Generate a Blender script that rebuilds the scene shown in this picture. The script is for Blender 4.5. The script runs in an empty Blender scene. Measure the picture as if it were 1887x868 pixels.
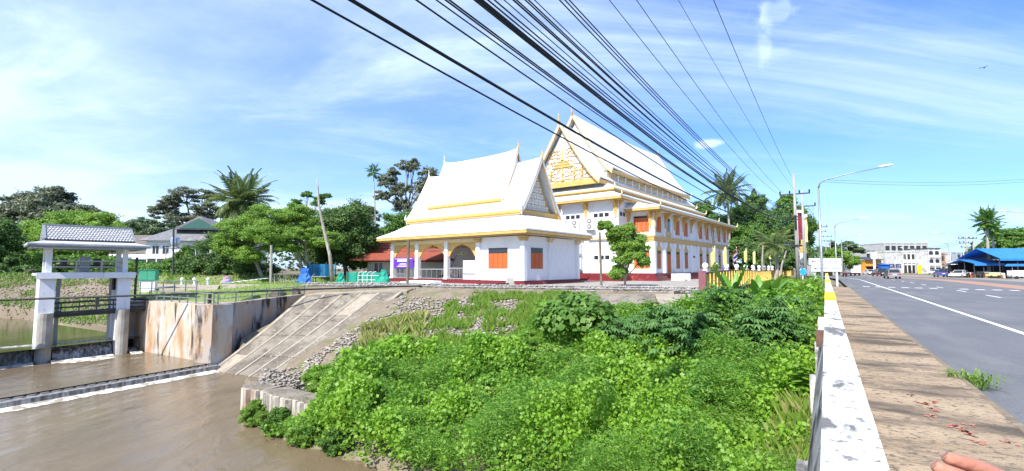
import bpy, math, random
import numpy as np
from mathutils import Vector, Matrix
random.seed(7); RNG = np.random.default_rng(7)
PI = math.pi; R_ = math.radians
C = bpy.context.scene.collection
SC = bpy.context.scene
# ------------------------------------------------------------------ camera
EYE = Vector((0, 0, 1.65)); FPX = 870.0; PITCH = math.atan(60.5 / 870)
cam_d = bpy.data.cameras.new('camera'); cam = bpy.data.objects.new('camera', cam_d); C.objects.link(cam)
cam.location = EYE; cam.rotation_euler = (PI / 2 + PITCH, 0, 0)
cam_d.lens = 36 * FPX / 1887; cam_d.sensor_width = 36; cam_d.clip_start = 0.05; cam_d.clip_end = 9000
SC.camera = cam
# ------------------------------------------------------------------ sky, sun, exposure
SUN_EL, SUN_AZ = R_(47), math.atan2(-0.52, -0.854)     # azimuth measured from +Y towards +X
sd = bpy.data.lights.new('sun', 'SUN'); sun = bpy.data.objects.new('sun', sd); C.objects.link(sun)
sd.energy = 4.6; sd.angle = R_(0.53); sd.color = (1.0, 0.955, 0.88)
tosun = Vector((math.sin(SUN_AZ) * math.cos(SUN_EL), math.cos(SUN_AZ) * math.cos(SUN_EL), math.sin(SUN_EL)))
sun.rotation_euler = tosun.to_track_quat('Z', 'Y').to_euler(); sun.location = (0, 0, 60)
SC.view_settings.view_transform = 'Standard'; SC.view_settings.look = 'None'
SC.view_settings.exposure = 0.85; SC.view_settings.gamma = 1.0
SC.cycles.max_bounces = 6; SC.cycles.transparent_max_bounces = 12
W = bpy.data.worlds.new("World"); SC.world = W; W.use_nodes = True
def world():
    nt = W.node_tree; N = nt.nodes; L = nt.links; N.clear()
    def nd(t, **k):
        n = N.new(t)
        for a, b in k.items(): setattr(n, a, b)
        return n
    def math_(op, a, b=None, c=None):
        n = nd('ShaderNodeMath', operation=op)
        for i, v in enumerate((a, b, c)):
            if v is None: continue
            if isinstance(v, (int, float)): n.inputs[i].default_value = v
            else: L.new(v, n.inputs[i])
        return n.outputs[0]
    out = nd('ShaderNodeOutputWorld'); bg = nd('ShaderNodeBackground')
    sky = nd('ShaderNodeTexSky', sky_type='NISHITA', sun_disc=False, sun_elevation=SUN_EL, sun_rotation=SUN_AZ,
             air_density=1.15, dust_density=0.6, ozone_density=2.2, altitude=10)
    tc = nd('ShaderNodeTexCoord'); sep = nd('ShaderNodeSeparateXYZ'); L.new(tc.outputs['Generated'], sep.inputs[0])
    den = math_('ADD', math_('MAXIMUM', sep.outputs[2], 0.0), 0.16)
    cx = math_('DIVIDE', sep.outputs[0], den); cy = math_('DIVIDE', sep.outputs[1], den)
    cb = nd('ShaderNodeCombineXYZ'); L.new(cx, cb.inputs[0]); L.new(cy, cb.inputs[1])
    def cloud(scale, stretch, rot, det, rough, lo, hi, off=0.0, dist=0.0):
        mp = nd('ShaderNodeMapping'); mp.inputs['Scale'].default_value = (scale * stretch, scale, 1)
        mp.inputs['Rotation'].default_value = (0, 0, rot); mp.inputs['Location'].default_value = (off, off * .7, 0)
        L.new(cb.outputs[0], mp.inputs[0])
        nz = nd('ShaderNodeTexNoise'); nz.inputs['Scale'].default_value = 1.0; nz.inputs['Detail'].default_value = det
        nz.inputs['Roughness'].default_value = rough; nz.inputs['Distortion'].default_value = dist
        L.new(mp.outputs[0], nz.inputs['Vector'])
        mr = nd('ShaderNodeMapRange', interpolation_type='SMOOTHSTEP'); mr.inputs['From Min'].default_value = lo
        mr.inputs['From Max'].default_value = hi; L.new(nz.outputs['Fac'], mr.inputs['Value'])
        return mr.outputs[0]
    a = cloud(0.55, 0.8, 0.3, 7, 0.6, 0.34, 0.74, 3.1)              # broad veils
    b = cloud(1.1, 0.32, R_(-38), 10, 0.64, 0.44, 0.74, 1.7, 0.8)     # streaked cirrus
    c = cloud(3.2, 0.5, R_(-30), 10, 0.66, 0.50, 0.82, 6.0, 0.9)     # fine wisps
    lr = math_('MULTIPLY_ADD', sep.outputs[0], -0.50, 0.52)          # thin high veil thickens towards the west
    v = math_('MULTIPLY', a, math_('MAXIMUM', lr, 0.12))
    v = math_('ADD', v, math_('MULTIPLY', b, 0.60)); v = math_('ADD', v, math_('MULTIPLY', math_('MULTIPLY', c, b), 0.5))
    v = math_('ADD', v, math_('MULTIPLY', math_('MAXIMUM', math_('MULTIPLY_ADD', sep.outputs[0], -1.0, 0.35), 0.0), 0.30))
    # two small bright clouds
    def puff(dirv, sx, sz, amp):
        d = Vector(dirv).normalized(); r = d.cross(Vector((0, 0, 1))).normalized(); u = r.cross(d)
        def dot(vec):
            n = nd('ShaderNodeVectorMath', operation='DOT_PRODUCT'); L.new(tc.outputs['Generated'], n.inputs[0])
            n.inputs[1].default_value = vec; return n.outputs['Value']
        q = math_('ADD', math_('POWER', math_('ABSOLUTE', math_('DIVIDE', dot(r), sx)), 2.0), math_('POWER', math_('ABSOLUTE', math_('DIVIDE', dot(u), sz)), 2.0))
        g = math_('MULTIPLY', math_('GREATER_THAN', dot(d), 0.0), math_('EXPONENT', math_('MULTIPLY', q, -1.0)))
        nz = nd('ShaderNodeTexNoise'); nz.inputs['Scale'].default_value = 17; nz.inputs['Detail'].default_value = 10; nz.inputs['Distortion'].default_value = 1.5
        L.new(tc.outputs['Generated'], nz.inputs['Vector'])
        w = math_('MULTIPLY', g, math_('MULTIPLY_ADD', nz.outputs['Fac'], 4.0, -1.35))
        mr = nd('ShaderNodeMapRange', interpolation_type='SMOOTHSTEP'); mr.inputs['From Min'].default_value = 0.12
        mr.inputs['From Max'].default_value = 0.75; L.new(w, mr.inputs['Value'])
        return math_('MULTIPLY', mr.outputs[0], amp)
    for p in (((366, 870, 232), 0.030, 0.009, 0.85), ((500, 870, 492), 0.045, 0.020, 0.26), ((480, 870, 440), 0.012, 0.055, 0.24)):
        v = math_('ADD', v, puff(*p))
    hz = math_('MULTIPLY', math_('EXPONENT', math_('MULTIPLY', math_('MAXIMUM', sep.outputs[2], 0.0), -9.0)), 0.22)
    v = math_('MINIMUM', math_('ADD', v, hz), 0.93)
    tint = nd('ShaderNodeMix', data_type='RGBA', blend_type='MULTIPLY'); tint.inputs[0].default_value = 1
    L.new(sky.outputs[0], tint.inputs[6]); tint.inputs[7].default_value = (0.47, 0.74, 1.24, 1)
    mx = nd('ShaderNodeMix', data_type='RGBA'); L.new(v, mx.inputs[0]); L.new(tint.outputs[2], mx.inputs[6])
    mx.inputs[7].default_value = (4.6, 5.7, 7.2, 1)
    L.new(mx.outputs[2], bg.inputs[0]); bg.inputs[1].default_value = 0.115; L.new(bg.outputs[0], out.inputs[0])
world()
# ------------------------------------------------------------------ helpers
cp, sp = math.cos(PITCH), math.sin(PITCH)
def ray(px, py):
    x = (px - 943.5) / FPX; z = -(py - 434) / FPX
    return Vector((x, cp - z * sp, sp + z * cp))
def G(px, py, z):                       # point seen at a pixel on the level z
    d = ray(px, py); t = (z - EYE.z) / d.z; p = EYE + d * t; return Vector((p.x, p.y, z))
def D(px, py, Y):                       # point seen at a pixel at distance Y
    d = ray(px, py); t = Y / d.y; return EYE + d * t
PHI = math.atan((1522 - 943.5) / 873)
dR = Vector((math.sin(PHI), math.cos(PHI), 0)); pR = Vector((math.cos(PHI), -math.sin(PHI), 0)); ROADROT = PI / 2 - PHI
def RD(s, X, z=0.0):                    # along the road, right of the parapet line
    v = dR * s + pR * X; return Vector((v.x, v.y, z))
class MB:
    def __init__(s): s.v = []; s.f = []
    def add(s, vs, fs):
        n = len(s.v); s.v += [tuple(v) for v in vs]; s.f += [tuple(i + n for i in f) for f in fs]; return s
    def box(s, x0, y0, z0, x1, y1, z1, M=None):
        vs = [Vector((x, y, z)) for z in (z0, z1) for x, y in ((x0, y0), (x1, y0), (x1, y1), (x0, y1))]
        if M: vs = [M @ v for v in vs]
        return s.add(vs, [(3, 2, 1, 0), (4, 5, 6, 7), (0, 1, 5, 4), (1, 2, 6, 5), (2, 3, 7, 6), (3, 0, 4, 7)])
    def cbox(s, c, sx, sy, sz, M=None): return s.box(c[0] - sx / 2, c[1] - sy / 2, c[2] - sz / 2, c[0] + sx / 2, c[1] + sy / 2, c[2] + sz / 2, M)
    def tube(s, pts, rad, n=8, cap=True):
        pts = [Vector(p) for p in pts]; k = len(pts)
        if isinstance(rad, (int, float)): rad = [rad] * k
        vs = []; prev = None
        for i, p in enumerate(pts):
            t = (pts[min(i + 1, k - 1)] - pts[max(i - 1, 0)]).normalized()
            if prev is None: u = t.orthogonal().normalized()
            else:
                u = prev - t * prev.dot(t)
                u = u.normalized() if u.length > 1e-6 else t.orthogonal().normalized()
            prev = u; w = t.cross(u)
            vs += [p + (u * math.cos(a) + w * math.sin(a)) * rad[i] for a in [2 * PI * j / n for j in range(n)]]
        fs = [(i * n + j, i * n + (j + 1) % n, (i + 1) * n + (j + 1) % n, (i + 1) * n + j) for i in range(k - 1) for j in range(n)]
        if cap: fs += [tuple(range(n - 1, -1, -1)), tuple((k - 1) * n + j for j in range(n))]
        return s.add(vs, fs)
    def bar(s, a, b, w, h=None, up=(0, 0, 1)):
        a = Vector(a); b = Vector(b); h = h or w; t = (b - a).normalized(); u = t.cross(Vector(up))
        u = u.normalized() if u.length > 1e-5 else t.orthogonal().normalized()
        v = u.cross(t); vs = [p + u * x * w / 2 + v * y * h / 2 for p in (a, b) for x, y in ((-1, -1), (1, -1), (1, 1), (-1, 1))]
        return s.add(vs, [(3, 2, 1, 0), (4, 5, 6, 7), (0, 1, 5, 4), (1, 2, 6, 5), (2, 3, 7, 6), (3, 0, 4, 7)])
    def prism(s, poly, off):            # planar polygon (3-D points) extruded along off
        n = len(poly); poly = [Vector(p) for p in poly]; off = Vector(off)
        nrm = sum(((poly[i] - poly[0]).cross(poly[(i + 1) % n] - poly[0]) for i in range(n)), Vector())
        if nrm.dot(off) > 0: poly = poly[::-1]
        return s.add(poly + [p + off for p in poly], [tuple(range(n))] + [tuple(range(2 * n - 1, n - 1, -1))] +
                     [(i, i + n, (i + 1) % n + n, (i + 1) % n) for i in range(n)])
    def lathe(s, prof, c=(0, 0, 0), n=16):
        vs = [(c[0] + r * math.cos(2 * PI * j / n), c[1] + r * math.sin(2 * PI * j / n), c[2] + z) for r, z in prof for j in range(n)]
        fs = [(i * n + j, i * n + (j + 1) % n, (i + 1) * n + (j + 1) % n, (i + 1) * n + j) for i in range(len(prof) - 1) for j in range(n)]
        fs += [tuple(range(n - 1, -1, -1)), tuple((len(prof) - 1) * n + j for j in range(n))]
        return s.add(vs, fs)
    def grid(s, fn, nu, nv, thick=None):
        vs = [fn(i / nu, j / nv) for i in range(nu + 1) for j in range(nv + 1)]; m = nv + 1
        fs = [(i * m + j, (i + 1) * m + j, (i + 1) * m + j + 1, i * m + j + 1) for i in range(nu) for j in range(nv)]
        s.add(vs, fs)
        if thick:
            t = Vector(thick); s.add([Vector(v) + t for v in vs], [f[::-1] for f in fs])
            e = [i * m for i in range(nu + 1)] + [nu * m + j for j in range(1, nv + 1)] + [i * m + nv for i in range(nu - 1, -1, -1)] + [j for j in range(nv - 1, 0, -1)]
            q = [Vector(vs[i]) for i in e]; k = len(q)
            s.add(q + [a + t for a in q], [(i, (i + 1) % k, (i + 1) % k + k, i + k) for i in range(k)])
        return s
    def mesh(s, name, m, smooth=False):
        me = bpy.data.meshes.new(name); me.from_pydata(s.v, [], s.f); me.materials.append(m)
        if smooth: me.polygons.foreach_set('use_smooth', [True] * len(me.polygons))
        me.update(); return me
    def build(s, name, m, parent=None, smooth=False, kind=None, loc=None, rot=None):
        return link(name, s.mesh(name, m, smooth), parent, kind, loc, rot)
def link(name, me, parent=None, kind=None, loc=None, rot=None):
    o = bpy.data.objects.new(name, me); C.objects.link(o)
    if parent: o.parent = parent
    if kind: o['kind'] = kind
    if loc is not None: o.location = loc
    if rot is not None: o.rotation_euler = rot if hasattr(rot, '__len__') else (0, 0, rot)
    return o
def tag(o, label, cat, group=None):
    o['label'] = label; o['category'] = cat
    if group: o['group'] = group
    return o
def thing(name, label, cat, loc=(0, 0, 0), rz=0, group=None):
    o = bpy.data.objects.new(name, None); C.objects.link(o); o.location = loc; o.rotation_euler = (0, 0, rz)
    return tag(o, label, cat, group)
def kids(o): return [c for c in bpy.data.objects if c.parent == o]
def dup(o, loc, rz, label=None, scale=None, parent=None, ks=None):
    c = o.copy(); C.objects.link(c)
    if parent is None:
        c.location = loc; c.rotation_euler = (0, 0, rz)
        if label: c['label'] = label
        if scale: c.scale = (scale,) * 3
    else: c.parent = parent
    for ch in kids(o): dup(ch, None, None, parent=c)
    return c
# ------------------------------------------------------------------ materials
def nodes(m):
    m.use_nodes = True; nt = m.node_tree; nt.nodes.clear(); return nt, nt.nodes, nt.links
def M_(name, c1, c2=None, rough=.7, scale=3., detail=6, lo=.35, hi=.65, bump=.0, bscale=None, metal=0, stretch=(1, 1, 1), spec=.3,
       c3=None, s3=.6, lo3=.5, hi3=.7, st3=(1, 1, 1), c4=None, s4=8., lo4=.55, hi4=.62, st4=(1, 1, 1), coat=0, coord='Object', transl=0, alpha=None):
    m = bpy.data.materials.new(name); nt, N, L = nodes(m)
    out = N.new('ShaderNodeOutputMaterial'); b = N.new('ShaderNodeBsdfPrincipled'); L.new(b.outputs[0], out.inputs[0])
    b.inputs['Roughness'].default_value = rough; b.inputs['Metallic'].default_value = metal
    b.inputs['Specular IOR Level'].default_value = spec; b.inputs['Coat Weight'].default_value = coat
    tc = N.new('ShaderNodeTexCoord')
    def layer(prev, col, sc, st, l, h, det=detail):
        mp = N.new('ShaderNodeMapping'); mp.inputs['Scale'].default_value = tuple(sc * k for k in st); L.new(tc.outputs[coord], mp.inputs[0])
        nz = N.new('ShaderNodeTexNoise'); nz.inputs['Scale'].default_value = 1; nz.inputs['Detail'].default_value = det; nz.inputs['Roughness'].default_value = .6
        L.new(mp.outputs[0], nz.inputs['Vector'])
        r = N.new('ShaderNodeMapRange'); r.inputs['From Min'].default_value = l; r.inputs['From Max'].default_value = h; L.new(nz.outputs['Fac'], r.inputs['Value'])
        mx = N.new('ShaderNodeMix'); mx.data_type = 'RGBA'; L.new(r.outputs[0], mx.inputs[0])
        if isinstance(prev, tuple): mx.inputs[6].default_value = (*prev, 1)
        else: L.new(prev, mx.inputs[6])
        mx.inputs[7].default_value = (*col, 1); return mx.outputs[2], nz
    if c2 is None: c2 = tuple(x * .86 for x in c1)
    o, nz = layer(tuple(c1), c2, scale, stretch, lo, hi)
    if c3: o, _ = layer(o, c3, s3, st3, lo3, hi3)
    if c4: o, _ = layer(o, c4, s4, st4, lo4, hi4)
    L.new(o, b.inputs['Base Color'])
    if bump:
        bp = N.new('ShaderNodeBump'); bp.inputs['Strength'].default_value = bump; bp.inputs['Distance'].default_value = .05
        if bscale:
            n2 = N.new('ShaderNodeTexNoise'); n2.inputs['Scale'].default_value = bscale; n2.inputs['Detail'].default_value = 6; L.new(tc.outputs[coord], n2.inputs['Vector']); L.new(n2.outputs['Fac'], bp.inputs['Height'])
        else: L.new(nz.outputs['Fac'], bp.inputs['Height'])
        L.new(bp.outputs[0], b.inputs['Normal'])
    return m
def leafmat(name, ca, cb, cc, transl=.35, rough=.5):
    m = bpy.data.materials.new(name); nt, N, L = nodes(m); out = N.new('ShaderNodeOutputMaterial')
    b = N.new('ShaderNodeBsdfPrincipled'); b.inputs['Roughness'].default_value = rough; b.inputs['Specular IOR Level'].default_value = .35
    at = N.new('ShaderNodeAttribute'); at.attribute_name = 'v'; at2 = N.new('ShaderNodeAttribute'); at2.attribute_name = 't'
    mx = N.new('ShaderNodeMix'); mx.data_type = 'RGBA'; L.new(at2.outputs['Fac'], mx.inputs[0]); mx.inputs[6].default_value = (*ca, 1); mx.inputs[7].default_value = (*cb, 1)
    mx2 = N.new('ShaderNodeMix'); mx2.data_type = 'RGBA'; r = N.new('ShaderNodeMapRange'); r.inputs['From Min'].default_value = .45; r.inputs['From Max'].default_value = 1.0; L.new(at.outputs['Fac'], r.inputs['Value'])
    L.new(r.outputs[0], mx2.inputs[0]); L.new(mx.outputs[2], mx2.inputs[6]); mx2.inputs[7].default_value = (*cc, 1)
    L.new(mx2.outputs[2], b.inputs['Base Color'])
    tr = N.new('ShaderNodeBsdfTranslucent'); L.new(mx2.outputs[2], tr.inputs[0]); ms = N.new('ShaderNodeMixShader'); ms.inputs[0].default_value = transl
    L.new(b.outputs[0], ms.inputs[1]); L.new(tr.outputs[0], ms.inputs[2]); L.new(ms.outputs[0], out.inputs[0]); return m
def watermat(name, col, sc, bump, rough=.06, foam=0):
    m = bpy.data.materials.new(name); nt, N, L = nodes(m); out = N.new('ShaderNodeOutputMaterial')
    b = N.new('ShaderNodeBsdfPrincipled'); b.inputs['Roughness'].default_value = rough; b.inputs['IOR'].default_value = 1.33; L.new(b.outputs[0], out.inputs[0])
    tc = N.new('ShaderNodeTexCoord'); mp = N.new('ShaderNodeMapping'); mp.inputs['Rotation'].default_value = (0, 0, R_(-36)); mp.inputs['Scale'].default_value = (1, .45, 1); L.new(tc.outputs['Object'], mp.inputs[0])
    n1 = N.new('ShaderNodeTexNoise'); n1.inputs['Scale'].default_value = sc; n1.inputs['Detail'].default_value = 7; n1.inputs['Roughness'].default_value = .6; n1.inputs['Distortion'].default_value = .8; L.new(mp.outputs[0], n1.inputs['Vector'])
    bp = N.new('ShaderNodeBump'); bp.inputs['Strength'].default_value = bump; bp.inputs['Distance'].default_value = .12; L.new(n1.outputs['Fac'], bp.inputs['Height']); L.new(bp.outputs[0], b.inputs['Normal'])
    n2 = N.new('ShaderNodeTexNoise'); n2.inputs['Scale'].default_value = .35; n2.inputs['Detail'].default_value = 8; n2.inputs['Distortion'].default_value = 1.5; L.new(mp.outputs[0], n2.inputs['Vector'])
    mx = N.new('ShaderNodeMix'); mx.data_type = 'RGBA'; L.new(n2.outputs['Fac'], mx.inputs[0]); mx.inputs[6].default_value = (*[c * .75 for c in col], 1); mx.inputs[7].default_value = (*[c * 1.3 for c in col], 1)
    last = mx.outputs[2]
    if foam:
        n3 = N.new('ShaderNodeTexNoise'); n3.inputs['Scale'].default_value = 2.2; n3.inputs['Detail'].default_value = 10; n3.inputs['Roughness'].default_value = .75; n3.inputs['Distortion'].default_value = 2.0; L.new(mp.outputs[0], n3.inputs['Vector'])
        r = N.new('ShaderNodeMapRange'); r.inputs['From Min'].default_value = .66; r.inputs['From Max'].default_value = .80; r.inputs['To Max'].default_value = foam; L.new(n3.outputs['Fac'], r.inputs['Value'])
        m2 = N.new('ShaderNodeMix'); m2.data_type = 'RGBA'; L.new(r.outputs[0], m2.inputs[0]); L.new(last, m2.inputs[6]); m2.inputs[7].default_value = (.55, .5, .42, 1); last = m2.outputs[2]
    L.new(last, b.inputs['Base Color']); return m
WHITE = M_('white_plaster', (.80, .80, .80), (.74, .75, .76), .55, 1.2, c3=(.66, .66, .64), s3=.8, lo3=.58, hi3=.8, st3=(1, 1, .25), bump=.04, bscale=30)
ROOFW = M_('white_roof', (.80, .80, .79), (.72, .73, .74), .42, .8, c3=(.58, .58, .56), s3=1.2, lo3=.52, hi3=.8, spec=.5)
GOLD = M_('gold_paint', (.66, .42, .13), (.52, .31, .08), .42, 4, spec=.5, bump=.1, bscale=14)
CREAM = M_('cream_paint', (.74, .62, .38), (.66, .52, .28), .5, 3)
MAROON = M_('maroon_paint', (.20, .028, .035), (.15, .022, .03), .45, 3, c3=(.33, .09, .08), lo3=.6)
SHUT = M_('orange_shutter', (.56, .135, .035), (.46, .10, .03), .5, 6, stretch=(1, 1, .15))
SHUTB = M_('brown_shutter', (.42, .17, .07), (.34, .12, .05), .5, 6, stretch=(1, 1, .15))
DARKG = M_('dark_glass', (.025, .03, .035), rough=.12, spec=.6)
DARK = M_('dark_void', (.02, .02, .02), rough=.8)
BLACK = M_('black_rubber', (.018, .018, .02), (.03, .03, .032), .5, 5)
GREYM = M_('grey_metal', (.32, .34, .35), (.25, .26, .27), .4, 6, metal=.4)
DMETAL = M_('dark_steel', (.045, .048, .05), (.09, .07, .055), .5, 5, lo=.5, hi=.75)
GALV = M_('galvanised_steel', (.50, .52, .53), (.40, .41, .42), .4, 8, metal=.5)
CONC = M_('pale_concrete', (.42, .40, .36), (.34, .32, .28), .85, 2, c3=(.22, .20, .17), s3=.9, lo3=.5, hi3=.75, bump=.2, bscale=18)
POLEC = M_('pole_concrete', (.36, .34, .31), (.27, .26, .24), .85, 3, stretch=(1, 1, .2))
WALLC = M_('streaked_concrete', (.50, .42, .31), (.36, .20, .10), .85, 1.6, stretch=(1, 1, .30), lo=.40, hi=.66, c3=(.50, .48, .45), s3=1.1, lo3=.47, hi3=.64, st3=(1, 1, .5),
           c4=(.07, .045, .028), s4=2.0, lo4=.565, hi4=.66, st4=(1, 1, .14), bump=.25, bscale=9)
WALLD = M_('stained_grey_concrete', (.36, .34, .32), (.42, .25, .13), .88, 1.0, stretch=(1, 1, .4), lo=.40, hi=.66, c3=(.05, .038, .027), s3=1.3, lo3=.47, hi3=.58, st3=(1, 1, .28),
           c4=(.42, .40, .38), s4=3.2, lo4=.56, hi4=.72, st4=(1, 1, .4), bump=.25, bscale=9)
SLAB = M_('weathered_slab', (.26, .225, .18), (.14, .12, .095), .9, .9, lo=.38, hi=.62, c3=(.09, .075, .06), s3=2.4, lo3=.54, hi3=.72, c4=(.42, .39, .33), s4=7, lo4=.60, hi4=.72, bump=.35, bscale=10)
SLABL = M_('light_slab', (.37, .32, .25), (.26, .22, .17), .9, 2, c3=(.26, .22, .18), s3=3, lo3=.58, hi3=.75, bump=.25, bscale=12)
PIERM = M_('painted_pier', (.74, .75, .78), (.64, .65, .68), .7, 1.4, stretch=(1, 1, .3), c4=(.30, .28, .26), s4=3.2, lo4=.62, hi4=.75, st4=(1, 1, .25), bump=.1, bscale=14)
ROCK = M_('grey_rock', (.40, .38, .36), (.26, .24, .22), .85, 3, coord='Object', c3=(.22, .18, .15), s3=1.5, lo3=.5, hi3=.7, bump=.3, bscale=12)
ASPH = M_('asphalt', (.15, .153, .162), (.125, .13, .138), .85, .25, c3=(.19, .188, .185), s3=.7, lo3=.48, hi3=.7, st3=(.3, 1, 1), c4=(.085, .085, .09), s4=30, lo4=.50, hi4=.75, bump=.25, bscale=90)
PAINTW = M_('road_paint_white', (.78, .78, .76), (.55, .55, .54), .7, 6, lo=.45, hi=.75)
PAINTO = M_('road_paint_orange', (.40, .22, .14), (.27, .18, .14), .8, 1.5, lo=.4, hi=.7)
LAWN = M_('lawn', (.13, .22, .035), (.20, .24, .07), .95, 1.5, bump=.6, bscale=14)
TREEBARK = M_('bark', (.20, .16, .12), (.11, .09, .07), .9, 6, stretch=(1, 1, .3), bump=.5, bscale=12)
PALEBARK = M_('pale_bark', (.40, .37, .32), (.24, .21, .17), .9, 5, stretch=(1, 1, .3), bump=.4, bscale=12)
BLUET = M_('blue_tarpaulin', (.03, .15, .50), (.02, .11, .40), .45, 2, bump=.3, bscale=4)
GREENN = M_('green_netting', (.02, .32, .22), (.015, .24, .17), .7, 5, bump=.4, bscale=8)
REDT = M_('red_roof_tile', (.30, .075, .04), (.22, .055, .035), .7, 4, c3=(.15, .06, .045), lo3=.55)
GREYT = M_('grey_roof_tile', (.20, .20, .21), (.14, .14, .15), .8, 2, c3=(.30, .29, .27), lo3=.55, bump=.3, bscale=6)
YEL = M_('yellow_panel', (.95, .50, .015), (.90, .42, .02), .5, 2)
YELP = M_('yellow_post', (.97, .72, .22), (.92, .60, .14), .5, 2)
BROWNP = M_('brown_paint', (.15, .07, .05), (.11, .05, .04), .6, 3)
YELPAINT = M_('bright_yellow_paint', (.86, .66, .02), (.80, .55, .02), .6, 6)
LETTER = M_('lettering_grey', (.10, .10, .11), rough=.6)
SIGNW = M_('sign_white', (.82, .82, .82), (.78, .78, .78), .5, 2)
CARW = M_('white_car_paint', (.75, .75, .76), rough=.25, coat=.8, spec=.5)
CARS = M_('silver_car_paint', (.38, .37, .36), rough=.3, metal=.5, coat=.8)
CARK = M_('black_car_paint', (.02, .02, .025), rough=.25, coat=.8)
CARB = M_('blue_car_paint', (.05, .09, .30), rough=.25, coat=.8)
REDL = M_('red_lens', (.5, .02, .02), rough=.25)
# ================================================================== SETTING: terrain
WZ0, WZ1, WZ2 = -4.0, -3.62, -2.75               # river levels: below both weirs, middle pool, above the gates
W0 = G(387, 682, WZ0); W1 = G(262, 647, WZ1); W2 = G(566, 543, -.3)
eA = (W1 - W0).normalized(); eA.z = 0            # along the river wall, upstream
nA = Vector((eA.y, -eA.x, 0))
if nA.x > 0: nA = -nA                            # across the river (towards far bank, lower left)
AP = dict(bl=G(394, 686, -4.05), br=G(505, 707, -4.1), tl=G(572, 544, -.15), tr=G(737, 537, .05))
def poly_in(px, py, poly):
    ins = np.zeros(px.shape, bool); n = len(poly)
    for i in range(n):
        x1, y1 = poly[i][0], poly[i][1]; x2, y2 = poly[(i + 1) % n][0], poly[(i + 1) % n][1]
        c = ((y1 > py) != (y2 > py)); xi = (x2 - x1) * (py - y1) / ((y2 - y1) if abs(y2 - y1) > 1e-9 else 1e-9) + x1
        ins ^= c & (px < xi)
    return ins
TOPZ = .28
ctl = []
def cpt(p, dz=0): ctl.append((p[0], p[1], p[2] + dz))
# top edge of the bank (foot of the gabions) and plateau behind it
for px, py, z in ((740, 538, .0), (830, 541, .0), (930, 543, 0), (1040, 545, 0), (1160, 547, 0), (1290, 548, 0)):
    p = G(px, py, z); cpt(p, 0); cpt((p.x, p.y + 6, TOPZ)); cpt((p.x, p.y + 16, TOPZ))
# mid slope
for px, py, z in ((700, 580, -1.15), (800, 590, -1.25), (950, 590, -1.1), (1100, 600, -1.0), (1250, 600, -.9), (640, 640, -2.4), (760, 660, -2.5), (900, 660, -2.3), (1050, 680, -2.4),
                  (1200, 690, -2.4), (560, 700, -3.6), (640, 720, -3.5), (760, 760, -3.4), (950, 780, -3.2), (1150, 790, -3.1), (1350, 760, -2.9), (1420, 860, -3.0)): cpt(G(px, py, z))
# water line, then the river bed
for px, py in ((470, 795), (540, 822), (620, 846), (720, 888), (860, 960), (1000, 1060)):
    p = G(px, py, -4.0); cpt(p); cpt((p.x - 1.5, p.y - 1.6, -5.0))
for p in ((-10, 8, -5.2), (-18, 12, -5.2), (-9, 1, -5.2), (-3, 2.5, -4.1), (-1.5, -3, -4.2), (-8, -8, -5.2), (2, -4, -3.4), (6, -4, -3.0), (4, 1.5, -3.2), (1.5, 1.6, -3.5), (30, -6, -2.6), (14, 4, -2.8)): cpt(p)
# along the bridge parapet and the fence
for s, z in ((4, -3.2), (8, -2.9), (13, -2.5), (19, -2.0), (26, -1.4), (34, -.8), (44, -.45), (60, -.35), (85, -.35)):
    cpt(RD(s, -1.2, z)); cpt(RD(s, 3, z))
for s, z in ((30, -.95), (38, -.55), (48, -.4), (62, -.35), (85, -.35)): cpt(RD(s, -5.2, z))
cp_ = np.array(ctl)
def tps_fit(P):
    n = len(P); d = np.hypot(P[:, None, 0] - P[None, :, 0], P[:, None, 1] - P[None, :, 1]); K = np.where(d > 0, d * d * np.log(d + 1e-12), 0) + np.eye(n) * .8
    A = np.zeros((n + 3, n + 3)); A[:n, :n] = K; A[:n, n] = 1; A[:n, n + 1:] = P[:, :2]; A[n, :n] = 1; A[n + 1:, :n] = P[:, :2].T
    b = np.zeros(n + 3); b[:n] = P[:, 2]; return np.linalg.solve(A, b)
tw = tps_fit(cp_)
def tps(x, y):
    x = np.asarray(x, float); y = np.asarray(y, float); o = np.full(x.shape, tw[-3]) + tw[-2] * x + tw[-1] * y
    for i in range(len(cp_)):
        d2 = (x - cp_[i, 0]) ** 2 + (y - cp_[i, 1]) ** 2; o += tw[i] * .5 * d2 * np.log(d2 + 1e-12)
    return o
def vnoise(x, y, s, seed=0):
    x = np.asarray(x) * s; y = np.asarray(y) * s; xi = np.floor(x).astype(int); yi = np.floor(y).astype(int); fx = x - xi; fy = y - yi
    h = lambda a, b: (np.abs(np.sin(a * 127.1 + b * 311.7 + seed * 74.7) * 43758.5453) % 1.0)
    fx = fx * fx * (3 - 2 * fx); fy = fy * fy * (3 - 2 * fy)
    return (h(xi, yi) * (1 - fx) + h(xi + 1, yi) * fx) * (1 - fy) + (h(xi, yi + 1) * (1 - fx) + h(xi + 1, yi + 1) * fx) * fy
far_a = W1 + eA * 30; lawn_edge = W1 + eA * 26
dw = (W2 - W0); dw.z = 0; dw.normalize(); n2 = Vector((-dw.y, dw.x, 0)); kk = .62
W0b = W0 + n2 * kk - nA * kk; W2b = W2 + n2 * kk + dw * .2; W1b = W1 - nA * kk
RIV_LOW = [W0 + eA * 26 + nA * 60, W1 + eA * 5 + nA * 1, W1b + eA * 5.0, W0b, W2b, W2 + dw * .2, AP['bl'], AP['br'], G(452, 706, -4), G(470, 795, -4), G(540, 822, -4), G(620, 846, -4), G(720, 888, -4), Vector((-2, 1, 0)), Vector((0, -20, 0)), Vector((-80, -20, 0))]
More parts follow.
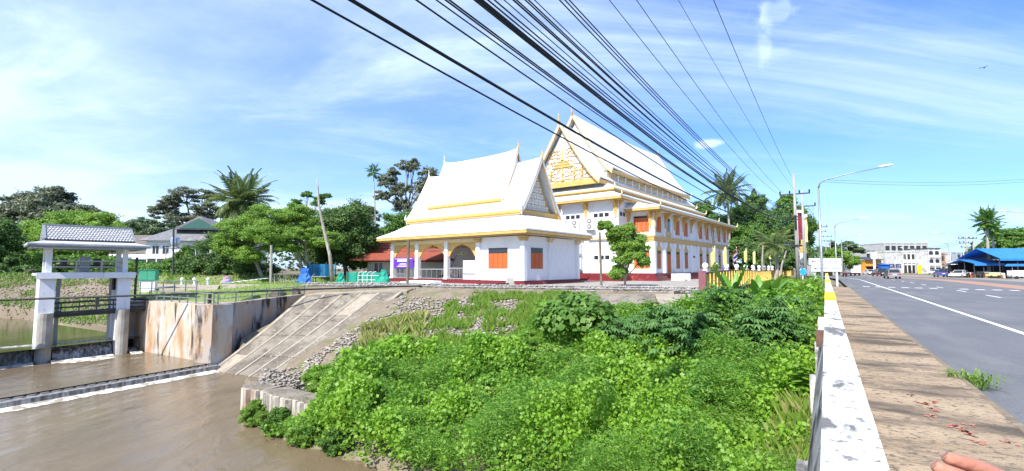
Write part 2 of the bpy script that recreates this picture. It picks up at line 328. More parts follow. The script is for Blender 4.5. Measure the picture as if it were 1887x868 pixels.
# upstream pool beyond the gates
UP = [W1, W1 + eA * 5.5, G(150, 602, WZ2), G(60, 588, WZ2), G(-120, 585, WZ2), G(-500, 600, WZ2), W0 + nA * 70 + eA * 10, W0 + nA * 60]
LAND_A = [W0b, W2b, AP['tl'] + Vector((0, .3, 0)), Vector((-9, 36, 0)), Vector((-9, 60, 0)), W1 + eA * 9 + Vector((2, 6, 0)), W1b + eA * 5.6, W1b]
def height(x, y):
    x = np.asarray(x, float); y = np.asarray(y, float)
    h = np.minimum(tps(x, y), TOPZ)
    s = x * dR.x + y * dR.y; X = x * pR.x + y * pR.y
    # plateau of the temple ground, roads to the right on the embankment
    top_edge = np.interp(x, [-20, -14, -7.7, -4, -.5, 3.2, 6.8, 10.7, 12], [36.5, 35.6, 34.2, 31.9, 30.7, 29.5, 28.4, 27.9, 28.6])
    beyond = (y > top_edge + .6)
    plat = np.where(X < -6.1, TOPZ, -.35)
    h = np.where(beyond & (X < -6.1), TOPZ, h)
    h = np.where((s > 50) & (X >= -6.1), -.35, h)
    h = np.where((X > -.2) & (s > 2), np.minimum(h, -.6), h)
    h = np.where((X > 1.0) & (s > 26), -.5, h)
    h = np.where(X > 20.5, np.where(s > 26, -.22, np.minimum(h, -.5)), h)
    # lawn behind the river wall, rising gently
    d = (x - W1.x) * nA.x + (y - W1.y) * nA.y
    la = poly_in(x, y, LAND_A)
    h = np.where(la, np.clip(-.45 + (-d - 0.5) * .085, -.45, TOPZ), h)
    # far bank upstream: stone slope up to a terrace with houses
    ub = x < np.interp(y, [0, 30, 48, 60, 400], [-26, -26, -22, -12, -12])
    t = np.clip(((y - 38) - (x + 45) * -.02) / 13.0, 0, 1); hb = -3.2 + t * 4.0 + vnoise(x, y, .5, 3) * .35
    h = np.where(ub & (y > 33) & ~la, np.minimum(hb, .85), h)
    h = np.where((x < -50) & (y < 38), np.minimum(h, -3.2), h)
    riv = poly_in(x, y, RIV_LOW) | poly_in(x, y, UP)
    h = np.where(riv, np.minimum(h, -5.2), h)
    bl, br, tl, tr = (np.array([AP[k].x, AP[k].y]) for k in ('bl', 'br', 'tl', 'tr'))
    mb_ = (bl + br) / 2; mt_ = (tl + tr) / 2; dv = mt_ - mb_; tt = ((x - mb_[0]) * dv[0] + (y - mb_[1]) * dv[1]) / (dv @ dv)
    e0 = bl + (bl - br) * .05 - dv * .1; e1 = br + (br - bl) * .06 - dv * .1; e2_ = tr + (tr - tl) * .06 + dv * .22; e3 = tl + (tl - tr) * .12 + dv * .22
    ina = poly_in(x, y, [e0, e1, e2_, e3])
    h = np.where(ina, np.minimum(h, -4.1 + np.clip(tt, 0, 1) * 4.0 - .55), h)
    return h
def axis(lo, hi, a, b, st):
    m = np.arange(a, b, st); l = a - np.cumsum(st * 1.28 ** np.arange(1, 60)); l = l[l > lo]; r = b + np.cumsum(st * 1.28 ** np.arange(1, 60)); r = r[r < hi]
    return np.concatenate([l[::-1], m, r])
ax = axis(-5000, 5000, -50, 30, .42); ay = axis(-400, 6000, -2, 62, .42)
XX, YY = np.meshgrid(ax, ay, indexing='ij'); HH = height(XX, YY)
rough_m = (HH > -4.2) & (HH < .2)
HH = HH + np.where(rough_m & (YY < 40), (vnoise(XX, YY, 1.1, 1) - .5) * .16 + (vnoise(XX, YY, .45, 2) - .5) * .2, 0)
import bisect
_ax = ax.tolist(); _ay = ay.tolist()
def hgt(x, y):
    i = min(max(bisect.bisect_right(_ax, x) - 1, 0), len(_ax) - 2); j = min(max(bisect.bisect_right(_ay, y) - 1, 0), len(_ay) - 2)
    u = (x - _ax[i]) / (_ax[i + 1] - _ax[i]); v = (y - _ay[j]) / (_ay[j + 1] - _ay[j])
    return float((HH[i, j] * (1 - u) + HH[i + 1, j] * u) * (1 - v) + (HH[i, j + 1] * (1 - u) + HH[i + 1, j + 1] * u) * v)
def hit(px, py, dz=0.0, tmin=3.0):           # first point of the ground seen at a pixel
    d = ray(px, py); t = tmin
    while t < 90:
        p = EYE + d * t
        if p.z < hgt(p.x, p.y) + dz:
            a, b = t - .4, t
            for _ in range(6):
                m = (a + b) / 2; q = EYE + d * m
                if q.z < hgt(q.x, q.y) + dz: b = m
                else: a = m
            return EYE + d * b
        t += .4
    return G(px, py, 0)
ni, nj = XX.shape; V = np.stack([XX, YY, HH], -1).reshape(-1, 3)
ii, jj = np.meshgrid(np.arange(ni - 1), np.arange(nj - 1), indexing='ij'); a0 = (ii * nj + jj).ravel()
F = np.stack([a0, a0 + nj, a0 + nj + 1, a0 + 1], 1)
def np_mesh(name, V, F, mat, attrs=None, smooth=False):
    me = bpy.data.meshes.new(name); k = F.shape[1]; me.vertices.add(len(V)); me.vertices.foreach_set('co', V.astype(np.float32).ravel())
    me.loops.add(F.size); me.loops.foreach_set('vertex_index', F.astype(np.int32).ravel())
    me.polygons.add(len(F)); me.polygons.foreach_set('loop_start', np.arange(0, F.size, k, dtype=np.int32)); me.update(calc_edges=True)
    if smooth: me.polygons.foreach_set('use_smooth', np.ones(len(F), bool))
    for nm, a in (attrs or {}).items():
        at = me.attributes.new(nm, 'FLOAT', 'FACE'); at.data.foreach_set('value', a.astype(np.float32))
    me.materials.append(mat); return me
GROUND = M_('ground_soil_and_grass', (.185, .145, .10), (.23, .19, .145), .95, .5, lo=.40, hi=.62, c3=(.13, .15, .05), s3=.9, lo3=.50, hi3=.66, c4=(.11, .085, .055), s4=5, lo4=.55, hi4=.7, bump=.6, bscale=7)
link('ground', np_mesh('ground', V, F, GROUND, smooth=True), kind='structure')
# river water, three levels as real sheets with thickness by their falls
WATER = watermat('brown_river_water', (.165, .125, .078), 1.5, .6, .07, .55); WATERU = watermat('green_still_water', (.07, .07, .03), 1.2, .12, .05)
def sheet(name, pts, z, mat):
    mb = MB(); mb.add([(p[0], p[1], z) for p in pts], [tuple(range(len(pts)))]); me = mb.mesh(name, mat)
    if me.polygons[0].normal.z < 0: me.flip_normals()
    return link(name, me, None, 'structure')
WL = [W0 - nA * .1 + Vector((.1, .1, 0)), W0 + nA * 70]                 # lower weir line
G1 = W1 - eA * .0; G2 = G1 + nA * 70                                      # gate line
sheet('river_water', [WL[0], Vector((-14, 27, 0)), Vector((3, 22, 0)), Vector((6, -30, 0)), Vector((-90, -40, 0)), WL[1]], WZ0, WATER)
sheet('middle_pool_water', [WL[0], WL[1], G2, G1 - nA * .05], WZ1, WATER)
sheet('upstream_water', [G1, G1 + nA * 90, G1 + nA * 90 + eA * 60, G1 + eA * 60], WZ2, WATERU)
FOAM = M_('white_foam', (.78, .77, .72), (.30, .26, .20), .6, 3.2, lo=.44, hi=.58, stretch=(1, 1, 1), bump=.8, bscale=9)
FALL = M_('falling_water', (.09, .09, .085), (.62, .62, .62), .3, 1.0, lo=.44, hi=.70, stretch=(7, 7, .35), bump=.3, bscale=12)
FALLD = M_('thin_falling_water', (.12, .11, .10), (.42, .41, .39), .3, 1.0, lo=.40, hi=.65, stretch=(6, 6, .3), bump=.3, bscale=12)
def foam_strip(name, a, b, wdir, w, z, seed):
    a = Vector((a[0], a[1], 0)); b = Vector((b[0], b[1], 0)); wdir = Vector(wdir); L = (b - a).length; n = max(8, int(L / .22)); rr = random.Random(seed)
    ws = [w * (.55 + .6 * float(vnoise(i * .22, seed, .8, seed)) + .3 * rr.random()) for i in range(n + 1)]
    def fn(u, v):
        p = a.lerp(b, u) + wdir * (v * ws[int(round(u * n))]); hgt = .015 + .10 * math.sin(min(1, v * 1.15) * PI) * (.5 + rr.random() * .6)
        return Vector((p.x, p.y, z + hgt * (1 - v * .4)))
    return MB().grid(fn, n, 6).build(name, FOAM, None, True, 'stuff')
# ---- lower weir: a notched concrete sill across the river
t = thing('weir_sill', 'long low concrete weir sill crossing the brown river below the sluice gates', 'weir', WL[0])
rz = math.atan2(nA.y, nA.x); t.rotation_euler.z = rz
MB().box(0, -.38, -1.0, 60, 0, .30).build('sill', CONC, t, loc=(0, 0, -WL[0].z + WZ0))
teeth = MB()
for i in range(150): teeth.box(.15 + i * .4, .0, .02, .15 + i * .4 + .26, .05, .325)
teeth.build('sill_tooth', CONC, t, kind='stuff', loc=(0, 0, -WL[0].z + WZ0))
fl = MB()
sgn = -1 if (Matrix.Rotation(rz, 3, 'Z') @ Vector((0, 1, 0))).dot(eA) > 0 else 1
fl.box(0, sgn * .02, .0, 60, sgn * .46, .27); fl.build('spilling_water', FALLD, t, loc=(0, 0, -WL[0].z + WZ0))
foam_strip('foam', WL[0] - eA * .35 + nA * .3, WL[0] - eA * .35 + nA * 60, -eA, .7, WZ0, 3)
# ================================================================== river walls and stone apron
def wall_box(name, a, b, thick, z0, z1a, z1b, mat, label, side):
    a = Vector((a[0], a[1], 0)); b = Vector((b[0], b[1], 0)); dd = (b - a).normalized(); nn = Vector((-dd.y, dd.x, 0)) * side
    n = 14; mb = MB(); L = (b - a).length
    poly = [a + Vector((0, 0, z0)), b + Vector((0, 0, z0)), b + Vector((0, 0, z1b)), a + Vector((0, 0, z1a))]
    mb.prism(poly, nn * thick); o = mb.build(name, mat); tag(o, label, 'retaining wall'); return o
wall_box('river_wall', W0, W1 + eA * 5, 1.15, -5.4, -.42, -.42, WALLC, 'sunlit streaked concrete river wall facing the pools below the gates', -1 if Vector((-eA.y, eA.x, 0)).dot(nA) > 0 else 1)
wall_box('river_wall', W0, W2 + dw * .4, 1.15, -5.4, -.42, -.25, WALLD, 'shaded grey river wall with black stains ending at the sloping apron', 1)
# apron: five strips of slabs between raised light ribs
apr = thing('sloping_apron', 'sloping concrete slab apron running down from the gabions to the river', 'apron', AP['bl'])
apo = AP['bl'].copy()
def ap(u, v, off=0):
    p = AP['bl'].lerp(AP['br'], u).lerp(AP['tl'].lerp(AP['tr'], u), v); p = p - apo; sag = -math.sin(v * PI) * .12; return Vector((p.x, p.y, p.z + off + sag))
us = [-.05, .16, .36, .57, .77, 1.02]
vsr = [-.06, .22, .46, .70, .985]
for i in range(5):
    for j in range(4):
        u0, u1, v0, v1 = us[i] + .012, us[i + 1] - .012, vsr[j] + .004, vsr[j + 1] - .004; dz = random.uniform(-.02, .03)
        MB().grid(lambda u, v: ap(u0 + (u1 - u0) * u, v0 + (v1 - v0) * v, dz), 3, 5, (0, 0, -.2)).build('slab', SLAB if (i + j * 2) % 9 else SLABL, apr)
for i in range(6):
    uc = us[i]; w_ = .022 if i in (0, 5) else .014
    MB().grid(lambda u, v: ap(uc - w_ + 2 * w_ * u, -.06 + 1.05 * v, .032), 1, 10, (0, 0, -.3)).build('rib', SLABL, apr)
MB().grid(lambda u, v: ap(-.06 + 1.12 * u, -.075 + .03 * v, .05), 6, 1, (0, 0, -.5)).build('toe_beam', SLABL, apr)
MB().grid(lambda u, v: ap(-.05 + 1.13 * u, 1.0, 0) + Vector((.1 * v, 2.0 * v, .02 + .10 * v)), 8, 2, (0, 0, -.4)).build('crest_slab', SLABL, apr)
# second small light revetment under the temple gabions
rev = thing('sloping_revetment', 'weathered concrete revetment below the gabions in front of the temple', 'revetment', G(1170, 560, -.4)); ro = rev.location.copy()
for px0, px1, pb0, pb1, m in ((1064, 1203, 1040, 1214, SLAB), (1207, 1296, 1218, 1298, SLABL)):
    def rf(u, v):
        a = px0 + (px1 - px0) * u; b = pb0 + (pb1 - pb0) * u; p = hit(a + (b - a) * v, 546 + (30 + 6 * u) * v); return Vector((p.x, p.y, hgt(p.x, p.y) + .13)) - ro
    MB().grid(rf, 10, 6, (0, 0, -.35)).build('slab', m, rev)
# ---- gabion terrace: wire baskets full of stones along the edge of the temple ground
def rocks(n, fn, smin, smax, flat=.7):
    Vs = []; Fs = []; base = np.array([[1, 0, 0], [-1, 0, 0], [0, 1, 0], [0, -1, 0], [0, 0, 1], [0, 0, -1], [.7, .7, .5], [-.7, .7, .45], [-.7, -.7, .5], [.7, -.7, .45]], float)
    tri = np.array([[4, 0, 6], [4, 6, 2], [4, 2, 7], [4, 7, 1], [4, 1, 8], [4, 8, 3], [4, 3, 9], [4, 9, 0], [5, 2, 0], [5, 1, 2], [5, 3, 1], [5, 0, 3], [6, 0, 2], [7, 2, 1], [8, 1, 3], [9, 3, 0]])
    for i in range(n):
        p = fn(i); s = random.uniform(smin, smax); a = random.random() * 6.28; b = base * (1 + RNG.uniform(-.25, .25, base.shape)) * s * np.array([1, random.uniform(.6, 1), flat])
        c_, s_ = math.cos(a), math.sin(a); b = np.stack([b[:, 0] * c_ - b[:, 1] * s_, b[:, 0] * s_ + b[:, 1] * c_, b[:, 2]], 1)
        Vs.append(b + np.array(p)); Fs.append(tri + i * 10)
    return np.concatenate(Vs), np.concatenate(Fs)
GE = [G(556, 537, -.1), G(640, 535, .0), G(740, 534, .05), G(830, 537, .05), G(930, 539, .05), G(1040, 541, .05), G(1160, 543, .05), G(1296, 545, .05)]
def pl(pts, t):
    k = min(int(t * (len(pts) - 1)), len(pts) - 2); f = t * (len(pts) - 1) - k; return pts[k].lerp(pts[k + 1], f)
gb = thing('gabion_terrace', 'long low terrace of grey stones in wire baskets before the pavilion', 'gabion wall', GE[3]); go = GE[3].copy()
def gfn(i):
    t_ = random.random(); p = pl(GE, t_); r = random.random(); zz = random.choice((.06, .18, .30)) ; back = 0 if random.random() < .6 else random.random() * .8
    return (p.x - go.x, p.y - go.y + .15 + back, zz - go.z + (.05 if not back else .10) + (.0 if back == 0 else .22 * (zz < .3)))
v_, f_ = rocks(5200, gfn, .06, .12); link('stones', np_mesh('gabion_stones', v_, f_, ROCK), gb, 'stuff')
bk = MB()
for k in range(len(GE) - 1):
    a, b = GE[k] - go, GE[k + 1] - go; a = Vector((a.x, a.y, 0)); b = Vector((b.x, b.y, 0)); z_ = -go.z
    bk.prism([a + Vector((0, .2, z_ - .3)), b + Vector((0, .2, z_ - .3)), b + Vector((0, .2, z_ + .34)), a + Vector((0, .2, z_ + .34))], (0, .9, 0))
bk.build('basket_fill', ROCK, gb)
wr = MB()
for k in range(44):
    p = pl(GE, k / 43) - go; wr.bar((p.x, p.y + .04, -go.z - .05), (p.x, p.y + .04, -go.z + .42), .02)
for k in range(len(GE) - 1):
    for zz in (.12, .42): wr.bar((GE[k].x - go.x, GE[k].y - go.y + .03, zz - go.z), (GE[k + 1].x - go.x, GE[k + 1].y - go.y + .03, zz - go.z), .02)
wr.build('basket_wire', GALV, gb)
# rubble lying on the slope beside the apron
def slope_pt(i):
    while True:
        u = random.uniform(0, 1); v = random.random()
        px = 560 + 480 * u + 0 * v; py = 548 + 150 * v
        lim = 690 - max(0, px - 700) * .12
        if py < lim + 10 and px > 745 - (py - 545) * 1.52:
            p = hit(px, py)
            if p.z > -4 and p.y < 36 and vnoise(p.x, p.y, 1.2, 61) > .30: return (p.x, p.y, p.z + .05)
v_, f_ = rocks(6500, slope_pt, .03, .13, .45); RUB = M_('pale_rubble', (.34, .30, .26), (.22, .185, .15), .85, 2.0, c3=(.50, .48, .45), s3=4, bump=.3, bscale=10)
link('rubble', np_mesh('rubble', v_, f_, RUB), None, 'stuff')
def bank_pt(i):
    x = random.uniform(-60, -27); y = random.uniform(38, 52); return (x, y, hgt(x, y) + .05)
v_, f_ = rocks(4200, bank_pt, .05, .15, .35); link('bank_stones', np_mesh('bank_stones', v_, f_, M_('bank_rock', (.36, .28, .22), (.26, .20, .16), .9, 1.0, c3=(.42, .40, .37), s3=2, bump=.3)), None, 'stuff')
# ---- sheet-pile stub below the apron
st = thing('sheet_pile_wall', 'short stained wall of concrete sheet piles at the foot of the apron', 'pile wall', G(447, 765, -4.2)); so = st.location.copy()
spl = [G(446, 713, -3.1), G(492, 722, -3.1), G(500, 728, -3.12), G(560, 742, -3.15), G(600, 752, -3.2)]
np_ = 21
PILEM = M_('stained_pile', (.50, .46, .38), (.36, .33, .29), .85, 2, stretch=(1, 1, .3), c3=(.10, .08, .06), s3=3, lo3=.52, hi3=.66, st3=(1, 1, .3), c4=(.34, .19, .10), s4=2, lo4=.55, hi4=.7, st4=(1, 1, .3), bump=.3, bscale=10)
for k in range(np_):
    a = pl(spl, k / np_) - so; b = pl(spl, (k + .86) / np_) - so; nn = (b - a).cross(Vector((0, 0, 1))).normalized(); c = (a + b) / 2; off = nn * (.05 if k % 2 else -.02)
    q = [a + off * .3, a.lerp(b, .22) + off + nn * .09, a.lerp(b, .78) + off + nn * .09, b + off * .3]
    top = random.uniform(-.03, .03)
    MB().prism([Vector((p.x, p.y, -1.4)) for p in (q + [b - nn * .14, a - nn * .14])], (0, 0, 1.4 + a.z + top)).build('pile', PILEM, st)
cpb = MB()
for k in range(4):
    a, b = spl[k] - so, spl[k + 1] - so; nn = (b - a).cross(Vector((0, 0, 1))).normalized()
    cpb.bar(a - nn * .42 + Vector((0, 0, .03)), b - nn * .42 + Vector((0, 0, .03)), .8, .10)
cpb.build('cap_beam', SLAB, st)
def heap(i):
    a = G(random.uniform(480, 640), random.uniform(690, 725), -3.3); return (a.x, a.y, -3.45 + random.random() * .5)
v_, f_ = rocks(900, heap, .04, .14, .45); link('stone_heap', np_mesh('stone_heap', v_, f_, RUB), None, 'stuff')
# ================================================================== bridge, pavement, road
pp = thing('bridge_parapet', 'long peeling white-painted parapet along the bridge pavement', 'parapet', (0, 0, 0), ROADROT)
PEEL = M_('peeling_white_paint', (.84, .84, .83), (.72, .72, .70), .75, 3, c3=(.15, .145, .135), s3=1.7, lo3=.53, hi3=.60, st3=(.7, 2.2, 1), c4=(.22, .21, .20), s4=13, lo4=.56, hi4=.63, st4=(1, 1, 1), bump=.35, bscale=22)
PEELD = M_('mouldy_white_paint', (.50, .49, .47), (.20, .19, .18), .85, 1.6, stretch=(1, 1, .3), lo=.38, hi=.58, c3=(.03, .03, .028), s3=3, lo3=.50, hi3=.64, st3=(.4, 1, 1), bump=.5, bscale=12)
# local frame: x along road, y to the LEFT
def PB(name, x0, x1, y0, y1, z0, z1, m, par, **k): return MB().box(x0, y0, z0, x1, y1, z1).build(name, m, par, **k)
yL, yR = .045, -.17                                                 # parapet top spans X=-.045..+.17
for x0, x1, z in ((-6, .9, .9), (.91, 3.1, .9), (3.11, 6.2, .9), (6.21, 9.4, .9), (9.41, 11.9, .9)):
    PB('coping', x0, x1, yR, yL, .80, z + random.uniform(-.004, .004), PEEL, pp)
MB().prism([(-6, yL - .03, -.55), (-6, yL + .15, -.55), (-6, yL + .10, .38), (-6, yL + .004, .80), (-6, yL - .03, .80)], (18.0, 0, 0)).build('outer_face', PEELD, pp); PB('inner_face', -6, 11.9, yR + .02, yL - .035, 0, .797, PEEL, pp)
for k in range(4): PB('pilaster', .5 + k * 3.1, .72 + k * 3.1, yL + .06, yL + .165, -.54, .36, PEELD, pp)
PB('deck_edge', -6, 12.2, yL - .02, yL + .12, -1.1, -.555, PEELD, pp)
e2 = thing('bridge_parapet', 'far white parapet section with bright yellow painted ends past the notch', 'parapet', (0, 0, 0), ROADROT)
def taper(x0, x1, z0, z1, m, nm):
    MB().prism([(x0, yR, 0), (x1, yR, 0), (x1, yR, z1), (x0, yR, z0)], (0, yL - yR - .0, 0)).build(nm, m, e2)
taper(11.95, 13.0, .90, .92, PEEL, 'wall'); taper(13.01, 16.0, .98, 1.0, YELPAINT, 'yellow_band'); taper(16.01, 26, .96, 1.0, PEEL, 'wall'); taper(26.01, 31, 1.04, 1.06, YELPAINT, 'yellow_band'); taper(31.01, 48, 1.0, 1.02, PEEL, 'wall')
taper(48.01, 53, 1.1, 1.2, YELPAINT, 'yellow_band')
PB('broken_coping', 7.9, 8.6, yL + .002, yL + .075, .66, .915, PEEL, pp); PB('rusty_plate', 7.6, 7.88, yL + .003, yL + .10, .60, .80, M_('rusty_steel', (.16, .09, .06), (.07, .05, .045), .8, 6), pp)
PAVE = M_('weathered_pavement', (.42, .32, .21), (.31, .23, .15), .9, 1.2, stretch=(1.2, 1, 1), c3=(.10, .08, .06), s3=.9, lo3=.47, hi3=.62, st3=(1.7, .6, 1), c4=(.14, .11, .08), s4=11, lo4=.53, hi4=.63, st4=(1.2, 1, 1), bump=.6, bscale=30)
pv = MB()
for k in range(19):
    x0 = -6 + k * 3.0; pv.box(x0 + .012, -1.60, -.5, x0 + 2.988, yR - .001, .0 + (k % 2) * .004)
pv.build('pavement', PAVE, None, kind='structure', rot=ROADROT)
KERB = M_('dirty_kerb', (.24, .18, .12), (.14, .11, .08), .9, 3, c3=(.33, .28, .2), s3=6, bump=.4, bscale=20)
kb = thing('kerb', 'worn grey concrete kerb between the pavement and the asphalt road', 'kerb', (0, 0, 0), ROADROT)
for k in range(57): PB('kerb_stone', -6 + k * 1.0 + .004, -5.008 + k * 1.0, -1.68, -1.603, -.5, -.003 + random.uniform(-.004, .004), KERB, kb)
# red sprayed marks on the pavement
SPRAY = M_('red_spray_marks', (.50, .13, .10), (.40, .22, .15), .85, 9, lo=.42, hi=.58)
sm = MB()
for sx, sy, w in [(6.0 + (a_ - 2.2) * 2.6, b_ * 1.15, c_ * 1.7) for a_, b_, c_ in ((2.62, -.80, .05), (2.75, -.84, .04), (2.85, -.80, .05), (2.5, -.92, .05), (2.42, -.98, .06), (2.3, -1.0, .04), (3.0, -.76, .03), (2.36, -1.2, .03), (2.9, -.9, .03), (2.2, -1.35, .03), (2.55, -1.04, .03))]:
    for q in range(9):
        a = random.uniform(-.07, .07); b = random.uniform(-.05, .05); r = random.uniform(.2, .5) * w
        sm.add([(sx + a + r * math.cos(j * 1.05) * random.uniform(.6, 1.2), sy + b + r * .8 * math.sin(j * 1.05) * random.uniform(.6, 1.2), .0085) for j in range(6)], [tuple(range(6))])
sm.build('spray_marks', SPRAY, None, kind='structure', rot=ROADROT)
# road: straight over the bridge and for 90 m, then bending left
def cl(s):                                                          # centre curve: point + left normal at arc length s
    s0 = 88.0; K = 150.0
    if s <= s0: return Vector((s, 0, 0)), Vector((0, 1, 0))
    a = (s - s0) / K; return Vector((s0 + K * math.sin(a), K * (1 - math.cos(a)), 0)), Vector((-math.sin(a), math.cos(a), 0))
SS = [-30 + i * 6 for i in range(18)] + [78 + i * 5 for i in range(34)]
def ribbon(name, X0, X1, z, m, s0=-30, s1=240, segs=None, par=None, kind='structure'):
    mb = MB()
    for a, b in (segs or [(SS[i], SS[i + 1]) for i in range(len(SS) - 1) if SS[i] >= s0 and SS[i] < s1]):
        p, n = cl(a); q, k = cl(b); mb.add([p - n * X0 + Vector((0, 0, z)), q - k * X0 + Vector((0, 0, z)), q - k * X1 + Vector((0, 0, z)), p - n * X1 + Vector((0, 0, z))], [(3, 2, 1, 0)])
    return mb.build(name, m, par, kind=kind, rot=ROADROT)
ribbon('road', 1.701, 21.5, -.15, ASPH); ribbon('verge', 21.5, 34, -.142, M_('dusty_verge', (.30, .27, .22), (.22, .20, .17), .95, .6, bump=.3), 20, 240)
ribbon('edge_line', 4.42, 4.58, -.146, PAINTW)
ribbon('median_strip', 13.9, 16.9, -.145, PAINTO, 0)
ribbon('lane_line', 8.85, 9.0, -.1455, PAINTW, segs=[(-2 + k * 8.6, 1.2 + k * 8.6) for k in range(15)])
0 and ribbon('lane_line', 12.9, 13.03, -.1455, PAINTW, segs=[(60 + k * 6, 62.4 + k * 6) for k in range(9)])
cw = MB()
for k in range(17): 
    if k in (6,): continue
    X = 3.0 + k * .95; s_ = 59 - X * .36
    cw.box(s_, -X - .55, -.15, s_ + .85, -X, -.1452)
cw.build('crossing_marks', PAINTW, None, kind='structure', rot=ROADROT)
# bridge deck under pavement and road, and its pier face
PB('bridge_deck', -30, 26, -21.6, yL - .03, -1.0, -.51, CONC, None, kind='structure', rot=ROADROT)
MB().box(-30, -21.6, -.505, 30, -1.705, -.155).build('road_bed', CONC, None, kind='structure', rot=ROADROT)
# ================================================================== Thai roofs
def prof(t, z0, z1, p=1.22): return z0 + (z1 - z0) * (t ** p)
def gable_roof(par, name, x0, x1, yc, half, z0, z1, m, th=.16, sides=(1, -1), n=9, ridge_dip=0.0):
    # ridge along local x; one slope mesh per side, concave profile
    for s in sides:
        def fn(u, v, s=s): return Vector((x0 + (x1 - x0) * u, yc + s * half * (1 - v), prof(v, z0, z1) + ridge_dip * (2 * u - 1) ** 2))
        MB().grid(fn, 10, n, (0, 0, -th)).build(name, m, par)
def barge(par, x, dx, yc, half, z0, z1, w=.34, m=None, gold=True, sides=(1, -1), lift=.10, inset=.0):
    for s in sides:
        pts = [(yc + s * half * (1 - v), prof(v, z0, z1) + lift) for v in [i / 10 for i in range(11)]]
        mb = MB()
        top = [Vector((x, y, z)) for y, z in pts]; bot = [Vector((x, y - s * .02, z - w * 1.6)) for y, z in pts]
        for i in range(10): mb.prism([top[i], top[i + 1], bot[i + 1], bot[i]], (dx, 0, 0))
        mb.build('bargeboard', m or ROOFW, par)
        if gold:
            mb = MB(); b2 = [Vector((x - (.02 if dx > 0 else -.02), y - s * .02, z - w * 1.6)) for y, z in pts]; b3 = [p + Vector((0, 0, -.22)) for p in b2]
            for i in range(10): mb.prism([b2[i], b2[i + 1], b3[i + 1], b3[i]], (dx * .8, 0, 0))
            mb.build('gold_edge', GOLD, par)
            mb = MB(); b2 = [Vector((x - (.03 if dx > 0 else -.03), y, z + .0)) for y, z in pts]; b3 = [p + Vector((0, 0, .09)) for p in b2]
            for i in range(10): mb.prism([b2[i], b2[i + 1], b3[i + 1], b3[i]], (dx * .9, 0, 0))
            mb.build('gold_rim', GOLD, par)
def finial(par, x, y, z, h, lean, m=None, nm='roof_finial'):
    # slender horn: swells at the base, leans out along x then straightens
    pts = []; rr = []
    for i in range(9):
        t = i / 8; pts.append((x + lean * (math.sin(t * PI * .8) * .5 + t * .1), y, z + h * t)); rr.append(h * (.10 * (1 - t) ** 1.1 + .012 + .03 * math.exp(-((t - .28) / .1) ** 2)))
    MB().tube(pts, rr, 6).build(nm, m or GOLD, par)
def eave_horn(par, x, y, z, sx, sy, s=.9, m=None):
    pts = [(x, y, z), (x + sx * .3 * s, y + sy * .3 * s, z + .02), (x + sx * .5 * s, y + sy * .5 * s, z + .22 * s), (x + sx * .45 * s, y + sy * .45 * s, z + .5 * s), (x + sx * .6 * s, y + sy * .6 * s, z + .8 * s)]
    MB().tube(pts, [.13 * s, .12 * s, .10 * s, .06 * s, .015], 6).build('eave_finial', m or ROOFW, par)
def skirt(par, x0, y0, x1, y1, zo, xi0, yi0, xi1, yi1, zi, m, fh=.30, fm=None, sag=.10, sides='wens'):
    # hipped ring of roof between an outer eave rectangle and an inner one, plus fascia boards
    q = {'s': ((x0, y0), (x1, y0), (xi1, yi0), (xi0, yi0)), 'e': ((x1, y0), (x1, y1), (xi1, yi1), (xi1, yi0)), 'n': ((x1, y1), (x0, y1), (xi0, yi1), (xi1, yi1)), 'w': ((x0, y1), (x0, y0), (xi0, yi0), (xi0, yi1))}
    for k in sides:
        a, b, c, d = [Vector((*p, 0)) for p in q[k]]
        def fn(u, v):
            p = a.lerp(b, u).lerp(d.lerp(c, u), v); return Vector((p.x, p.y, zo + (zi - zo) * v - sag * math.sin(v * PI)))
        MB().grid(fn, 8, 5, (0, 0, -.12)).build('roof_slope', m, par)
        dd = (b - a).normalized(); nn = Vector((dd.y, -dd.x, 0)); mb = MB(); z_ = zo - fh
        for o_, zz0, zz1, w in ((.0, -.02, fh * .52, .09), (-.07, fh * .52 + .003, fh - .003, .09), (-.16, -.14, -.023, .12)):
            aa = a + nn * (o_ * 1.0) + dd * -o_ * 0; bb = b + nn * o_
            e = o_ if o_ else 0
            aa = aa - dd * (e - .0); bb = bb + dd * (e - .0)
            mb.prism([Vector((p.x, p.y, zo - fh + zz0 - .0)) for p in (aa, bb, bb - nn * w - dd * w, aa - nn * w + dd * w)], (0, 0, zz1 - zz0))
        mb.build('fascia', fm or GOLD, par)
    MB().box(x0 + .25, y0 + .25, zo - fh - .06, x1 - .25, y1 - .25, zo - fh - .01).build('soffit', WHITE, par)
def shutter_window(par, O, ux, w, h, out, m=None, frame=None, leaves=2, top=.22, topm=None, panels=2):
    # O lower-left corner on the wall, ux unit vector along the wall, out unit outward normal; a window with its leaves as sub-parts
    ux = Vector(ux); out = Vector(out); M = Matrix((ux, -out, Vector((0, 0, 1)))).transposed().to_4x4(); M.translation = Vector(O)
    f = MB(); t = .07
    f.box(-t, -.04, -t, w + t, .02, 0, M); f.box(-t, -.04, h, w + t, .02, h + t, M); f.box(-t, -.04, 0, 0, .02, h, M); f.box(w, -.04, 0, w + t, .02, h, M)
    fo = f.build('window', frame or MAROON, par)
    if top: MB().box(.005, -.012, h * (1 - top), w - .005, .015, h - .005, M).build('transom_pane', topm or DARKG, fo)
    hh = h * (1 - top) - .01; lw = w / leaves
    for i in range(leaves):
        sb = MB(); x0 = i * lw + .012; x1 = (i + 1) * lw - .012
        sb.box(x0, -.015, .01, x1, .015, hh, M)
        for j in range(panels):
            z0 = .01 + (hh - .01) * j / panels; z1 = .01 + (hh - .01) * (j + 1) / panels
            sb.box(x0 + .05, -.035, z0 + .05, x1 - .05, -.0155, z1 - .04, M)
        sb.build('shutter', m or SHUT, fo)
    return fo
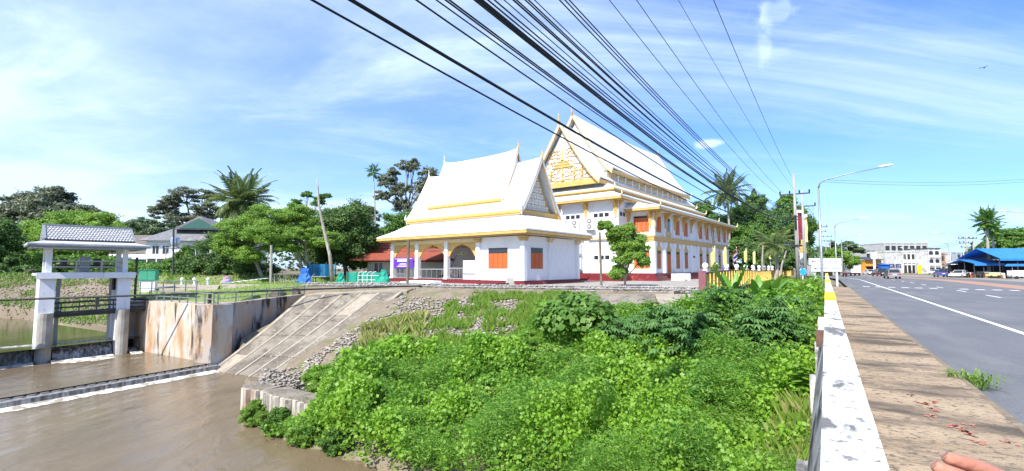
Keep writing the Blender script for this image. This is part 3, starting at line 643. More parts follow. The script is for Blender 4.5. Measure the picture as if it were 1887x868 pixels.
# ================================================================== PAVILION
B38 = PI / 2 - R_(38.5)
Cn = D(965, 523, 39); PZ = .36
pav = thing('pavilion', 'white open-sided pavilion with two-tiered white roof and gold trim by the river bank', 'pavilion', (Cn.x, Cn.y, PZ), B38)
LX, LY, WH = 8.5, 17.4, 4.02
# floor and stepped maroon plinth
MB().box(-.12, -.12, -.5, LX + .12, LY + .12, .26).build('floor', MAROON, pav)
for k, (o_, zt) in enumerate(((.30, .17), (.48, .08))): MB().box(-o_, -o_, -.5, LX + o_, LY + o_, zt).build('plinth_step', MAROON, pav)
MB().box(-2.1, 9.1, -.5, -.485, 13.3, .02).box(-1.5, 9.3, -.45, -.484, 13.1, .13).build('entrance_step', WHITE, pav)
# closed room at the near end
def wall(par, a, b, z0, z1, th, m=WHITE, holes=(), nm='wall'):
    # wall from a to b (2-D) with rectangular holes (u0,u1,z0,z1); thickness goes to the left of a->b
    a = Vector((*a, 0)); b = Vector((*b, 0)); d = (b - a).normalized(); L = (b - a).length; n = Vector((-d.y, d.x, 0)); M = Matrix((d, n, Vector((0, 0, 1)))).transposed().to_4x4(); M.translation = a
    mb = MB(); us_ = sorted({0, L, *[h[0] for h in holes], *[h[1] for h in holes]}); zs = sorted({z0, z1, *[h[2] for h in holes], *[h[3] for h in holes]})
    for i in range(len(us_) - 1):
        run = None
        for j in range(len(zs) - 1):
            cu, cz = (us_[i] + us_[i + 1]) / 2, (zs[j] + zs[j + 1]) / 2
            ok = not any(h[0] < cu < h[1] and h[2] < cz < h[3] for h in holes)
            if ok: run = (run[0] if run else zs[j], zs[j + 1])
            if run and (not ok or j == len(zs) - 2): mb.box(us_[i], 0, run[0], us_[i + 1], th, run[1], M); run = None
    return mb.build(nm, m, par)
wall(pav, (0, 5.0), (0, 0), .26, WH, .18, holes=[(1.15, 3.35, 1.25, 3.05)]); wall(pav, (0, 0), (LX, 0), .262, WH - .002, .18, holes=[(.95, 2.75, 1.25, 3.05)])
wall(pav, (LX, 0), (LX, 5.0), .26, WH, .18); wall(pav, (LX - .18, 5.0), (.18, 5.0), .262, WH - .002, .16)
# the opposite order keeps holes aligned: window in long wall and in end wall
shutter_window(pav, (0, 3.85, 1.25), (0, -1, 0), 2.2, 1.8, (-1, 0, 0), leaves=4, top=.26, frame=WHITE, panels=3)
shutter_window(pav, (.95, 0, 1.25), (1, 0, 0), 1.8, 1.8, (0, -1, 0), leaves=3, top=.24, frame=WHITE, panels=3, m=SHUT)
MB().box(.05, 1.1, 1.2, .10, 4.0, 3.1).box(.9, .06, 1.2, 2.8, .10, 3.1).build('window_backing', DARK, pav)
for (x, y) in ((0, 0), (0, 5.0), (3.75, 0), (LX, 0), (LX, 5.0)):
    MB().cbox((x, y, (WH + .26) / 2), .42, .42, WH - .26 - .01).build('pilaster', WHITE, pav)
    MB().cbox((x, y, WH - .24), .62, .62, .12).cbox((x, y, WH - .38), .54, .54, .12).cbox((x, y, WH - .12), .74, .74, .10).build('capital', CREAM if x else GOLD, pav)
# open hall: columns, scalloped arches, balustrades
colY = [9.1, 13.3, 17.2]
for y in colY:
    for x in (.05, LX - .05):
        MB().cbox((x, y, (WH + .26) / 2 - .1), .42, .42, WH - .46).build('column', WHITE, pav)
        MB().cbox((x, y, WH - .52), .56, .56, .10).cbox((x, y, .36), .54, .54, .18).build('column_moulding', WHITE, pav)
MB().box(-.12, 5.2, WH - .36, .22, 17.4, WH - .02).box(LX - .22, 5.2, WH - .36, LX + .12, 17.4, WH - .02).box(.23, 17.1, WH - .37, LX - .23, 17.4, WH - .02).build('beam', CREAM, pav)
def arch(par, y0, y1, x, zt, dep, m, th=.10, cusps=5, thick=.5):
    n = 40; up = []; lo = []
    for i in range(n + 1):
        u = i / n; y = y0 + (y1 - y0) * u; c = abs(2 * u - 1)
        z = zt - dep * (c ** 2.4) - thick * .35 - .07 * abs(math.sin(u * PI * cusps * 2)) + (.16 * max(0, 1 - c * 9))
        up.append((y, zt)); lo.append((y, z))
    mb = MB()
    for i in range(n):
        (ya, za), (yb, zb) = lo[i], lo[i + 1]
        mb.add([(x, ya, za), (x, yb, zb), (x, yb, zt), (x, ya, zt), (x + th, ya, za), (x + th, yb, zb), (x + th, yb, zt), (x + th, ya, zt)], [(0, 3, 2, 1), (4, 5, 6, 7), (0, 1, 5, 4), (1, 2, 6, 5), (2, 3, 7, 6), (3, 0, 4, 7)])
    return mb.build('scalloped_arch', m, par)
ya = [5.25] + [y for y in colY]
for a, b in zip(ya[:-1], ya[1:]):
    arch(pav, a + .2, b - .22, .02, WH - .362, 1.15, GOLD); arch(pav, a + .2, b - .22, LX - .3, WH - .362, 1.6, WHITE, th=.2, thick=1.4)
# back wall below the rear arches, with side openings
wall(pav, (LX, 5.3), (LX, 9.0), .26, 1.2, .15); wall(pav, (LX, 9.3), (LX, 13.2), .26, 1.2, .15); wall(pav, (LX, 13.5), (LX, 17.0), .26, 2.9, .15)
def rail(par, a, b, z0, h, nb, m, r=.03):
    a = Vector((*a, z0)); b = Vector((*b, z0)); o = MB().bar(a + Vector((0, 0, h)), b + Vector((0, 0, h)), .07).bar(a + Vector((0, 0, .08)), b + Vector((0, 0, .08)), .06).build('handrail', m, par)
    for i in range(nb):
        p = a.lerp(b, (i + .5) / nb); MB().bar(p + Vector((0, 0, .08)), p + Vector((0, 0, h - .03)), r).build('baluster', m, o)
rail(pav, (-.02, 5.35), (-.02, 8.8), .26, 1.05, 16, GALV); rail(pav, (-.02, 13.6), (-.02, 16.9), .26, 1.05, 15, GALV); rail(pav, (-.02, 9.4), (-.02, 13.0), .262, .95, 5, GALV, .02)
# roof
skirt(pav, -1.15, -1.15, LX + 1.15, LY + 1.15, 4.52, 1.35, 1.15, LX - 1.35, LY - 1.1, 5.95, ROOFW, .36)
def swap(par):       # frame whose local x runs along the ridge (pavilion y)
    e = bpy.data.objects.new('roof', None); C.objects.link(e); e.parent = par; return e
# pavilion ridge runs along local y: helper object rotated by 90 degrees carries no mesh, so shapes are made directly
def gable_y(par, y0, y1, half, z0, z1, xc, name='roof_slope', curve=0):
    for s in (1, -1):
        def fn(u, v, s=s):
            up = .22 * (2 * u - 1) ** 4 * v
            return Vector((xc + s * half * (1 - v), y0 + (y1 - y0) * u, prof(v, z0, z1, 1.18) + up))
        g = MB().grid(fn, 12, 9, (0, 0, -.14)); g.build(name, ROOFW, par)
def barge_y(par, y, dy, half, z0, z1, xc, w=.3):
    for s in (1, -1):
        pts = [(xc + s * (half + .03) * (1 - v), prof(v, z0, z1, 1.18) + .16 + .22 * v) for v in [i / 10 for i in range(11)]]
        for nm, m_, d0, d1, off, th in (('bargeboard', ROOFW, 0, .55, 0, dy), ('gold_edge', GOLD, .55, .68, -.02 * (1 if dy > 0 else -1), dy * .8)):
            mb = MB()
            for i in range(10):
                A = [Vector((pts[i][0], y + off, pts[i][1] - d0)), Vector((pts[i + 1][0], y + off, pts[i + 1][1] - d0)), Vector((pts[i + 1][0], y + off, pts[i + 1][1] - d1)), Vector((pts[i][0], y + off, pts[i][1] - d1))]
                mb.prism(A, (0, th, 0))
            mb.build(nm, m_, par)
xc = LX / 2
def tier(y0, y1, half, z0, z1):
    gable_y(pav, y0, y1, half, z0, z1, xc)
    for y, d in ((y0 - .05, .12), (y1 - .07, .12)): barge_y(pav, y, d, half, z0, z1, xc)
    for s in (1, -1):
        x = xc + s * half
        MB().box(min(x, x + s * .10), y0 + .05, z0 - .28, max(x, x + s * .10), y1 - .05, z0 - .02).box(min(x - s * .05, x + s * .04), y0 + .1, z0 - .42, max(x - s * .05, x + s * .04), y1 - .1, z0 - .284).build('fascia', GOLD, pav)
        MB().box(min(x - s * .5, x - s * .1), y0 + .3, z0 - .7, max(x - s * .5, x - s * .1), y1 - .3, z0 - .1).build('eave_wall', WHITE, pav)
        for yy, dy in ((y0, -1), (y1, 1)):
            pts = [(x, yy, z0 - .05), (x + s * .12, yy + dy * .06, z0 + .05), (x + s * .14, yy + dy * .08, z0 + .3), (x + s * .05, yy + dy * .05, z0 + .55)]
            MB().tube(pts, [.13, .11, .07, .02], 6).build('eave_finial', ROOFW, pav)
    for yy, dy in ((y0, -1), (y1, 1)):
        MB().tube([(xc, yy + dy * .0, z1 + .1), (xc, yy + dy * .10, z1 + .4), (xc, yy + dy * .05, z1 + .75), (xc, yy + dy * .16, z1 + 1.05)], [.10, .07, .04, .01], 6).build('roof_finial', GOLD if dy < 0 else ROOFW, pav)
tier(1.1, 16.5, xc - 1.15, 6.42, 11.35); tier(3.9, 14.0, xc - 1.9, 7.75, 12.6)
for y, th in ((1.75, .2), (15.9, .15)):    # gable ends
    hf = xc - 1.75; p_ = [(xc + s * hf * (1 - v), prof(v, 6.45, 10.7, 1.18)) for s, vs_ in ((1, [i / 8 for i in range(9)]), (-1, [i / 8 for i in range(7, -1, -1)])) for v in vs_]
    MB().prism([(x, y, z) for x, z in p_], (0, th, 0)).build('gable_wall', GOLD if y < 5 else WHITE, pav)
MB().box(xc - 2.85, 1.3, 5.98, xc + 2.85, 1.74, 6.45).build('gable_sill', GOLD, pav)
for r_ in range(7):       # lattice of white squares set in the gold gable
    z = 6.62 + r_ * .56; hw = (xc - 1.75) * (1 - ((z + .45 - 6.45) / 4.25) ** (1 / 1.18)) if z + .45 < 10.7 else 0; n = int(hw * 2 / .56)
    for k in range(n):
        x = xc - n * .28 + k * .56 + .05
        o = MB().box(x, 1.70, z, x + .46, 1.749, z + .46).build('lattice_square', ROOFW, pav); MB().box(x + .12, 1.68, z + .12, x + .34, 1.6995, z + .34).build('lattice_core', CREAM, o)
for y in (3.95, 13.7):
    p_ = [(xc + s * (xc - 2.1) * (1 - v), prof(v, 7.8, 12.0, 1.18)) for s, vs_ in ((1, [i / 8 for i in range(9)]), (-1, [i / 8 for i in range(7, -1, -1)])) for v in vs_]
    MB().prism([(x, y, z) for x, z in p_], (0, .15, 0)).build('gable_wall', GREYT if 0 else WHITE, pav)
# banner between the two left columns, board in the hall
ban = thing('banner', 'purple banner with white printed lines tied to the railing of the pavilion', 'banner', pav.matrix_world @ Vector((0, 0, 0)))
bpy.context.view_layer.update()
ban.location = pav.matrix_world @ Vector((-.14, 16.85, 1.32)); ban.rotation_euler.z = B38 - PI / 2
PURP = M_('purple_cloth', (.13, .035, .42), (.10, .03, .35), .6, 3)
MB().box(0, -.012, 0, 3.05, .012, 1.05).build('cloth', PURP, ban)
bt = MB()
for z, x0, x1, h in ((.93, .1, 2.9, .035), (.66, .55, 2.3, .20), (.40, .95, 2.0, .06), (.28, .7, 2.4, .045), (.14, .5, 2.5, .05)): bt.box(x0, -.0145, z, x1, -.0125, z + h)
bt.build('printed_line', SIGNW, ban)
bo = thing('white_board', 'white board leaning behind the railing inside the pavilion', 'board', pav.matrix_world @ Vector((.5, 7.4, .26)), B38 - PI / 2)
MB().box(0, -.02, 0, 2.1, .02, 1.75).build('panel', SIGNW, bo); MB().box(-.04, -.03, -.0, -.001, .03, 1.8).box(2.101, -.03, 0, 2.14, .03, 1.8).build('frame', GALV, bo)
for i, (x, y) in enumerate(((4.5, 10.6), (4.3, 11.7))):
    bn = thing('bench', ('pale bench' if i else 'brown bench') + ' standing inside the open hall of the pavilion' + (' nearer the railing' if i else ''), 'bench', pav.matrix_world @ Vector((x - 2, y, .26)), B38)
    MB().box(-.2, -.7, .40, .25, .7, .46).build('seat', CREAM if i else SHUTB, bn); MB().box(.22, -.7, .5, .27, .7, .85).build('backrest', CREAM if i else SHUTB, bn)
    for yy in (-.6, .6): MB().box(-.18, yy - .04, 0, .26, yy + .04, .398).build('leg', DMETAL, bn)
# ================================================================== TEMPLE
Nn = D(1138, 515, 50.4); TZ = .30
tem = thing('temple', 'large two-storey white and gold Thai temple hall with tall tiered white roofs', 'temple', (Nn.x, Nn.y, TZ), B38)
NW, TL, AI, AW = 14.4, 33.7, 3.0, 2.8; HM = NW / 2     # nave width, length, aisle setback, aisle width
for k, (o_, zt) in enumerate(((.16, .82), (.40, .52), (.62, .25))):
    MB().box(-o_, -o_, -.6, TL + o_, NW + o_, zt).box(AI - o_, -AW - o_, -.6, TL - 1 + o_, -o_ + .001, zt - .002).build('plinth_step', MAROON, tem)
def strip_windows(x, yc, w, z, n=3):
    M = Matrix.Translation((x, yc - w / 2, z)); f = MB().box(-.06, -.08, -.10, .05, w + .08, .0, M).box(-.06, -.08, .45, .05, w + .08, .55, M)
    pw = w / n
    for i in range(n + 1): f.box(-.055, i * pw - .07, 0, .045, i * pw + .07, .45, M)
    o = f.build('window', WHITE, tem)
    for i in range(n): MB().box(-.01, i * pw + .075, .005, .03, (i + 1) * pw - .075, .445, M).build('pane', DARKG, o)
wall(tem, (0, NW), (0, 0), .82, 9.0, .25); wall(tem, (0, 0), (AI, 0), .822, 8.98, .25, holes=[])
for i in range(4):
    yc = (i + .5) * 3.6; strip_windows(-.02, yc, 2.0, 6.95); strip_windows(-.02, yc, 2.0, 2.3)
o = MB().box(.6, -.06, 6.95, 2.2, .05, 7.05).box(.6, -.06, 7.5, 2.2, .05, 7.6).box(.6, -.055, 7.05, .7, .045, 7.5).box(1.35, -.055, 7.05, 1.45, .045, 7.5).box(2.1, -.055, 7.05, 2.2, .045, 7.5).build('window', WHITE, tem)
MB().box(.71, -.01, 7.055, 1.34, .03, 7.495).box(1.46, -.01, 7.055, 2.09, .03, 7.495).build('pane', DARKG, o)
for y in (0, 3.6, 7.2, 10.8, 14.4): MB().box(-.18, y - .28, .82, .05, y + .28, 8.7).build('pilaster', WHITE, tem)
def bracket(x, y, z, nx, ny, s=1.0, m=None):
    # flared gold naga bracket under the eave
    a = Vector((x, y, z)); n = Vector((nx, ny, 0)); w = Vector((-ny, nx, 0)); p_ = [(0, -1.9), (.10, -1.5), (.22, -.9), (.60, -.35), (1.05, 0), (0, 0)]
    mb = MB().prism([a + n * (q[0] * s) + Vector((0, 0, q[1] * s)) - w * .12 for q in p_], w * .24)
    p2 = [(-.34, 0), (.34, 0), (.30, -.5), (.18, -1.1), (.08, -1.9), (-.08, -1.9), (-.18, -1.1), (-.30, -.5)]
    mb.prism([a + w * (q[0] * s) + Vector((0, 0, q[1] * s)) + n * .02 for q in p2], n * .12)
    mb.build('eave_bracket', m or GOLD, tem)
for y in (0, 3.6, 7.2, 10.8, 14.4): bracket(-.18, y, 8.72, -1, 0, 1.0, GOLD)
for y in (0,): bracket(.1, -.02, 8.72, 0, -1, .95)
# aisle walls with openings for windows and door
side0 = -AW
bays = [AI + .35 + k * 2.98 for k in range(11)]
kinds_lo = ['w', 'd', 'w', 'w', 'v', 'w', 'w', 'w', 'w', 'w']; kinds_up = ['w', 'g', 'w', 'w', 'a', 'w', 'w', 'g', 'w', 'w']
wall(tem, (AI, -AW), (TL - 1, -AW), .82, 7.75, .25); wall(tem, (AI, -.0), (AI, -AW), .822, 7.748, .25); wall(tem, (TL - 1, -AW), (TL - 1, 0), .822, 7.748, .25); wall(tem, (TL, 0), (TL, NW), .822, 9, .25)
wall(tem, (TL, NW), (0, NW), .82, 9, .25)
MB().box(AI - .16, -AW - .16, 4.45, TL - .84, -AW - .001, 4.75).box(AI - .10, -AW - .10, 4.28, TL - .9, -AW - .002, 4.447).box(AI - .22, -AW - .22, 4.753, TL - .78, -AW - .003, 4.9).build('cornice', GOLD, tem)
MB().box(AI - .16, -AW - .0005, 4.45, AI - .001, -.3, 4.75).box(AI - .22, -AW - .0004, 4.753, AI - .002, -.3, 4.9).box(AI - .1, -AW - .0003, 4.28, AI - .003, -.3, 4.447).build('cornice', GOLD, tem)
MB().box(-.3, -.3, 4.5, -.19, NW + .3, 4.72).build('cornice', CREAM, tem)
for k in range(11):
    x = bays[k] - .3 if k else AI + .05
    if k == 10: x = TL - 1.05
    MB().box(x - .22, -AW - .24, .82, x + .22, -AW - .004, 4.27).box(x - .2, -AW - .2, 4.91, x + .2, -AW - .004, 7.6).build('pilaster', WHITE, tem)
    bracket(x, -AW - .2, 7.55, 0, -1, .92)
    if k < 10: pass
def crown(x, z, w):       # pointed gold crown above a window
    mb = MB(); pts = [(-w / 2 - .12, 0), (w / 2 + .12, 0), (w / 2 + .10, .18), (w * .32, .34), (w * .16, .50), (.05, .85), (0, 1.3), (-.05, .85), (-w * .16, .50), (-w * .32, .34), (-w / 2 - .10, .18)]
    mb.prism([Vector((x + a, -AW - .10, z + b)) for a, b in pts], (0, .095, 0)); mb.build('window_crown', GOLD, tem)
for k in range(10):
    xc_ = (bays[k] + bays[k + 1]) / 2 - .3
    kd = kinds_lo[k]
    if kd in 'wd':
        z0 = 1.35 if kd == 'w' else .85; hh = 1.95 if kd == 'w' else 2.45; w = 1.15
        o = shutter_window(tem, (xc_ - w / 2, -AW - .01, z0), (1, 0, 0), w, hh, (0, -1, 0), m=SHUTB if kd == 'w' else SHUT, frame=GOLD, leaves=2, top=.14); crown(xc_, z0 + hh + .08, w)
    else:
        o = MB().box(xc_ - .6, -AW - .06, 2.6, xc_ + .6, -AW - .001, 3.1).build('vent', WHITE, tem)
        for q in (-.3, 0, .3): MB().box(xc_ + q - .11, -AW - .07, 2.72, xc_ + q + .11, -AW - .061, 2.98).build('vent_opening', DARKG, o)
    kd = kinds_up[k]; w = 1.5
    if kd == 'w': shutter_window(tem, (xc_ - w / 2, -AW - .01, 5.35), (1, 0, 0), w, 1.75, (0, -1, 0), m=SHUT, frame=CREAM, leaves=2, top=0)
    elif kd == 'g':
        o = MB().box(xc_ - .8, -AW - .07, 5.0, xc_ + .8, -AW - .001, 5.5).build('balcony_panel', GOLD, tem)
        o = shutter_window(tem, (xc_ - .5, -AW - .01, 5.6), (1, 0, 0), 1.0, 1.5, (0, -1, 0), m=M_('blue_glass', (.12, .22, .30), rough=.15), frame=GOLD, leaves=2, top=.2)
    else: arch_ = MB().prism([Vector((xc_ + .6 * math.cos(a), -AW - .08, 6.0 + .9 * math.sin(a))) for a in [PI * i / 10 for i in range(11)]] + [], (0, .075, 0)).build('blind_arch', WHITE, tem)
# aisle front: upper orange window, lower orange window
shutter_window(tem, (AI - .01, -.62, 5.35), (0, -1, 0), 1.75, 1.75, (-1, 0, 0), m=SHUT, frame=CREAM, leaves=3, top=.12); shutter_window(tem, (AI - .01, -.62, 1.4), (0, -1, 0), 1.75, 1.9, (-1, 0, 0), m=SHUT, frame=GOLD, leaves=3, top=.12)
for y in (-AW - .0, -.25): MB().box(AI - .2, y - .0, .82, AI - .004, y + .34, 4.27).box(AI - .2, y, 4.91, AI - .004, y + .34, 7.6).build('pilaster', WHITE, tem)
bracket(AI - .2, -AW + .2, 7.55, -1, 0, .92); bracket(AI - .2, -.1, 7.55, -1, 0, .8)
# stair at the side door, white cheek walls
dx_ = (bays[1] + bays[2]) / 2 - .3
for k in range(4): MB().box(dx_ - .8, -AW - .62 - .3 * (k + 1), -.4, dx_ + .8, -AW - .621 - .3 * k, .62 - .17 * k).build('stair_step', CONC, tem)
for q in (-1, 1): MB().box(dx_ + q * .95 - .14, -AW - 2.1, -.4, dx_ + q * .95 + .14, -AW - .63, .75).build('stair_wall', WHITE, tem)
# roofs: aisle, two nave skirts, clerestory, two gabled tiers
skirt(tem, AI - 1.15, -AW - 1.25, TL + .15, 2.0, 7.98, AI + .1, -.7, TL - .6, 1.9, 8.85, ROOFW, .34, sides='wse')
skirt(tem, -1.1, -1.1, TL + 1.1, NW + 1.1, 9.08, .9, .9, TL - .9, NW - .9, 9.95, ROOFW, .36)
MB().box(.85, .85, 9.6, TL - .85, NW - .85, 10.0).build('eave_wall', WHITE, tem)
skirt(tem, .45, .45, TL - .45, NW - .45, 10.28, 2.2, 2.25, TL - 2.2, NW - 2.25, 11.2, ROOFW, .26)
MB().box(3.0, 2.6, 10.9, TL - 3.0, NW - 2.6, 12.6).build('clerestory', CREAM, tem)
for k in range(13):
    x = 4.0 + k * 2.05; o = MB().box(x, 2.5, 11.55, x + 1.3, 2.6 - .001, 12.3).build('clerestory_window', GOLD, tem); MB().box(x + .15, 2.48, 11.65, x + 1.15, 2.499, 12.2).build('pane', M_('clerestory_pane', (.55, .45, .28), rough=.4) if k == 0 else bpy.data.materials['clerestory_pane'], o)
    MB().box(x + 1.52, 2.42, 11.25, x + 1.78, 2.599, 12.5).build('clerestory_post', WHITE, tem)
def ttier(x0, x1, half, z0, z1, edge=1):
    gable_roof(tem, 'roof_slope', x0, x1, HM, half, z0, z1, ROOFW, ridge_dip=.35)
    for x, d in ((x0 - .06, .16), (x1 - .1, .16)): barge(tem, x, d, HM, half + .04, z0, z1 + .35, w=.26, lift=.12)
    for s in (1, -1):
        y = HM + s * half
        MB().box(x0 + .1, min(y, y + s * .10), z0 - .24, x1 - .1, max(y, y + s * .10), z0 - .03).box(x0 + .2, min(y - s * .08, y + s * .03), z0 - .42, x1 - .2, max(y - s * .08, y + s * .03), z0 - .243).build('fascia', GOLD, tem)
        for x, d in ((x0, -1), (x1, 1)): eave_horn(tem, x, y, z0 - .05, d * .5, s * .4, 1.0, CREAM)
    for x, d in ((x0, -1), (x1, 1)): finial(tem, x + d * .1, HM, z1 + .2, 1.25, d * .35)
ttier(.15, TL - .15, HM - 2.1, 11.3, 18.3); ttier(3.1, TL - 3.1, HM - 2.0, 12.85, 20.1)
for x in (.75, TL - .95):
    hf = HM - 2.35; p_ = [(HM + s * hf * (1 - v), prof(v, 11.35, 17.7)) for s, vs_ in ((1, [i / 10 for i in range(11)]), (-1, [i / 10 for i in range(9, -1, -1)])) for v in vs_]
    MB().prism([(x, y, z) for y, z in p_], (.2, 0, 0)).build('pediment', M_('pediment_cream', (.84, .82, .74), (.80, .74, .56), .6, 2), tem)
for x in (3.7, TL - 3.9):
    hf = HM - 2.3; p_ = [(HM + s * hf * (1 - v), prof(v, 12.9, 19.5)) for s, vs_ in ((1, [i / 8 for i in range(9)]), (-1, [i / 8 for i in range(7, -1, -1)])) for v in vs_]
    MB().prism([(x, y, z) for y, z in p_], (.2, 0, 0)).build('gable_wall', WHITE, tem)
MB().box(.45, HM - 4.9, 11.05, .72, HM + 4.9, 11.5).box(.38, HM - 5.0, 10.9, .71, HM + 5.0, 11.045).build('pediment_sill', GOLD, tem)
# gilded relief on the pediment: flame scrolls mirrored about a slender central spire
def flame(par, y, z, ang, L, w=None, x=.74, nm='flame_scroll', m=None):
    w = w or L * .46; pts = []
    for i in range(7):
        t = i / 6; a = ang + .9 * math.sin(t * 2.6) * (1 if math.cos(ang) >= 0 else -1) * -1; pts.append((y + math.cos(a) * L * t, z + math.sin(a) * L * t, w * (math.sin(min(1, t * 1.1 + .12) * PI) ** .8) / 2 + .01))
    vs_ = []; 
    for y_, z_, r in pts: vs_ += [(x, y_ - r * math.sin(ang), z_ + r * math.cos(ang)), (x - .10, y_, z_), (x, y_ + r * math.sin(ang), z_ - r * math.cos(ang))]
    fs_ = []
    for i in range(6): fs_ += [(i * 3, i * 3 + 3, i * 3 + 4, i * 3 + 1), (i * 3 + 1, i * 3 + 4, i * 3 + 5, i * 3 + 2)]
    return MB().add(vs_, fs_)
rel = MB(); rs = random.Random(5)
for s in (1, -1):
    for r_ in range(9):
        z = 11.7 + r_ * .46; hw = (HM - 2.7) * (1 - ((z + .2 - 11.3) / 5.6) ** (1 / 1.22)); n = int(hw / .40)
        for k in range(n + 1):
            y = s * (.30 + k * .40); a = PI / 2 - s * (.35 + .9 * rs.random()); q = flame(None, HM + y, z + .1 * rs.random(), a, .42 + .24 * rs.random())
            if not (2 < r_ < 6 and k > n * .3 and rs.random() < .45): rel.add(q.v, q.f)
rel.build('gilded_relief', GOLD, tem, kind='stuff')
can = MB()
for z, hw in ((13.3, 1.55), (13.62, 1.05), (13.95, .6)):
    can.prism([Vector((.62, HM + a, z + b)) for a, b in ((-hw, 0), (hw, 0), (hw * .9, .10), (hw * .35, .26), (-hw * .35, .26), (-hw * .9, .10))], (.12, 0, 0))
can.lathe([(.22, 11.6), (.28, 11.75), (.10, 11.9), (.12, 12.4), (.20, 12.5), (.07, 12.7), (.09, 13.3)], (.66, HM, 0), 8); can.lathe([(.2, 14.2), (.12, 14.6), (.06, 15.2), (.01, 16.0)], (.66, HM, 0), 8)
can.build('gilded_canopy', GOLD, tem)
for y in (-2.6, -1.6, 1.7, 2.7): 
    MB().lathe([(.14, 0), (.17, .1), (.07, .3), (.15, .5), (.12, .8), (.07, .9), (.10, 1.05), (.05, 1.2), (.01, 1.45)], (.66, HM + y, 12.0), 8).build('gilded_figure', GOLD, tem)
# roof corner tails along the lower tiers
for x, y, z, sx, sy in ((-1.05, -1.05, 9.0, -.5, -.5), (-1.05, NW + 1.05, 9.0, -.5, .5), (TL + 1.05, -1.05, 9.0, .5, -.5), (.5, .5, 10.2, -.5, -.5), (TL - .5, .5, 10.2, .5, -.5), (AI - 1.1, -AW - 1.2, 7.9, -.5, -.5), (TL + .1, -AW - 1.2, 7.9, .5, -.5)):
    eave_horn(tem, x, y, z, sx, sy, .8, CREAM)
# air conditioners hung on the front wall
def ac(y, z, label, proto=[None]):
    loc = tem.matrix_world @ Vector((-.22, y, z))
    if proto[0] is None:
        t = thing('air_conditioner', label, 'air conditioner', loc, B38, 'air conditioners on the temple front'); proto[0] = t
        MB().box(-.38, -.5, 0, 0, .5, 1.3).build('casing', SIGNW, t); MB().box(-.3, -.55, -.08, .04, -.45, -.003).box(-.3, .45, -.08, .04, .55, -.003).build('bracket', GALV, t)
        for k in (.35, .95):
            f = MB(); f.tube([(-.385, 0, k), (-.405, 0, k)], .27, 18); o = f.build('fan', DMETAL, t); g = MB()
            for a in range(6): g.bar((-.412, .25 * math.cos(a * PI / 6), k + .25 * math.sin(a * PI / 6)), (-.412, -.25 * math.cos(a * PI / 6), k - .25 * math.sin(a * PI / 6)), .018)
            g.tube([(-.41, 0, k), (-.42, 0, k)], .08, 10); g.build('fan_guard', SIGNW, o)
    else: dup(proto[0], loc, B38, label)
bpy.context.view_layer.update()
ac(3.0, 5.6, 'white twin-fan air conditioner beside the corner pilaster, nearest the small tree'); ac(4.9, 5.5, 'white twin-fan air conditioner high on the wall, second from the corner'); ac(6.7, 5.6, 'white twin-fan air conditioner high on the wall, nearest the pavilion gable')
ac(4.7, 2.95, 'white twin-fan air conditioner low on the wall beside the pavilion, upper of two'); ac(4.7, 1.25, 'white twin-fan air conditioner low on the wall beside the pavilion, lower of two')
# ================================================================== FOLIAGE
def leaves_np(P, S, up=.5, aspect=.5, outward=None, droop=0.0, rng=RNG):
    # P (n,3) centres, S (n,) lengths -> folded diamond leaves, one quad each
    n = len(P); a = rng.uniform(0, 2 * PI, n); nrm = rng.normal(size=(n, 3)); nrm /= np.linalg.norm(nrm, axis=1)[:, None]
    if outward is not None: nrm = nrm * .8 + outward * .7
    nrm[:, 2] = nrm[:, 2] * (1 - up) + up; nrm /= np.linalg.norm(nrm, axis=1)[:, None]
    t = np.stack([np.cos(a), np.sin(a), rng.uniform(-.3, .3, n) - droop], 1); t -= nrm * (t * nrm).sum(1)[:, None]; t /= np.linalg.norm(t, axis=1)[:, None] + 1e-9
    b = np.cross(nrm, t); S = S[:, None]
    V = np.stack([P - t * S * .5, P + b * S * aspect * .5 - nrm * S * .06, P + t * S * .5, P - b * S * aspect * .5 - nrm * S * .06], 1)
    return V.reshape(-1, 3)
def leaf_obj(name, V, mat, tints, parent=None, kind=None, loc=None):
    n = len(V) // 4; F = np.arange(n * 4).reshape(-1, 4)
    me = np_mesh(name, V, F, mat, {'v': RNG.random(n), 't': tints})
    return link(name, me, parent, kind, loc)
def clump_points(blobs, per, sub=14, rng=RNG, subr=.34, fill=.25):
    sub = int(sub * 2.2); per = per * .52; subr = subr * .78
    # blobs: (cx,cy,cz,rx,ry,rz); each blob carries sub-clumps on its surface; leaves fill the sub-clumps
    P = []; O = []; T = []
    for (cx, cy, cz, rx, ry, rz) in blobs:
        c = np.array([cx, cy, cz]); r = np.array([rx, ry, rz]); k = max(4, int(sub))
        d = rng.normal(size=(k, 3)); d /= np.linalg.norm(d, axis=1)[:, None]; d[:, 2] = np.where(d[:, 2] < -.8, -d[:, 2], d[:, 2])
        rad = rng.uniform(.35, 1.05, k); sc = c + d * r * rad[:, None]; tt = rng.random(k)
        sr = subr * rng.uniform(.6, 1.35, k)
        for i in range(k):
            m = int(per * sr[i] ** 1.5 / subr ** 1.5); e = rng.normal(size=(m, 3)); e /= np.linalg.norm(e, axis=1)[:, None]; q = np.abs(rng.normal(.62, .36, m))
            P.append(sc[i] + e * q[:, None] * r * sr[i] * np.array([1, 1, .9])); O.append(e); T.append(np.full(m, tt[i]) * .7 + rng.random(m) * .3)
    return np.concatenate(P), np.concatenate(O), np.concatenate(T)
L_DARK = leafmat('dark_green_leaves', (.055, .125, .028), (.09, .18, .038), (.14, .22, .05), .35)
L_MID = leafmat('mid_green_leaves', (.075, .17, .03), (.12, .26, .04), (.18, .30, .06), .4)
L_LIME = leafmat('bright_green_leaves', (.14, .28, .04), (.23, .40, .05), (.30, .44, .09), .48)
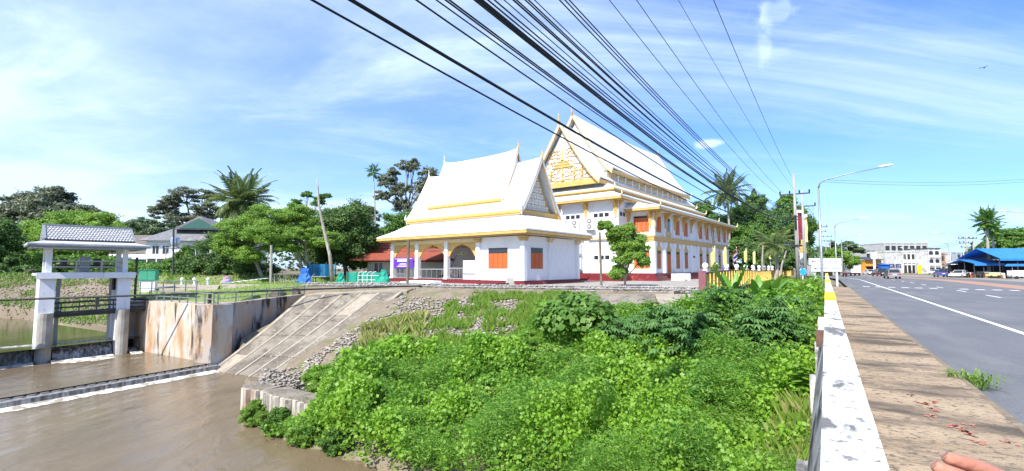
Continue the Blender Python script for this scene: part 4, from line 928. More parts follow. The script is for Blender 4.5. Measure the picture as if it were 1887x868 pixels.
L_GREY = leafmat('grey_green_leaves', (.13, .17, .10), (.18, .22, .13), (.22, .24, .16), .4)
L_FAR = leafmat('far_green_leaves', (.08, .14, .06), (.11, .18, .07), (.15, .20, .10), .3)
L_PALM = leafmat('palm_leaves', (.11, .19, .06), (.17, .25, .08), (.28, .30, .11), .42)
L_UG = leafmat('undergrowth_leaves', (.10, .27, .045), (.25, .46, .035), (.32, .50, .08), .52)
L_GRASS = leafmat('grass_blades', (.13, .26, .03), (.24, .36, .05), (.42, .38, .16), .35)
L_CASS = leafmat('palmate_leaves', (.10, .23, .07), (.14, .29, .08), (.18, .32, .10), .40)
L_BAN = leafmat('broad_glossy_leaves', (.10, .25, .03), (.16, .34, .03), (.22, .40, .06), .35, .35)
def limb(mb, a, b, r0, r1, wob=.12, n=5, rng=random):
    a = Vector(a); b = Vector(b); L = (b - a).length; pts = []; rr = []
    for i in range(n + 1):
        t = i / n; w = wob * L * .3 * math.sin(t * PI); pts.append(a.lerp(b, t) + Vector((rng.uniform(-w, w), rng.uniform(-w, w), rng.uniform(-w, w) * .4 + .06 * L * t * (1 - t) * 2))); rr.append(r0 + (r1 - r0) * t)
    mb.tube(pts, rr, 7, False); return pts
def tree(name, label, cat, base, blobs, per, leaf, mat, bark=TREEBARK, tr=.25, fork=.35, sub=14, group=None, subr=.34, aspect=.55, up=.4, trunks=None, seed=1, limbs=True):
    base = Vector(base); t = thing(name, label, cat, base, 0, group); rng = np.random.default_rng(seed); rr = random.Random(seed)
    bl = [(b[0] - base.x, b[1] - base.y, b[2] - base.z, *b[3:]) for b in blobs]
    P, O, T = clump_points(bl, per, sub, rng, subr)
    S = leaf * rng.uniform(.6, 1.35, len(P)); leaf_obj('crown', leaves_np(P, S, up, aspect, O, rng=rng), mat, T, t)
    cz = min(b[2] for b in bl); topb = max(b[2] for b in bl)
    mb = MB(); cx = sum(b[0] for b in bl) / len(bl); cy = sum(b[1] for b in bl) / len(bl); f = Vector((cx * .6, cy * .6, max(.6, (cz) * fork * 2)))
    for tk in (trunks or [((0, 0, -.3), f)]): mb.tube([Vector(tk[0]), Vector(tk[0]).lerp(Vector(tk[1]), .5) + Vector((tr * .3, 0, 0)), Vector(tk[1])], [tr * 1.25, tr, tr * .8], 9, False)
    mb.build('trunk', bark, t, True)
    if limbs:
        for i, b in enumerate(bl):
            m = MB(); e = Vector((b[0], b[1], b[2] + b[5] * .1)); o = Vector(trunks[i % len(trunks)][1]) if trunks else f
            limb(m, o, e, tr * .55, tr * .2, rng=rr)
            for k in range(5):
                d = Vector((rr.uniform(-1, 1) * b[3], rr.uniform(-1, 1) * b[4], rr.uniform(.0, .9) * b[5])); limb(m, o.lerp(e, rr.uniform(.55, 1)), e + d * .85, tr * .22, tr * .05, rng=rr)
            m.build('limb', bark, t, True)
    return t
def bpx(px, py, Y, rx, rz, ry=None):          # a crown blob seen at a pixel, at distance Y, radii in photo pixels
    p = D(px, py, Y); k = Y / FPX; return (p.x, p.y, p.z, rx * k * .96, (ry or rx) * k, rz * k * 1.12)
def gnd(px, Y, z): p = D(px, 500, Y); return Vector((p.x, p.y, z))
def woods(name, xs, tops, Y0, Y1, n, s, mat, z0=-.3, seed=5):
    rng = np.random.default_rng(seed); px = rng.uniform(xs[0], xs[-1], n); Y = rng.uniform(Y0, Y1, n); x = (px - 943.5) / FPX * Y
    top = 1.65 + (494.5 - np.interp(px, xs, tops)) * ((Y0 + Y1) / 2) / FPX
    lump = .62 + .45 * vnoise(x, Y * .5, .16, seed) + .18 * vnoise(x, Y, .5, seed + 1); z = z0 + (top - z0) * lump * rng.random(n) ** .55
    P = np.stack([x, Y, z], 1); leaf_obj(name, leaves_np(P, s * rng.uniform(.6, 1.5, n), .4, .6, rng=rng), mat, np.clip(vnoise(x, z, .35, seed + 3) + rng.normal(0, .15, n), 0, 1), None, 'stuff')
# ---- palms
def frond_mesh(nm, L, nl, lw, ll, mat, arch, seed, side=.9, droopl=.35):
    rr = random.Random(seed); V = []; pts = []
    for i in range(13):
        t = i / 12; a = arch * t * 1.5; pts.append(Vector((L * (math.sin(a * .9 + .0001) / (arch * 1.35) if arch > .05 else t), 0, L * .46 * t - L * arch * .62 * t * t)))
    def at(t):
        k = min(int(t * 12), 11); return pts[k].lerp(pts[k + 1], t * 12 - k)
    for i in range(nl):
        t = .12 + .88 * i / nl; p = at(t); d = (at(min(1, t + .02)) - at(max(0, t - .02))).normalized(); l = ll * (math.sin(min(1, .25 + t * .95) * PI) ** .7 + .15)
        for s in (1, -1):
            o = Vector((0, s, 0)) * side + d * .55 + Vector((0, 0, -droopl * rr.uniform(.5, 1.5))); o.normalize(); q = p + o * l * rr.uniform(.8, 1.1); w = d * lw
            mid = p.lerp(q, .5) + Vector((0, 0, l * .06)); V += [p - w * .3, mid - w, q, mid + w]
    n = len(V) // 4; V = np.array([tuple(v) for v in V]); me = np_mesh(nm, V, np.arange(n * 4).reshape(-1, 4), mat, {'v': RNG.random(n), 't': RNG.random(n)})
    bmb = MB().tube(pts, [.05 * L / 4 * (1 - .8 * i / 12) for i in range(13)], 5, False); return me, bmb.mesh(nm + '_rib', mat)
def palm(label, base, top, L, nf, mat, tr, seed, arch=(.5, 1.1), name='coconut_palm', nl=34, lw=.045, ll=.75, crown=True, group=None, bend=.3, elev=(-.5, 1.35)):
    rr = random.Random(seed); t = thing(name, label, 'palm tree', base, 0, group); base = Vector(base); top = Vector(top) - base
    pts = [Vector((top.x * k ** 1.4 + math.sin(k * PI) * bend, top.y * k, top.z * k - .3 * (1 - k))) for k in [i / 9 for i in range(10)]]
    mb = MB(); mb.tube(pts, [tr * (1.35 - .65 * i / 9) + .012 * (i % 2) for i in range(10)], 10, False); mb.build('trunk', PALEBARK, t, True)
    ms = [frond_mesh('frond', L * s, nl, lw, ll, mat, a, seed + k, droopl=.3 + .5 * (k > 1)) for k, (s, a) in enumerate(((1, arch[0]), (1.05, (arch[0] + arch[1]) / 2), (.95, arch[1])))]
    for i in range(nf):
        u = i / nf; el = elev[1] + (elev[0] - elev[1]) * u ** .9 + rr.uniform(-.1, .1); k = 0 if u < .3 else (1 if u < .65 else 2); az = i * 2.39996 + rr.uniform(-.2, .2)
        o = link('frond', ms[k][0], t, None, pts[-1], (0, -el + .35, az)); o.rotation_mode = 'XYZ'; r = link('rib', ms[k][1], o)
    if crown:
        for i in range(6): a = i * 1.05; MB().lathe([(.02, -.16), (.13, -.08), (.15, .02), (.08, .13), (.01, .16)], pts[-1] + Vector((.28 * math.cos(a), .28 * math.sin(a), -.25)), 8).build('coconut', GOLD if 0 else L_MID, t, True)
    return t
# ================================================================== TREES (left to right)
tree('rain_tree', 'tall grey-green spreading tree at the far left behind the bright green one', 'tree', gnd(60, 105, .5), [bpx(75, 372, 105, 48, 26), bpx(40, 385, 105, 36, 22), bpx(110, 362, 108, 22, 14), bpx(10, 400, 104, 30, 26), bpx(150, 392, 108, 34, 14), bpx(95, 400, 103, 40, 22), bpx(185, 398, 110, 16, 8)], 230, .62, L_GREY, PALEBARK, .5, seed=11, subr=.3, sub=20)
tree('leafy_tree', 'bright green bushy tree standing left behind the sluice tower', 'tree', gnd(120, 72, .6), [bpx(120, 420, 72, 58, 30), bpx(60, 445, 70, 45, 36), bpx(180, 425, 73, 40, 26), bpx(30, 480, 68, 50, 36), bpx(150, 460, 70, 60, 34), bpx(100, 480, 67, 46, 28)], 520, .30, L_LIME, seed=12, subr=.32, sub=22)
tree('leafy_tree', 'dark green tree at the left edge of the picture above the old timber bridge', 'tree', gnd(0, 60, .5), [bpx(0, 440, 60, 34, 34), bpx(-40, 470, 58, 50, 40), bpx(10, 490, 59, 30, 22), bpx(60, 505, 58, 38, 14)], 420, .28, L_DARK, seed=13, sub=20)
tree('umbrella_tree', 'flat-topped sparse tree with dark visible branches behind the grey-roofed house', 'tree', gnd(345, 98, .8), [bpx(345, 358, 98, 40, 10), bpx(318, 372, 97, 26, 10), bpx(385, 362, 99, 22, 9), bpx(296, 388, 98, 24, 11), bpx(378, 385, 97, 30, 9), bpx(320, 400, 98, 26, 10), bpx(400, 398, 99, 22, 9), bpx(350, 405, 98, 40, 10)], 210, .42, L_GREY, TREEBARK, .42, seed=14, subr=.30, sub=16)
for i, (px, py, r, h, Y, lb) in enumerate(((218, 418, 30, 12, 130, 'low distant tree between the tower roof and the grey-brown roof'), (262, 412, 26, 12, 128, 'low distant tree behind the ridge of the grey-brown roof'), (300, 420, 30, 12, 122, 'dull green distant tree just left of the grey gabled roof'), (395, 425, 26, 14, 115, 'distant tree between the grey-roofed house and the coconut palm'))):
    tree('distant_tree', lb, 'tree', gnd(px, Y, .4), [bpx(px, py, Y, r, h), bpx(px - 14, py + 10, Y, r, h), bpx(px + 16, py + 12, Y, r, h), bpx(px, py + 26, Y, r * 1.2, h * 1.3)], 220, .5, L_FAR, seed=20 + i, sub=10, limbs=False)
palm('tall coconut palm with arching fronds left of the light green tree', gnd(455, 60, .3), D(446, 376, 60), 5.6, 42, L_PALM, .20, 31, bend=.2, nl=52, lw=.075, ll=1.15)
tree('feathery_tree', 'light green feathery spreading tree with leaning trunk on the far lawn', 'tree', gnd(490, 50, .1), [bpx(500, 400, 50, 46, 18), bpx(450, 425, 49, 42, 22), bpx(545, 400, 51, 36, 20), bpx(490, 430, 48, 50, 18), bpx(420, 455, 48, 30, 20), bpx(560, 430, 50, 40, 18), bpx(600, 445, 50, 30, 14), bpx(520, 452, 49, 40, 14), bpx(455, 470, 48, 34, 16)], 640, .17, L_LIME, PALEBARK, .17, seed=15, subr=.30, sub=24, trunks=[((0, 0, -.3), (-1.9, .3, 3.6)), ((4.6, .5, -.3), (3.7, .5, 4.4)), ((3.9, .6, -.3), (2.9, .4, 4.2))])
tree('dense_bush', 'dark dense bush behind the lawn right of the green cabinet', 'bush', gnd(400, 53, .2), [bpx(400, 480, 53, 46, 34), bpx(355, 495, 52, 32, 24), bpx(440, 490, 52, 36, 26), bpx(400, 450, 54, 32, 20), bpx(470, 500, 52, 34, 18)], 620, .21, L_DARK, seed=16, sub=20, up=.5)
tree('low_bush', 'low bright green bush between the green cabinet and the dark bush', 'bush', gnd(310, 56, .2), [bpx(315, 495, 56, 30, 16), bpx(285, 505, 55, 22, 12), bpx(345, 470, 57, 18, 14)], 420, .2, L_MID, seed=17, sub=14)
tree('mango_tree', 'dense dark round tree just left of the red-roofed house', 'tree', gnd(640, 57, .3), [bpx(640, 410, 57, 46, 32), bpx(605, 430, 56, 34, 30), bpx(668, 440, 57, 28, 30), bpx(630, 455, 56, 44, 28), bpx(590, 470, 58, 34, 26), bpx(660, 475, 58, 26, 22)], 820, .24, L_DARK, TREEBARK, .3, seed=18, sub=24, up=.5, subr=.36)
tree('sparse_tree', 'thin sparse tree with small leaf clusters behind the bare trunk', 'tree', gnd(570, 62, .3), [bpx(545, 375, 62, 14, 6), bpx(565, 358, 62, 12, 6), bpx(585, 372, 62, 14, 8), bpx(555, 392, 62, 18, 8), bpx(600, 362, 62, 12, 5), bpx(570, 405, 62, 26, 12)], 120, .26, L_MID, PALEBARK, .16, seed=19, sub=10, subr=.4)
tree('grey_tree', 'small distant grey-green tree in front of the thin areca palm', 'tree', gnd(676, 120, .3), [bpx(676, 388, 120, 17, 12), bpx(684, 404, 120, 19, 14), bpx(664, 404, 120, 12, 12)], 260, .5, L_GREY, seed=21, sub=12)
palm('very thin tall areca palm with a small tuft left of the sparse white-branched tree', gnd(691, 74, .3), D(688, 318, 74), 1.9, 13, L_MID, .09, 32, name='areca_palm', nl=18, lw=.07, ll=.55, crown=False, bend=.15)
tree('bare_branched_tree', 'tall sparse tree with pale bare branches behind the left end of the pavilion', 'tree', gnd(748, 80, .3), [bpx(715, 335, 80, 20, 12), bpx(752, 308, 80, 24, 10), bpx(790, 322, 80, 22, 12), bpx(735, 350, 80, 22, 12), bpx(770, 345, 80, 24, 12), bpx(705, 362, 80, 16, 9), bpx(742, 378, 80, 20, 12), bpx(765, 300, 82, 10, 6), bpx(782, 365, 80, 20, 14), bpx(725, 318, 80, 14, 8)], 130, .36, L_GREY, PALEBARK, .34, seed=22, sub=13, subr=.36, fork=.42)
tree('leafy_tree', 'rounded green tree seen right behind the red roof beside the pavilion', 'tree', gnd(735, 68, .3), [bpx(735, 420, 68, 34, 26), bpx(712, 445, 66, 30, 20), bpx(765, 410, 70, 22, 24), bpx(760, 440, 68, 30, 20)], 520, .3, L_MID, seed=23, sub=18)
tree('leafy_tree', 'dark tree seen through the arches of the pavilion', 'tree', D(850, 470, 66).xy.to_3d() + Vector((0, 0, .3)), [bpx(850, 490, 66, 30, 22), bpx(800, 485, 68, 32, 26), bpx(880, 480, 66, 26, 26), bpx(820, 500, 64, 30, 20)], 520, .3, L_DARK, seed=24, sub=16)
# bare leaning trunk
bt_ = thing('dead_tree', 'tall bare leaning dead trunk standing behind the blue tarpaulin', 'tree trunk', gnd(614, 47, .2)); b0 = bt_.location.copy()
limb_p = [gnd(614, 47, -.1) - b0, D(608, 470, 47) - b0, D(596, 420, 47) - b0, D(588, 380, 47) - b0, D(586, 350, 47) - b0, D(584, 330, 47) - b0]
MB().tube(limb_p, [.20, .17, .14, .11, .10, .07], 9).build('trunk', PALEBARK, bt_, True)
woods('far_woods', [-500, 0, 120, 220, 330, 450, 600, 760, 900, 1100, 1280], [390, 425, 418, 412, 415, 415, 420, 425, 440, 440, 430], 128, 150, 26000, 1.1, L_FAR)
woods('distant_roadside_woods', [1270, 1330, 1460, 1500, 1560, 1620, 1660, 1760, 1800, 1850, 2100], [410, 400, 410, 455, 462, 474, 480, 482, 466, 445, 430], 215, 245, 14000, 1.5, L_FAR, -.4, 8)
woods('bank_thicket', [-400, -60, 60, 200, 250, 300, 420], [440, 455, 465, 470, 478, 485, 488], 62, 74, 15000, .42, L_MID, .4, 12)
# right-hand group behind the fence
palm('coconut palm rising behind the far roof corner of the temple', gnd(1342, 85, .3), D(1340, 356, 85), 5.6, 34, L_PALM, .2, 33, nl=44, lw=.075, ll=1.0)
palm('short drooping coconut palm behind the yellow fence', gnd(1428, 60, .2), D(1426, 452, 60), 4.0, 26, L_PALM, .19, 34, arch=(.7, 1.25), nl=38, ll=.85, elev=(-.3, 1.0))
tree('leafy_tree', 'big green tree immediately right of the temple, under the coconut palm', 'tree', gnd(1375, 92, .2), [bpx(1375, 400, 92, 42, 22), bpx(1335, 420, 90, 34, 20), bpx(1300, 395, 100, 22, 16), bpx(1400, 430, 88, 40, 30), bpx(1370, 450, 86, 44, 30), bpx(1390, 375, 92, 24, 14)], 620, .36, L_MID, seed=41, sub=24)
tree('leafy_tree', 'tall green tree behind the twin utility poles', 'tree', gnd(1452, 96, .2), [bpx(1450, 395, 96, 32, 22), bpx(1475, 420, 96, 26, 26), bpx(1440, 430, 94, 32, 26), bpx(1478, 455, 96, 22, 26), bpx(1450, 372, 98, 16, 10)], 520, .36, L_MID, seed=42, sub=20)
tree('dense_bush', 'very dark undergrowth trees in shade behind the flags on the fence', 'bush', gnd(1400, 78, .2), [bpx(1370, 475, 80, 36, 24), bpx(1410, 480, 78, 38, 22), bpx(1455, 478, 80, 30, 22), bpx(1345, 495, 82, 24, 16)], 560, .34, L_DARK, seed=43, sub=18, limbs=False)
tree('conifer', 'pointed conifer top rising between the two palms', 'tree', gnd(1389, 100, .2), [bpx(1389, 358, 100, 4, 8), bpx(1389, 372, 100, 8, 9), bpx(1389, 390, 100, 11, 10)], 300, .36, L_GREY, seed=44, sub=12)
tree('leafy_tree', 'distant trees left of the temple roof end', 'tree', gnd(1270, 118, .2), [bpx(1290, 385, 118, 22, 14), bpx(1262, 400, 118, 18, 14), bpx(1282, 410, 118, 36, 18)], 300, .5, L_FAR, seed=45, sub=12, limbs=False)
tree('round_tree', 'bright green rounded tree directly above the white direction signs', 'tree', gnd(1545, 112, -.2), [bpx(1540, 470, 112, 24, 12), bpx(1562, 482, 112, 18, 12), bpx(1530, 484, 112, 20, 12)], 620, .34, L_LIME, seed=46, sub=16)
tree('distant_tree', 'flat dark distant tree right of the bright green one above the road bend', 'tree', gnd(1565, 190, -.2), [bpx(1566, 452, 190, 14, 6), bpx(1580, 462, 190, 14, 6), bpx(1552, 462, 190, 14, 6)], 260, .8, L_FAR, seed=47, sub=10)
tree('distant_tree', 'tiny distant tree behind the crossarms of the far pole row', 'tree', gnd(1535, 170, -.2), [bpx(1535, 458, 170, 14, 10), bpx(1522, 470, 170, 12, 8)], 240, .7, L_FAR, seed=48, sub=8, limbs=False)
palm('fan palm with round crown towering over the blue market roofs', gnd(1822, 92, -.2), D(1818, 408, 92), 3.3, 30, L_MID, .24, 35, name='fan_palm', nl=16, lw=.15, ll=.9, crown=False, bend=.05, elev=(-.9, 1.4), arch=(.25, .5))
palm('second slimmer fan palm close beside the taller one over the market', gnd(1832, 95, -.2), D(1829, 425, 95), 2.6, 22, L_MID, .2, 36, name='fan_palm', nl=14, lw=.15, ll=.8, crown=False, bend=.05, elev=(-.9, 1.2), arch=(.25, .5))
tree('leafy_tree', 'green trees rising behind the blue market roof at the right edge', 'tree', gnd(1870, 120, -.2), [bpx(1860, 440, 120, 30, 14), bpx(1890, 435, 120, 24, 16), bpx(1835, 455, 118, 24, 14), bpx(1885, 455, 118, 36, 14)], 420, .5, L_MID, seed=49, sub=16)
tree('leafy_tree', 'dark tree beside the far-side utility pole', 'tree', gnd(1795, 108, -.2), [bpx(1795, 465, 108, 12, 14), bpx(1802, 482, 108, 16, 14), bpx(1785, 490, 108, 14, 10)], 360, .4, L_DARK, seed=50, sub=12)
# small sunlit tree before the temple, with long bare stem at its foot
smt = D(1150, 520, 36); gz = .28
tree('small_tree', 'small bushy tree leaning left in front of the temple corner', 'tree', (smt.x, smt.y, gz), [bpx(1118, 415, 36, 15, 9), bpx(1130, 432, 36, 16, 12), bpx(1155, 425, 36, 18, 12), bpx(1145, 450, 36, 24, 16), bpx(1175, 450, 36, 20, 18), bpx(1160, 475, 36, 28, 16), bpx(1185, 478, 36, 12, 14), bpx(1140, 505, 36, 17, 12), bpx(1168, 462, 35.6, 22, 14)], 640, .16, L_LIME, PALEBARK, .09, seed=51, sub=16, subr=.42, aspect=.5, fork=.2)
tree('round_shrub', 'small clipped round shrub at the near end of the yellow fence', 'shrub', (D(1318, 492, 34).x, 34.0, .3), [bpx(1318, 491, 34, 8, 6), bpx(1316, 498, 34, 8, 7)], 300, .10, L_LIME, seed=52, sub=10)
# ================================================================== UNDERGROWTH on the bank
def region_pts(n, rng):
    x = rng.uniform(-10, 34, n); y = rng.uniform(2.5, 50, n); return x, y
def camdist(x, y, z): return np.sqrt(x * x + y * y + (z - 1.65) ** 2)
def bankmask(x, y, h):
    X = x * pR.x + y * pR.y; s = x * dR.x + y * dR.y
    xp = 943.5 + FPX * x / (y * cp + (h - 1.65) * sp); yy = (h - 1.65); yp = 434 - FPX * (-(y) * sp + yy * cp) / (y * cp + yy * sp)
    m = (X < -.30) & (X > -30) & (h > -4.05) & (h < .1) & (y > 1)
    edge = np.interp(xp, [430, 560, 610, 650, 700, 760, 860, 950, 1010, 1060, 1300, 1301, 1560], [815, 790, 750, 690, 655, 645, 650, 640, 600, 578, 585, 560, 515])
    return m & (yp > edge), xp, yp
rng = np.random.default_rng(99)
# canopy height field: mounds
def canopy(x, y):
    c = .10 + 1.7 * vnoise(x, y, .60, 11) ** 1.8 + .9 * vnoise(x, y, 1.5, 12) ** 1.6 + .35 * vnoise(x, y, 3.4, 13)
    return c
gx = np.concatenate([rng.uniform(-11, 8, 260000), rng.uniform(0, 34, 60000)]); gy = np.concatenate([rng.uniform(4, 26, 260000), rng.uniform(8, 52, 60000)])
gh = height(gx, gy); mk, xp, yp = bankmask(gx, gy, gh)
gx, gy, gh, xp, yp = gx[mk], gy[mk], gh[mk], xp[mk], yp[mk]
fade = np.clip((yp - np.interp(xp, [430, 560, 610, 650, 700, 760, 860, 950, 1010, 1060, 1300, 1560], [810, 785, 745, 685, 650, 640, 645, 635, 595, 573, 560, 515])) / 40, .2, 1)
type_ = vnoise(gx, gy, .55, 21) * .6 + vnoise(gx, gy, 1.7, 22) * .4                       # >0.5 broad-leaved creeper, below feathery shrub
dens = vnoise(gx, gy, 1.5, 23)
keep = (dens > .20) & (rng.random(len(gx)) < .5 + .5 * fade)
gx, gy, gh, fade, type_ = gx[keep], gy[keep], gh[keep], fade[keep], type_[keep]
can_ = canopy(gx, gy) * fade
# slope facing: emphasise the upper shell
sh = rng.random(len(gx)) ** .35
z = gh + can_ * sh + rng.normal(0, .03, len(gx))
dist = camdist(gx, gy, z); vine = type_ > .50
base = np.stack([gx, gy, z], 1)
# creeper: broad small leaves in tufts
def tufts(P, d, k, spread, s0, asp, tint, up, mat, name, rng=rng):
    n = len(P); Q = np.repeat(P, k, 0) + rng.normal(size=(n * k, 3)) * np.repeat(np.clip(d * spread, .03, .22), k)[:, None] * np.array([1, 1, .6])
    S = np.clip(np.repeat(d, k) * s0, .035, .26) * rng.uniform(.6, 1.4, n * k)
    o = leaf_obj(name, leaves_np(Q, S, up, asp, rng=rng), mat, np.clip(np.repeat(tint, k) + rng.normal(0, .12, n * k), 0, 1), None, 'stuff'); return o
pv_ = base[vine]; dv_ = dist[vine]; sel = rng.random(len(pv_)) < .62
tufts(pv_[sel], dv_[sel], 4, .007, .0075, .85, np.clip(.45 + (type_[vine][sel] - .5) * 3.0, 0, 1), .62, L_UG, 'creeper_cover')
pf_ = base[~vine]; df_ = dist[~vine]; sel = rng.random(len(pf_)) < .55
tufts(pf_[sel], df_[sel], 6, .007, .0075, .28, np.clip(.08 + .3 * vnoise(pf_[sel][:, 0], pf_[sel][:, 1], .9, 31), 0, 1), .42, L_UG, 'feathery_cover')
# feathery shrubs standing proud of the cover: each a thing
FEATH = ['leaning over the sheet-pile wall', 'at the water edge right of the sheet piles', 'at the bottom middle above the dark bare stems', 'in the middle of the bank below the rubble', 'at the bottom just left of the broad creeper patch', 'below the heart-leaved bush', 'on the bank between the broad creeper patch and the palmate shrubs', 'near the bottom right beside the creeper']
for i, (px, py, z, r) in enumerate(((600, 715, -3.0, 52), (700, 750, -2.9, 60), (800, 800, -2.8, 70), (860, 690, -2.3, 55), (930, 800, -2.6, 60), (980, 650, -1.5, 45), (1080, 720, -2.0, 60), (1280, 800, -2.2, 60))):
    p = hit(px, py, .55); Y = p.y; k = Y / FPX; g0 = hgt(p.x, p.y)
    bl = [(p.x + random.uniform(-.6, .6) * r * k, p.y + random.uniform(-.3, .9) * r * k, p.z + random.uniform(-.25, .45), r * k * .55, r * k * .55, r * k * .42) for _ in range(5)]
    tree('feathery_shrub', 'soft feathery-leaved green shrub ' + FEATH[i], 'shrub', (p.x, p.y, g0 - .1), bl, 900, max(.05, Y * .0058), L_UG, TREEBARK, .035, seed=60 + i, sub=26, subr=.34, aspect=.25, up=.35, fork=.12)
for i, (px, py, r, lb) in enumerate(((463, 757, 24, 'leftmost of the low shrubs growing over the water at the sheet piles'), (510, 775, 28, 'low shrub at the water edge below the sheet piles'), (558, 795, 28, 'low water-edge shrub right of the sheet piles'), (610, 812, 26, 'low water-edge shrub nearest the bare brown bank'))):
    p = G(px, py + 30, -4.0); k = p.y / FPX
    tree('waterside_shrub', 'round yellow-green ' + lb, 'shrub', (p.x, p.y, -4.15), [(p.x + a * r * k, p.y + .2, -4 + b, r * k * .6, r * k * .6, r * k * .55) for a, b in ((-.5, .3), (.5, .3), (0, .6), (0, .15))], 620, .085, L_MID if i % 2 else L_LIME, seed=80 + i, sub=20, aspect=.3, tr=.03, fork=.2)
# grass tufts on the upper slope
def grass(n, fn, h0, h1, w, name, mat=L_GRASS, rng=rng, dry=.3):
    P = np.array([fn() for _ in range(n)]); H = rng.uniform(h0, h1, n); a = rng.uniform(0, 2 * PI, n); ln = rng.uniform(.1, .6, n) * H
    d = np.stack([np.cos(a), np.sin(a), np.zeros(n)], 1); s = np.stack([-np.sin(a), np.cos(a), np.zeros(n)], 1); W_ = (w * rng.uniform(.6, 1.4, n))[:, None]
    up = np.array([0, 0, 1.]); mid = P + up * (H * .6)[:, None] + d * (ln * .3)[:, None]; tip = P + up * H[:, None] + d * ln[:, None]
    V = np.stack([P - s * W_, P + s * W_, mid + s * W_ * .8, tip], 1).reshape(-1, 3); t = np.clip(rng.normal(dry, .25, n), 0, 1)
    F = np.arange(n * 4).reshape(-1, 4); me = np_mesh(name, V, F, mat, {'v': np.where(t > .75, 1.0, rng.random(n) * .6), 't': t}); return link(name, me, None, 'stuff')
def on_slope(px0, px1, fpy0, fpy1):
    def f():
        while True:
            px = random.uniform(px0, px1); py = random.uniform(fpy0(px), fpy1(px)); p = hit(px, py)
            if float(vnoise(p.x, p.y, 1.7, 41)) > .42 and -3.9 < p.z: return (p.x, p.y, p.z - .03)
    return f
grass(22000, on_slope(650, 1080, lambda x: max(548, 548 + (860 - x) * .45 if x < 860 else 545), lambda x: 700 - (x - 650) * .22), .18, .5, .012, 'slope_grass')
grass(5200, on_slope(670, 780, lambda x: 590 + (760 - x) * .25, lambda x: 650), .3, .75, .012, 'dry_grass', dry=.8)
grass(5000, on_slope(870, 1070, lambda x: 540, lambda x: 556), .12, .35, .014, 'bank_top_grass', dry=.35)
grass(16000, lambda: (lambda s, X: (*RD(s, X).xy, hgt(RD(s, X).x, RD(s, X).y) - .02))(random.uniform(14, 75), random.uniform(-5.0, -.35)), .35, .95, .022, 'verge_grass', dry=.35)
grass(2600, lambda: (lambda s, X: (*RD(s, X).xy, hgt(RD(s, X).x, RD(s, X).y) + .1))(random.uniform(8.5, 16), random.uniform(-1.0, -.22)), .4, 1.1, .012, 'tall_grass', dry=.55)
lawn_poly = [W0b, W2b, Vector((-13.5, 37, 0)), Vector((-14, 52, 0)), Vector((-44, 56, 0)), W1b + eA * 6]
def in_lawn():
    while True:
        x = random.uniform(-45, -13); y = random.uniform(27, 56)
        if bool(poly_in(np.array([x]), np.array([y]), lawn_poly)[0]): return (x, y, hgt(x, y) - .02)
fc = V[F].mean(1); ml = poly_in(fc[:, 0], fc[:, 1], lawn_poly); fl = F[ml]; uq, inv = np.unique(fl, return_inverse=True)
link('lawn', np_mesh('lawn', V[uq] + np.array([0, 0, .02]), inv.reshape(fl.shape), LAWN, smooth=True), kind='structure')
grass(9000, in_lawn, .06, .2, .02, 'lawn_grass', dry=.25)
def far_bank():
    while True:
        x = random.uniform(-60, -26); y = random.uniform(36, 52); h = hgt(x, y)
        if -2.85 < h < -1.3 or (h > -1.3 and vnoise(x, y, .35, 77) > .62): return (x, y, h - .03)
grass(9000, far_bank, .15, .5, .03, 'far_bank_grass', dry=.2)
# tuft growing out of the kerb joint
tf = thing('grass_tuft', 'green grass tuft growing out of the joint between kerb and asphalt', 'plant', RD(9.9, 1.76, -.14))
def blades(par, n, L, w, mat, seed, spread=.5, name='blade'):
    rr = random.Random(seed); V = []
    for i in range(n):
        a = rr.uniform(0, 6.28); l = L * rr.uniform(.5, 1.1); o = Vector((rr.uniform(-.08, .08), rr.uniform(-.08, .08), 0)) * spread * 2; d = Vector((math.cos(a), math.sin(a), 0)); s = Vector((-d.y, d.x, 0)) * w
        lean = rr.uniform(.3, 1.0); m = o + d * l * .35 * lean + Vector((0, 0, l * .6)); e = o + d * l * lean * .95 + Vector((0, 0, l * (.75 - .35 * lean)))
        V += [o - s * .5, o + s * .5, m + s, m - s, m - s, m + s, e, e]
    n = len(V) // 4; V = np.array([tuple(v) for v in V]); return link(name, np_mesh(name, V, np.arange(n * 4).reshape(-1, 4), mat, {'v': RNG.random(n) * .6, 't': RNG.random(n)}), par, 'stuff')
blades(tf, 130, .48, .010, L_GRASS, 4, 1.4); tf.scale = (1.0, 1.0, .75)
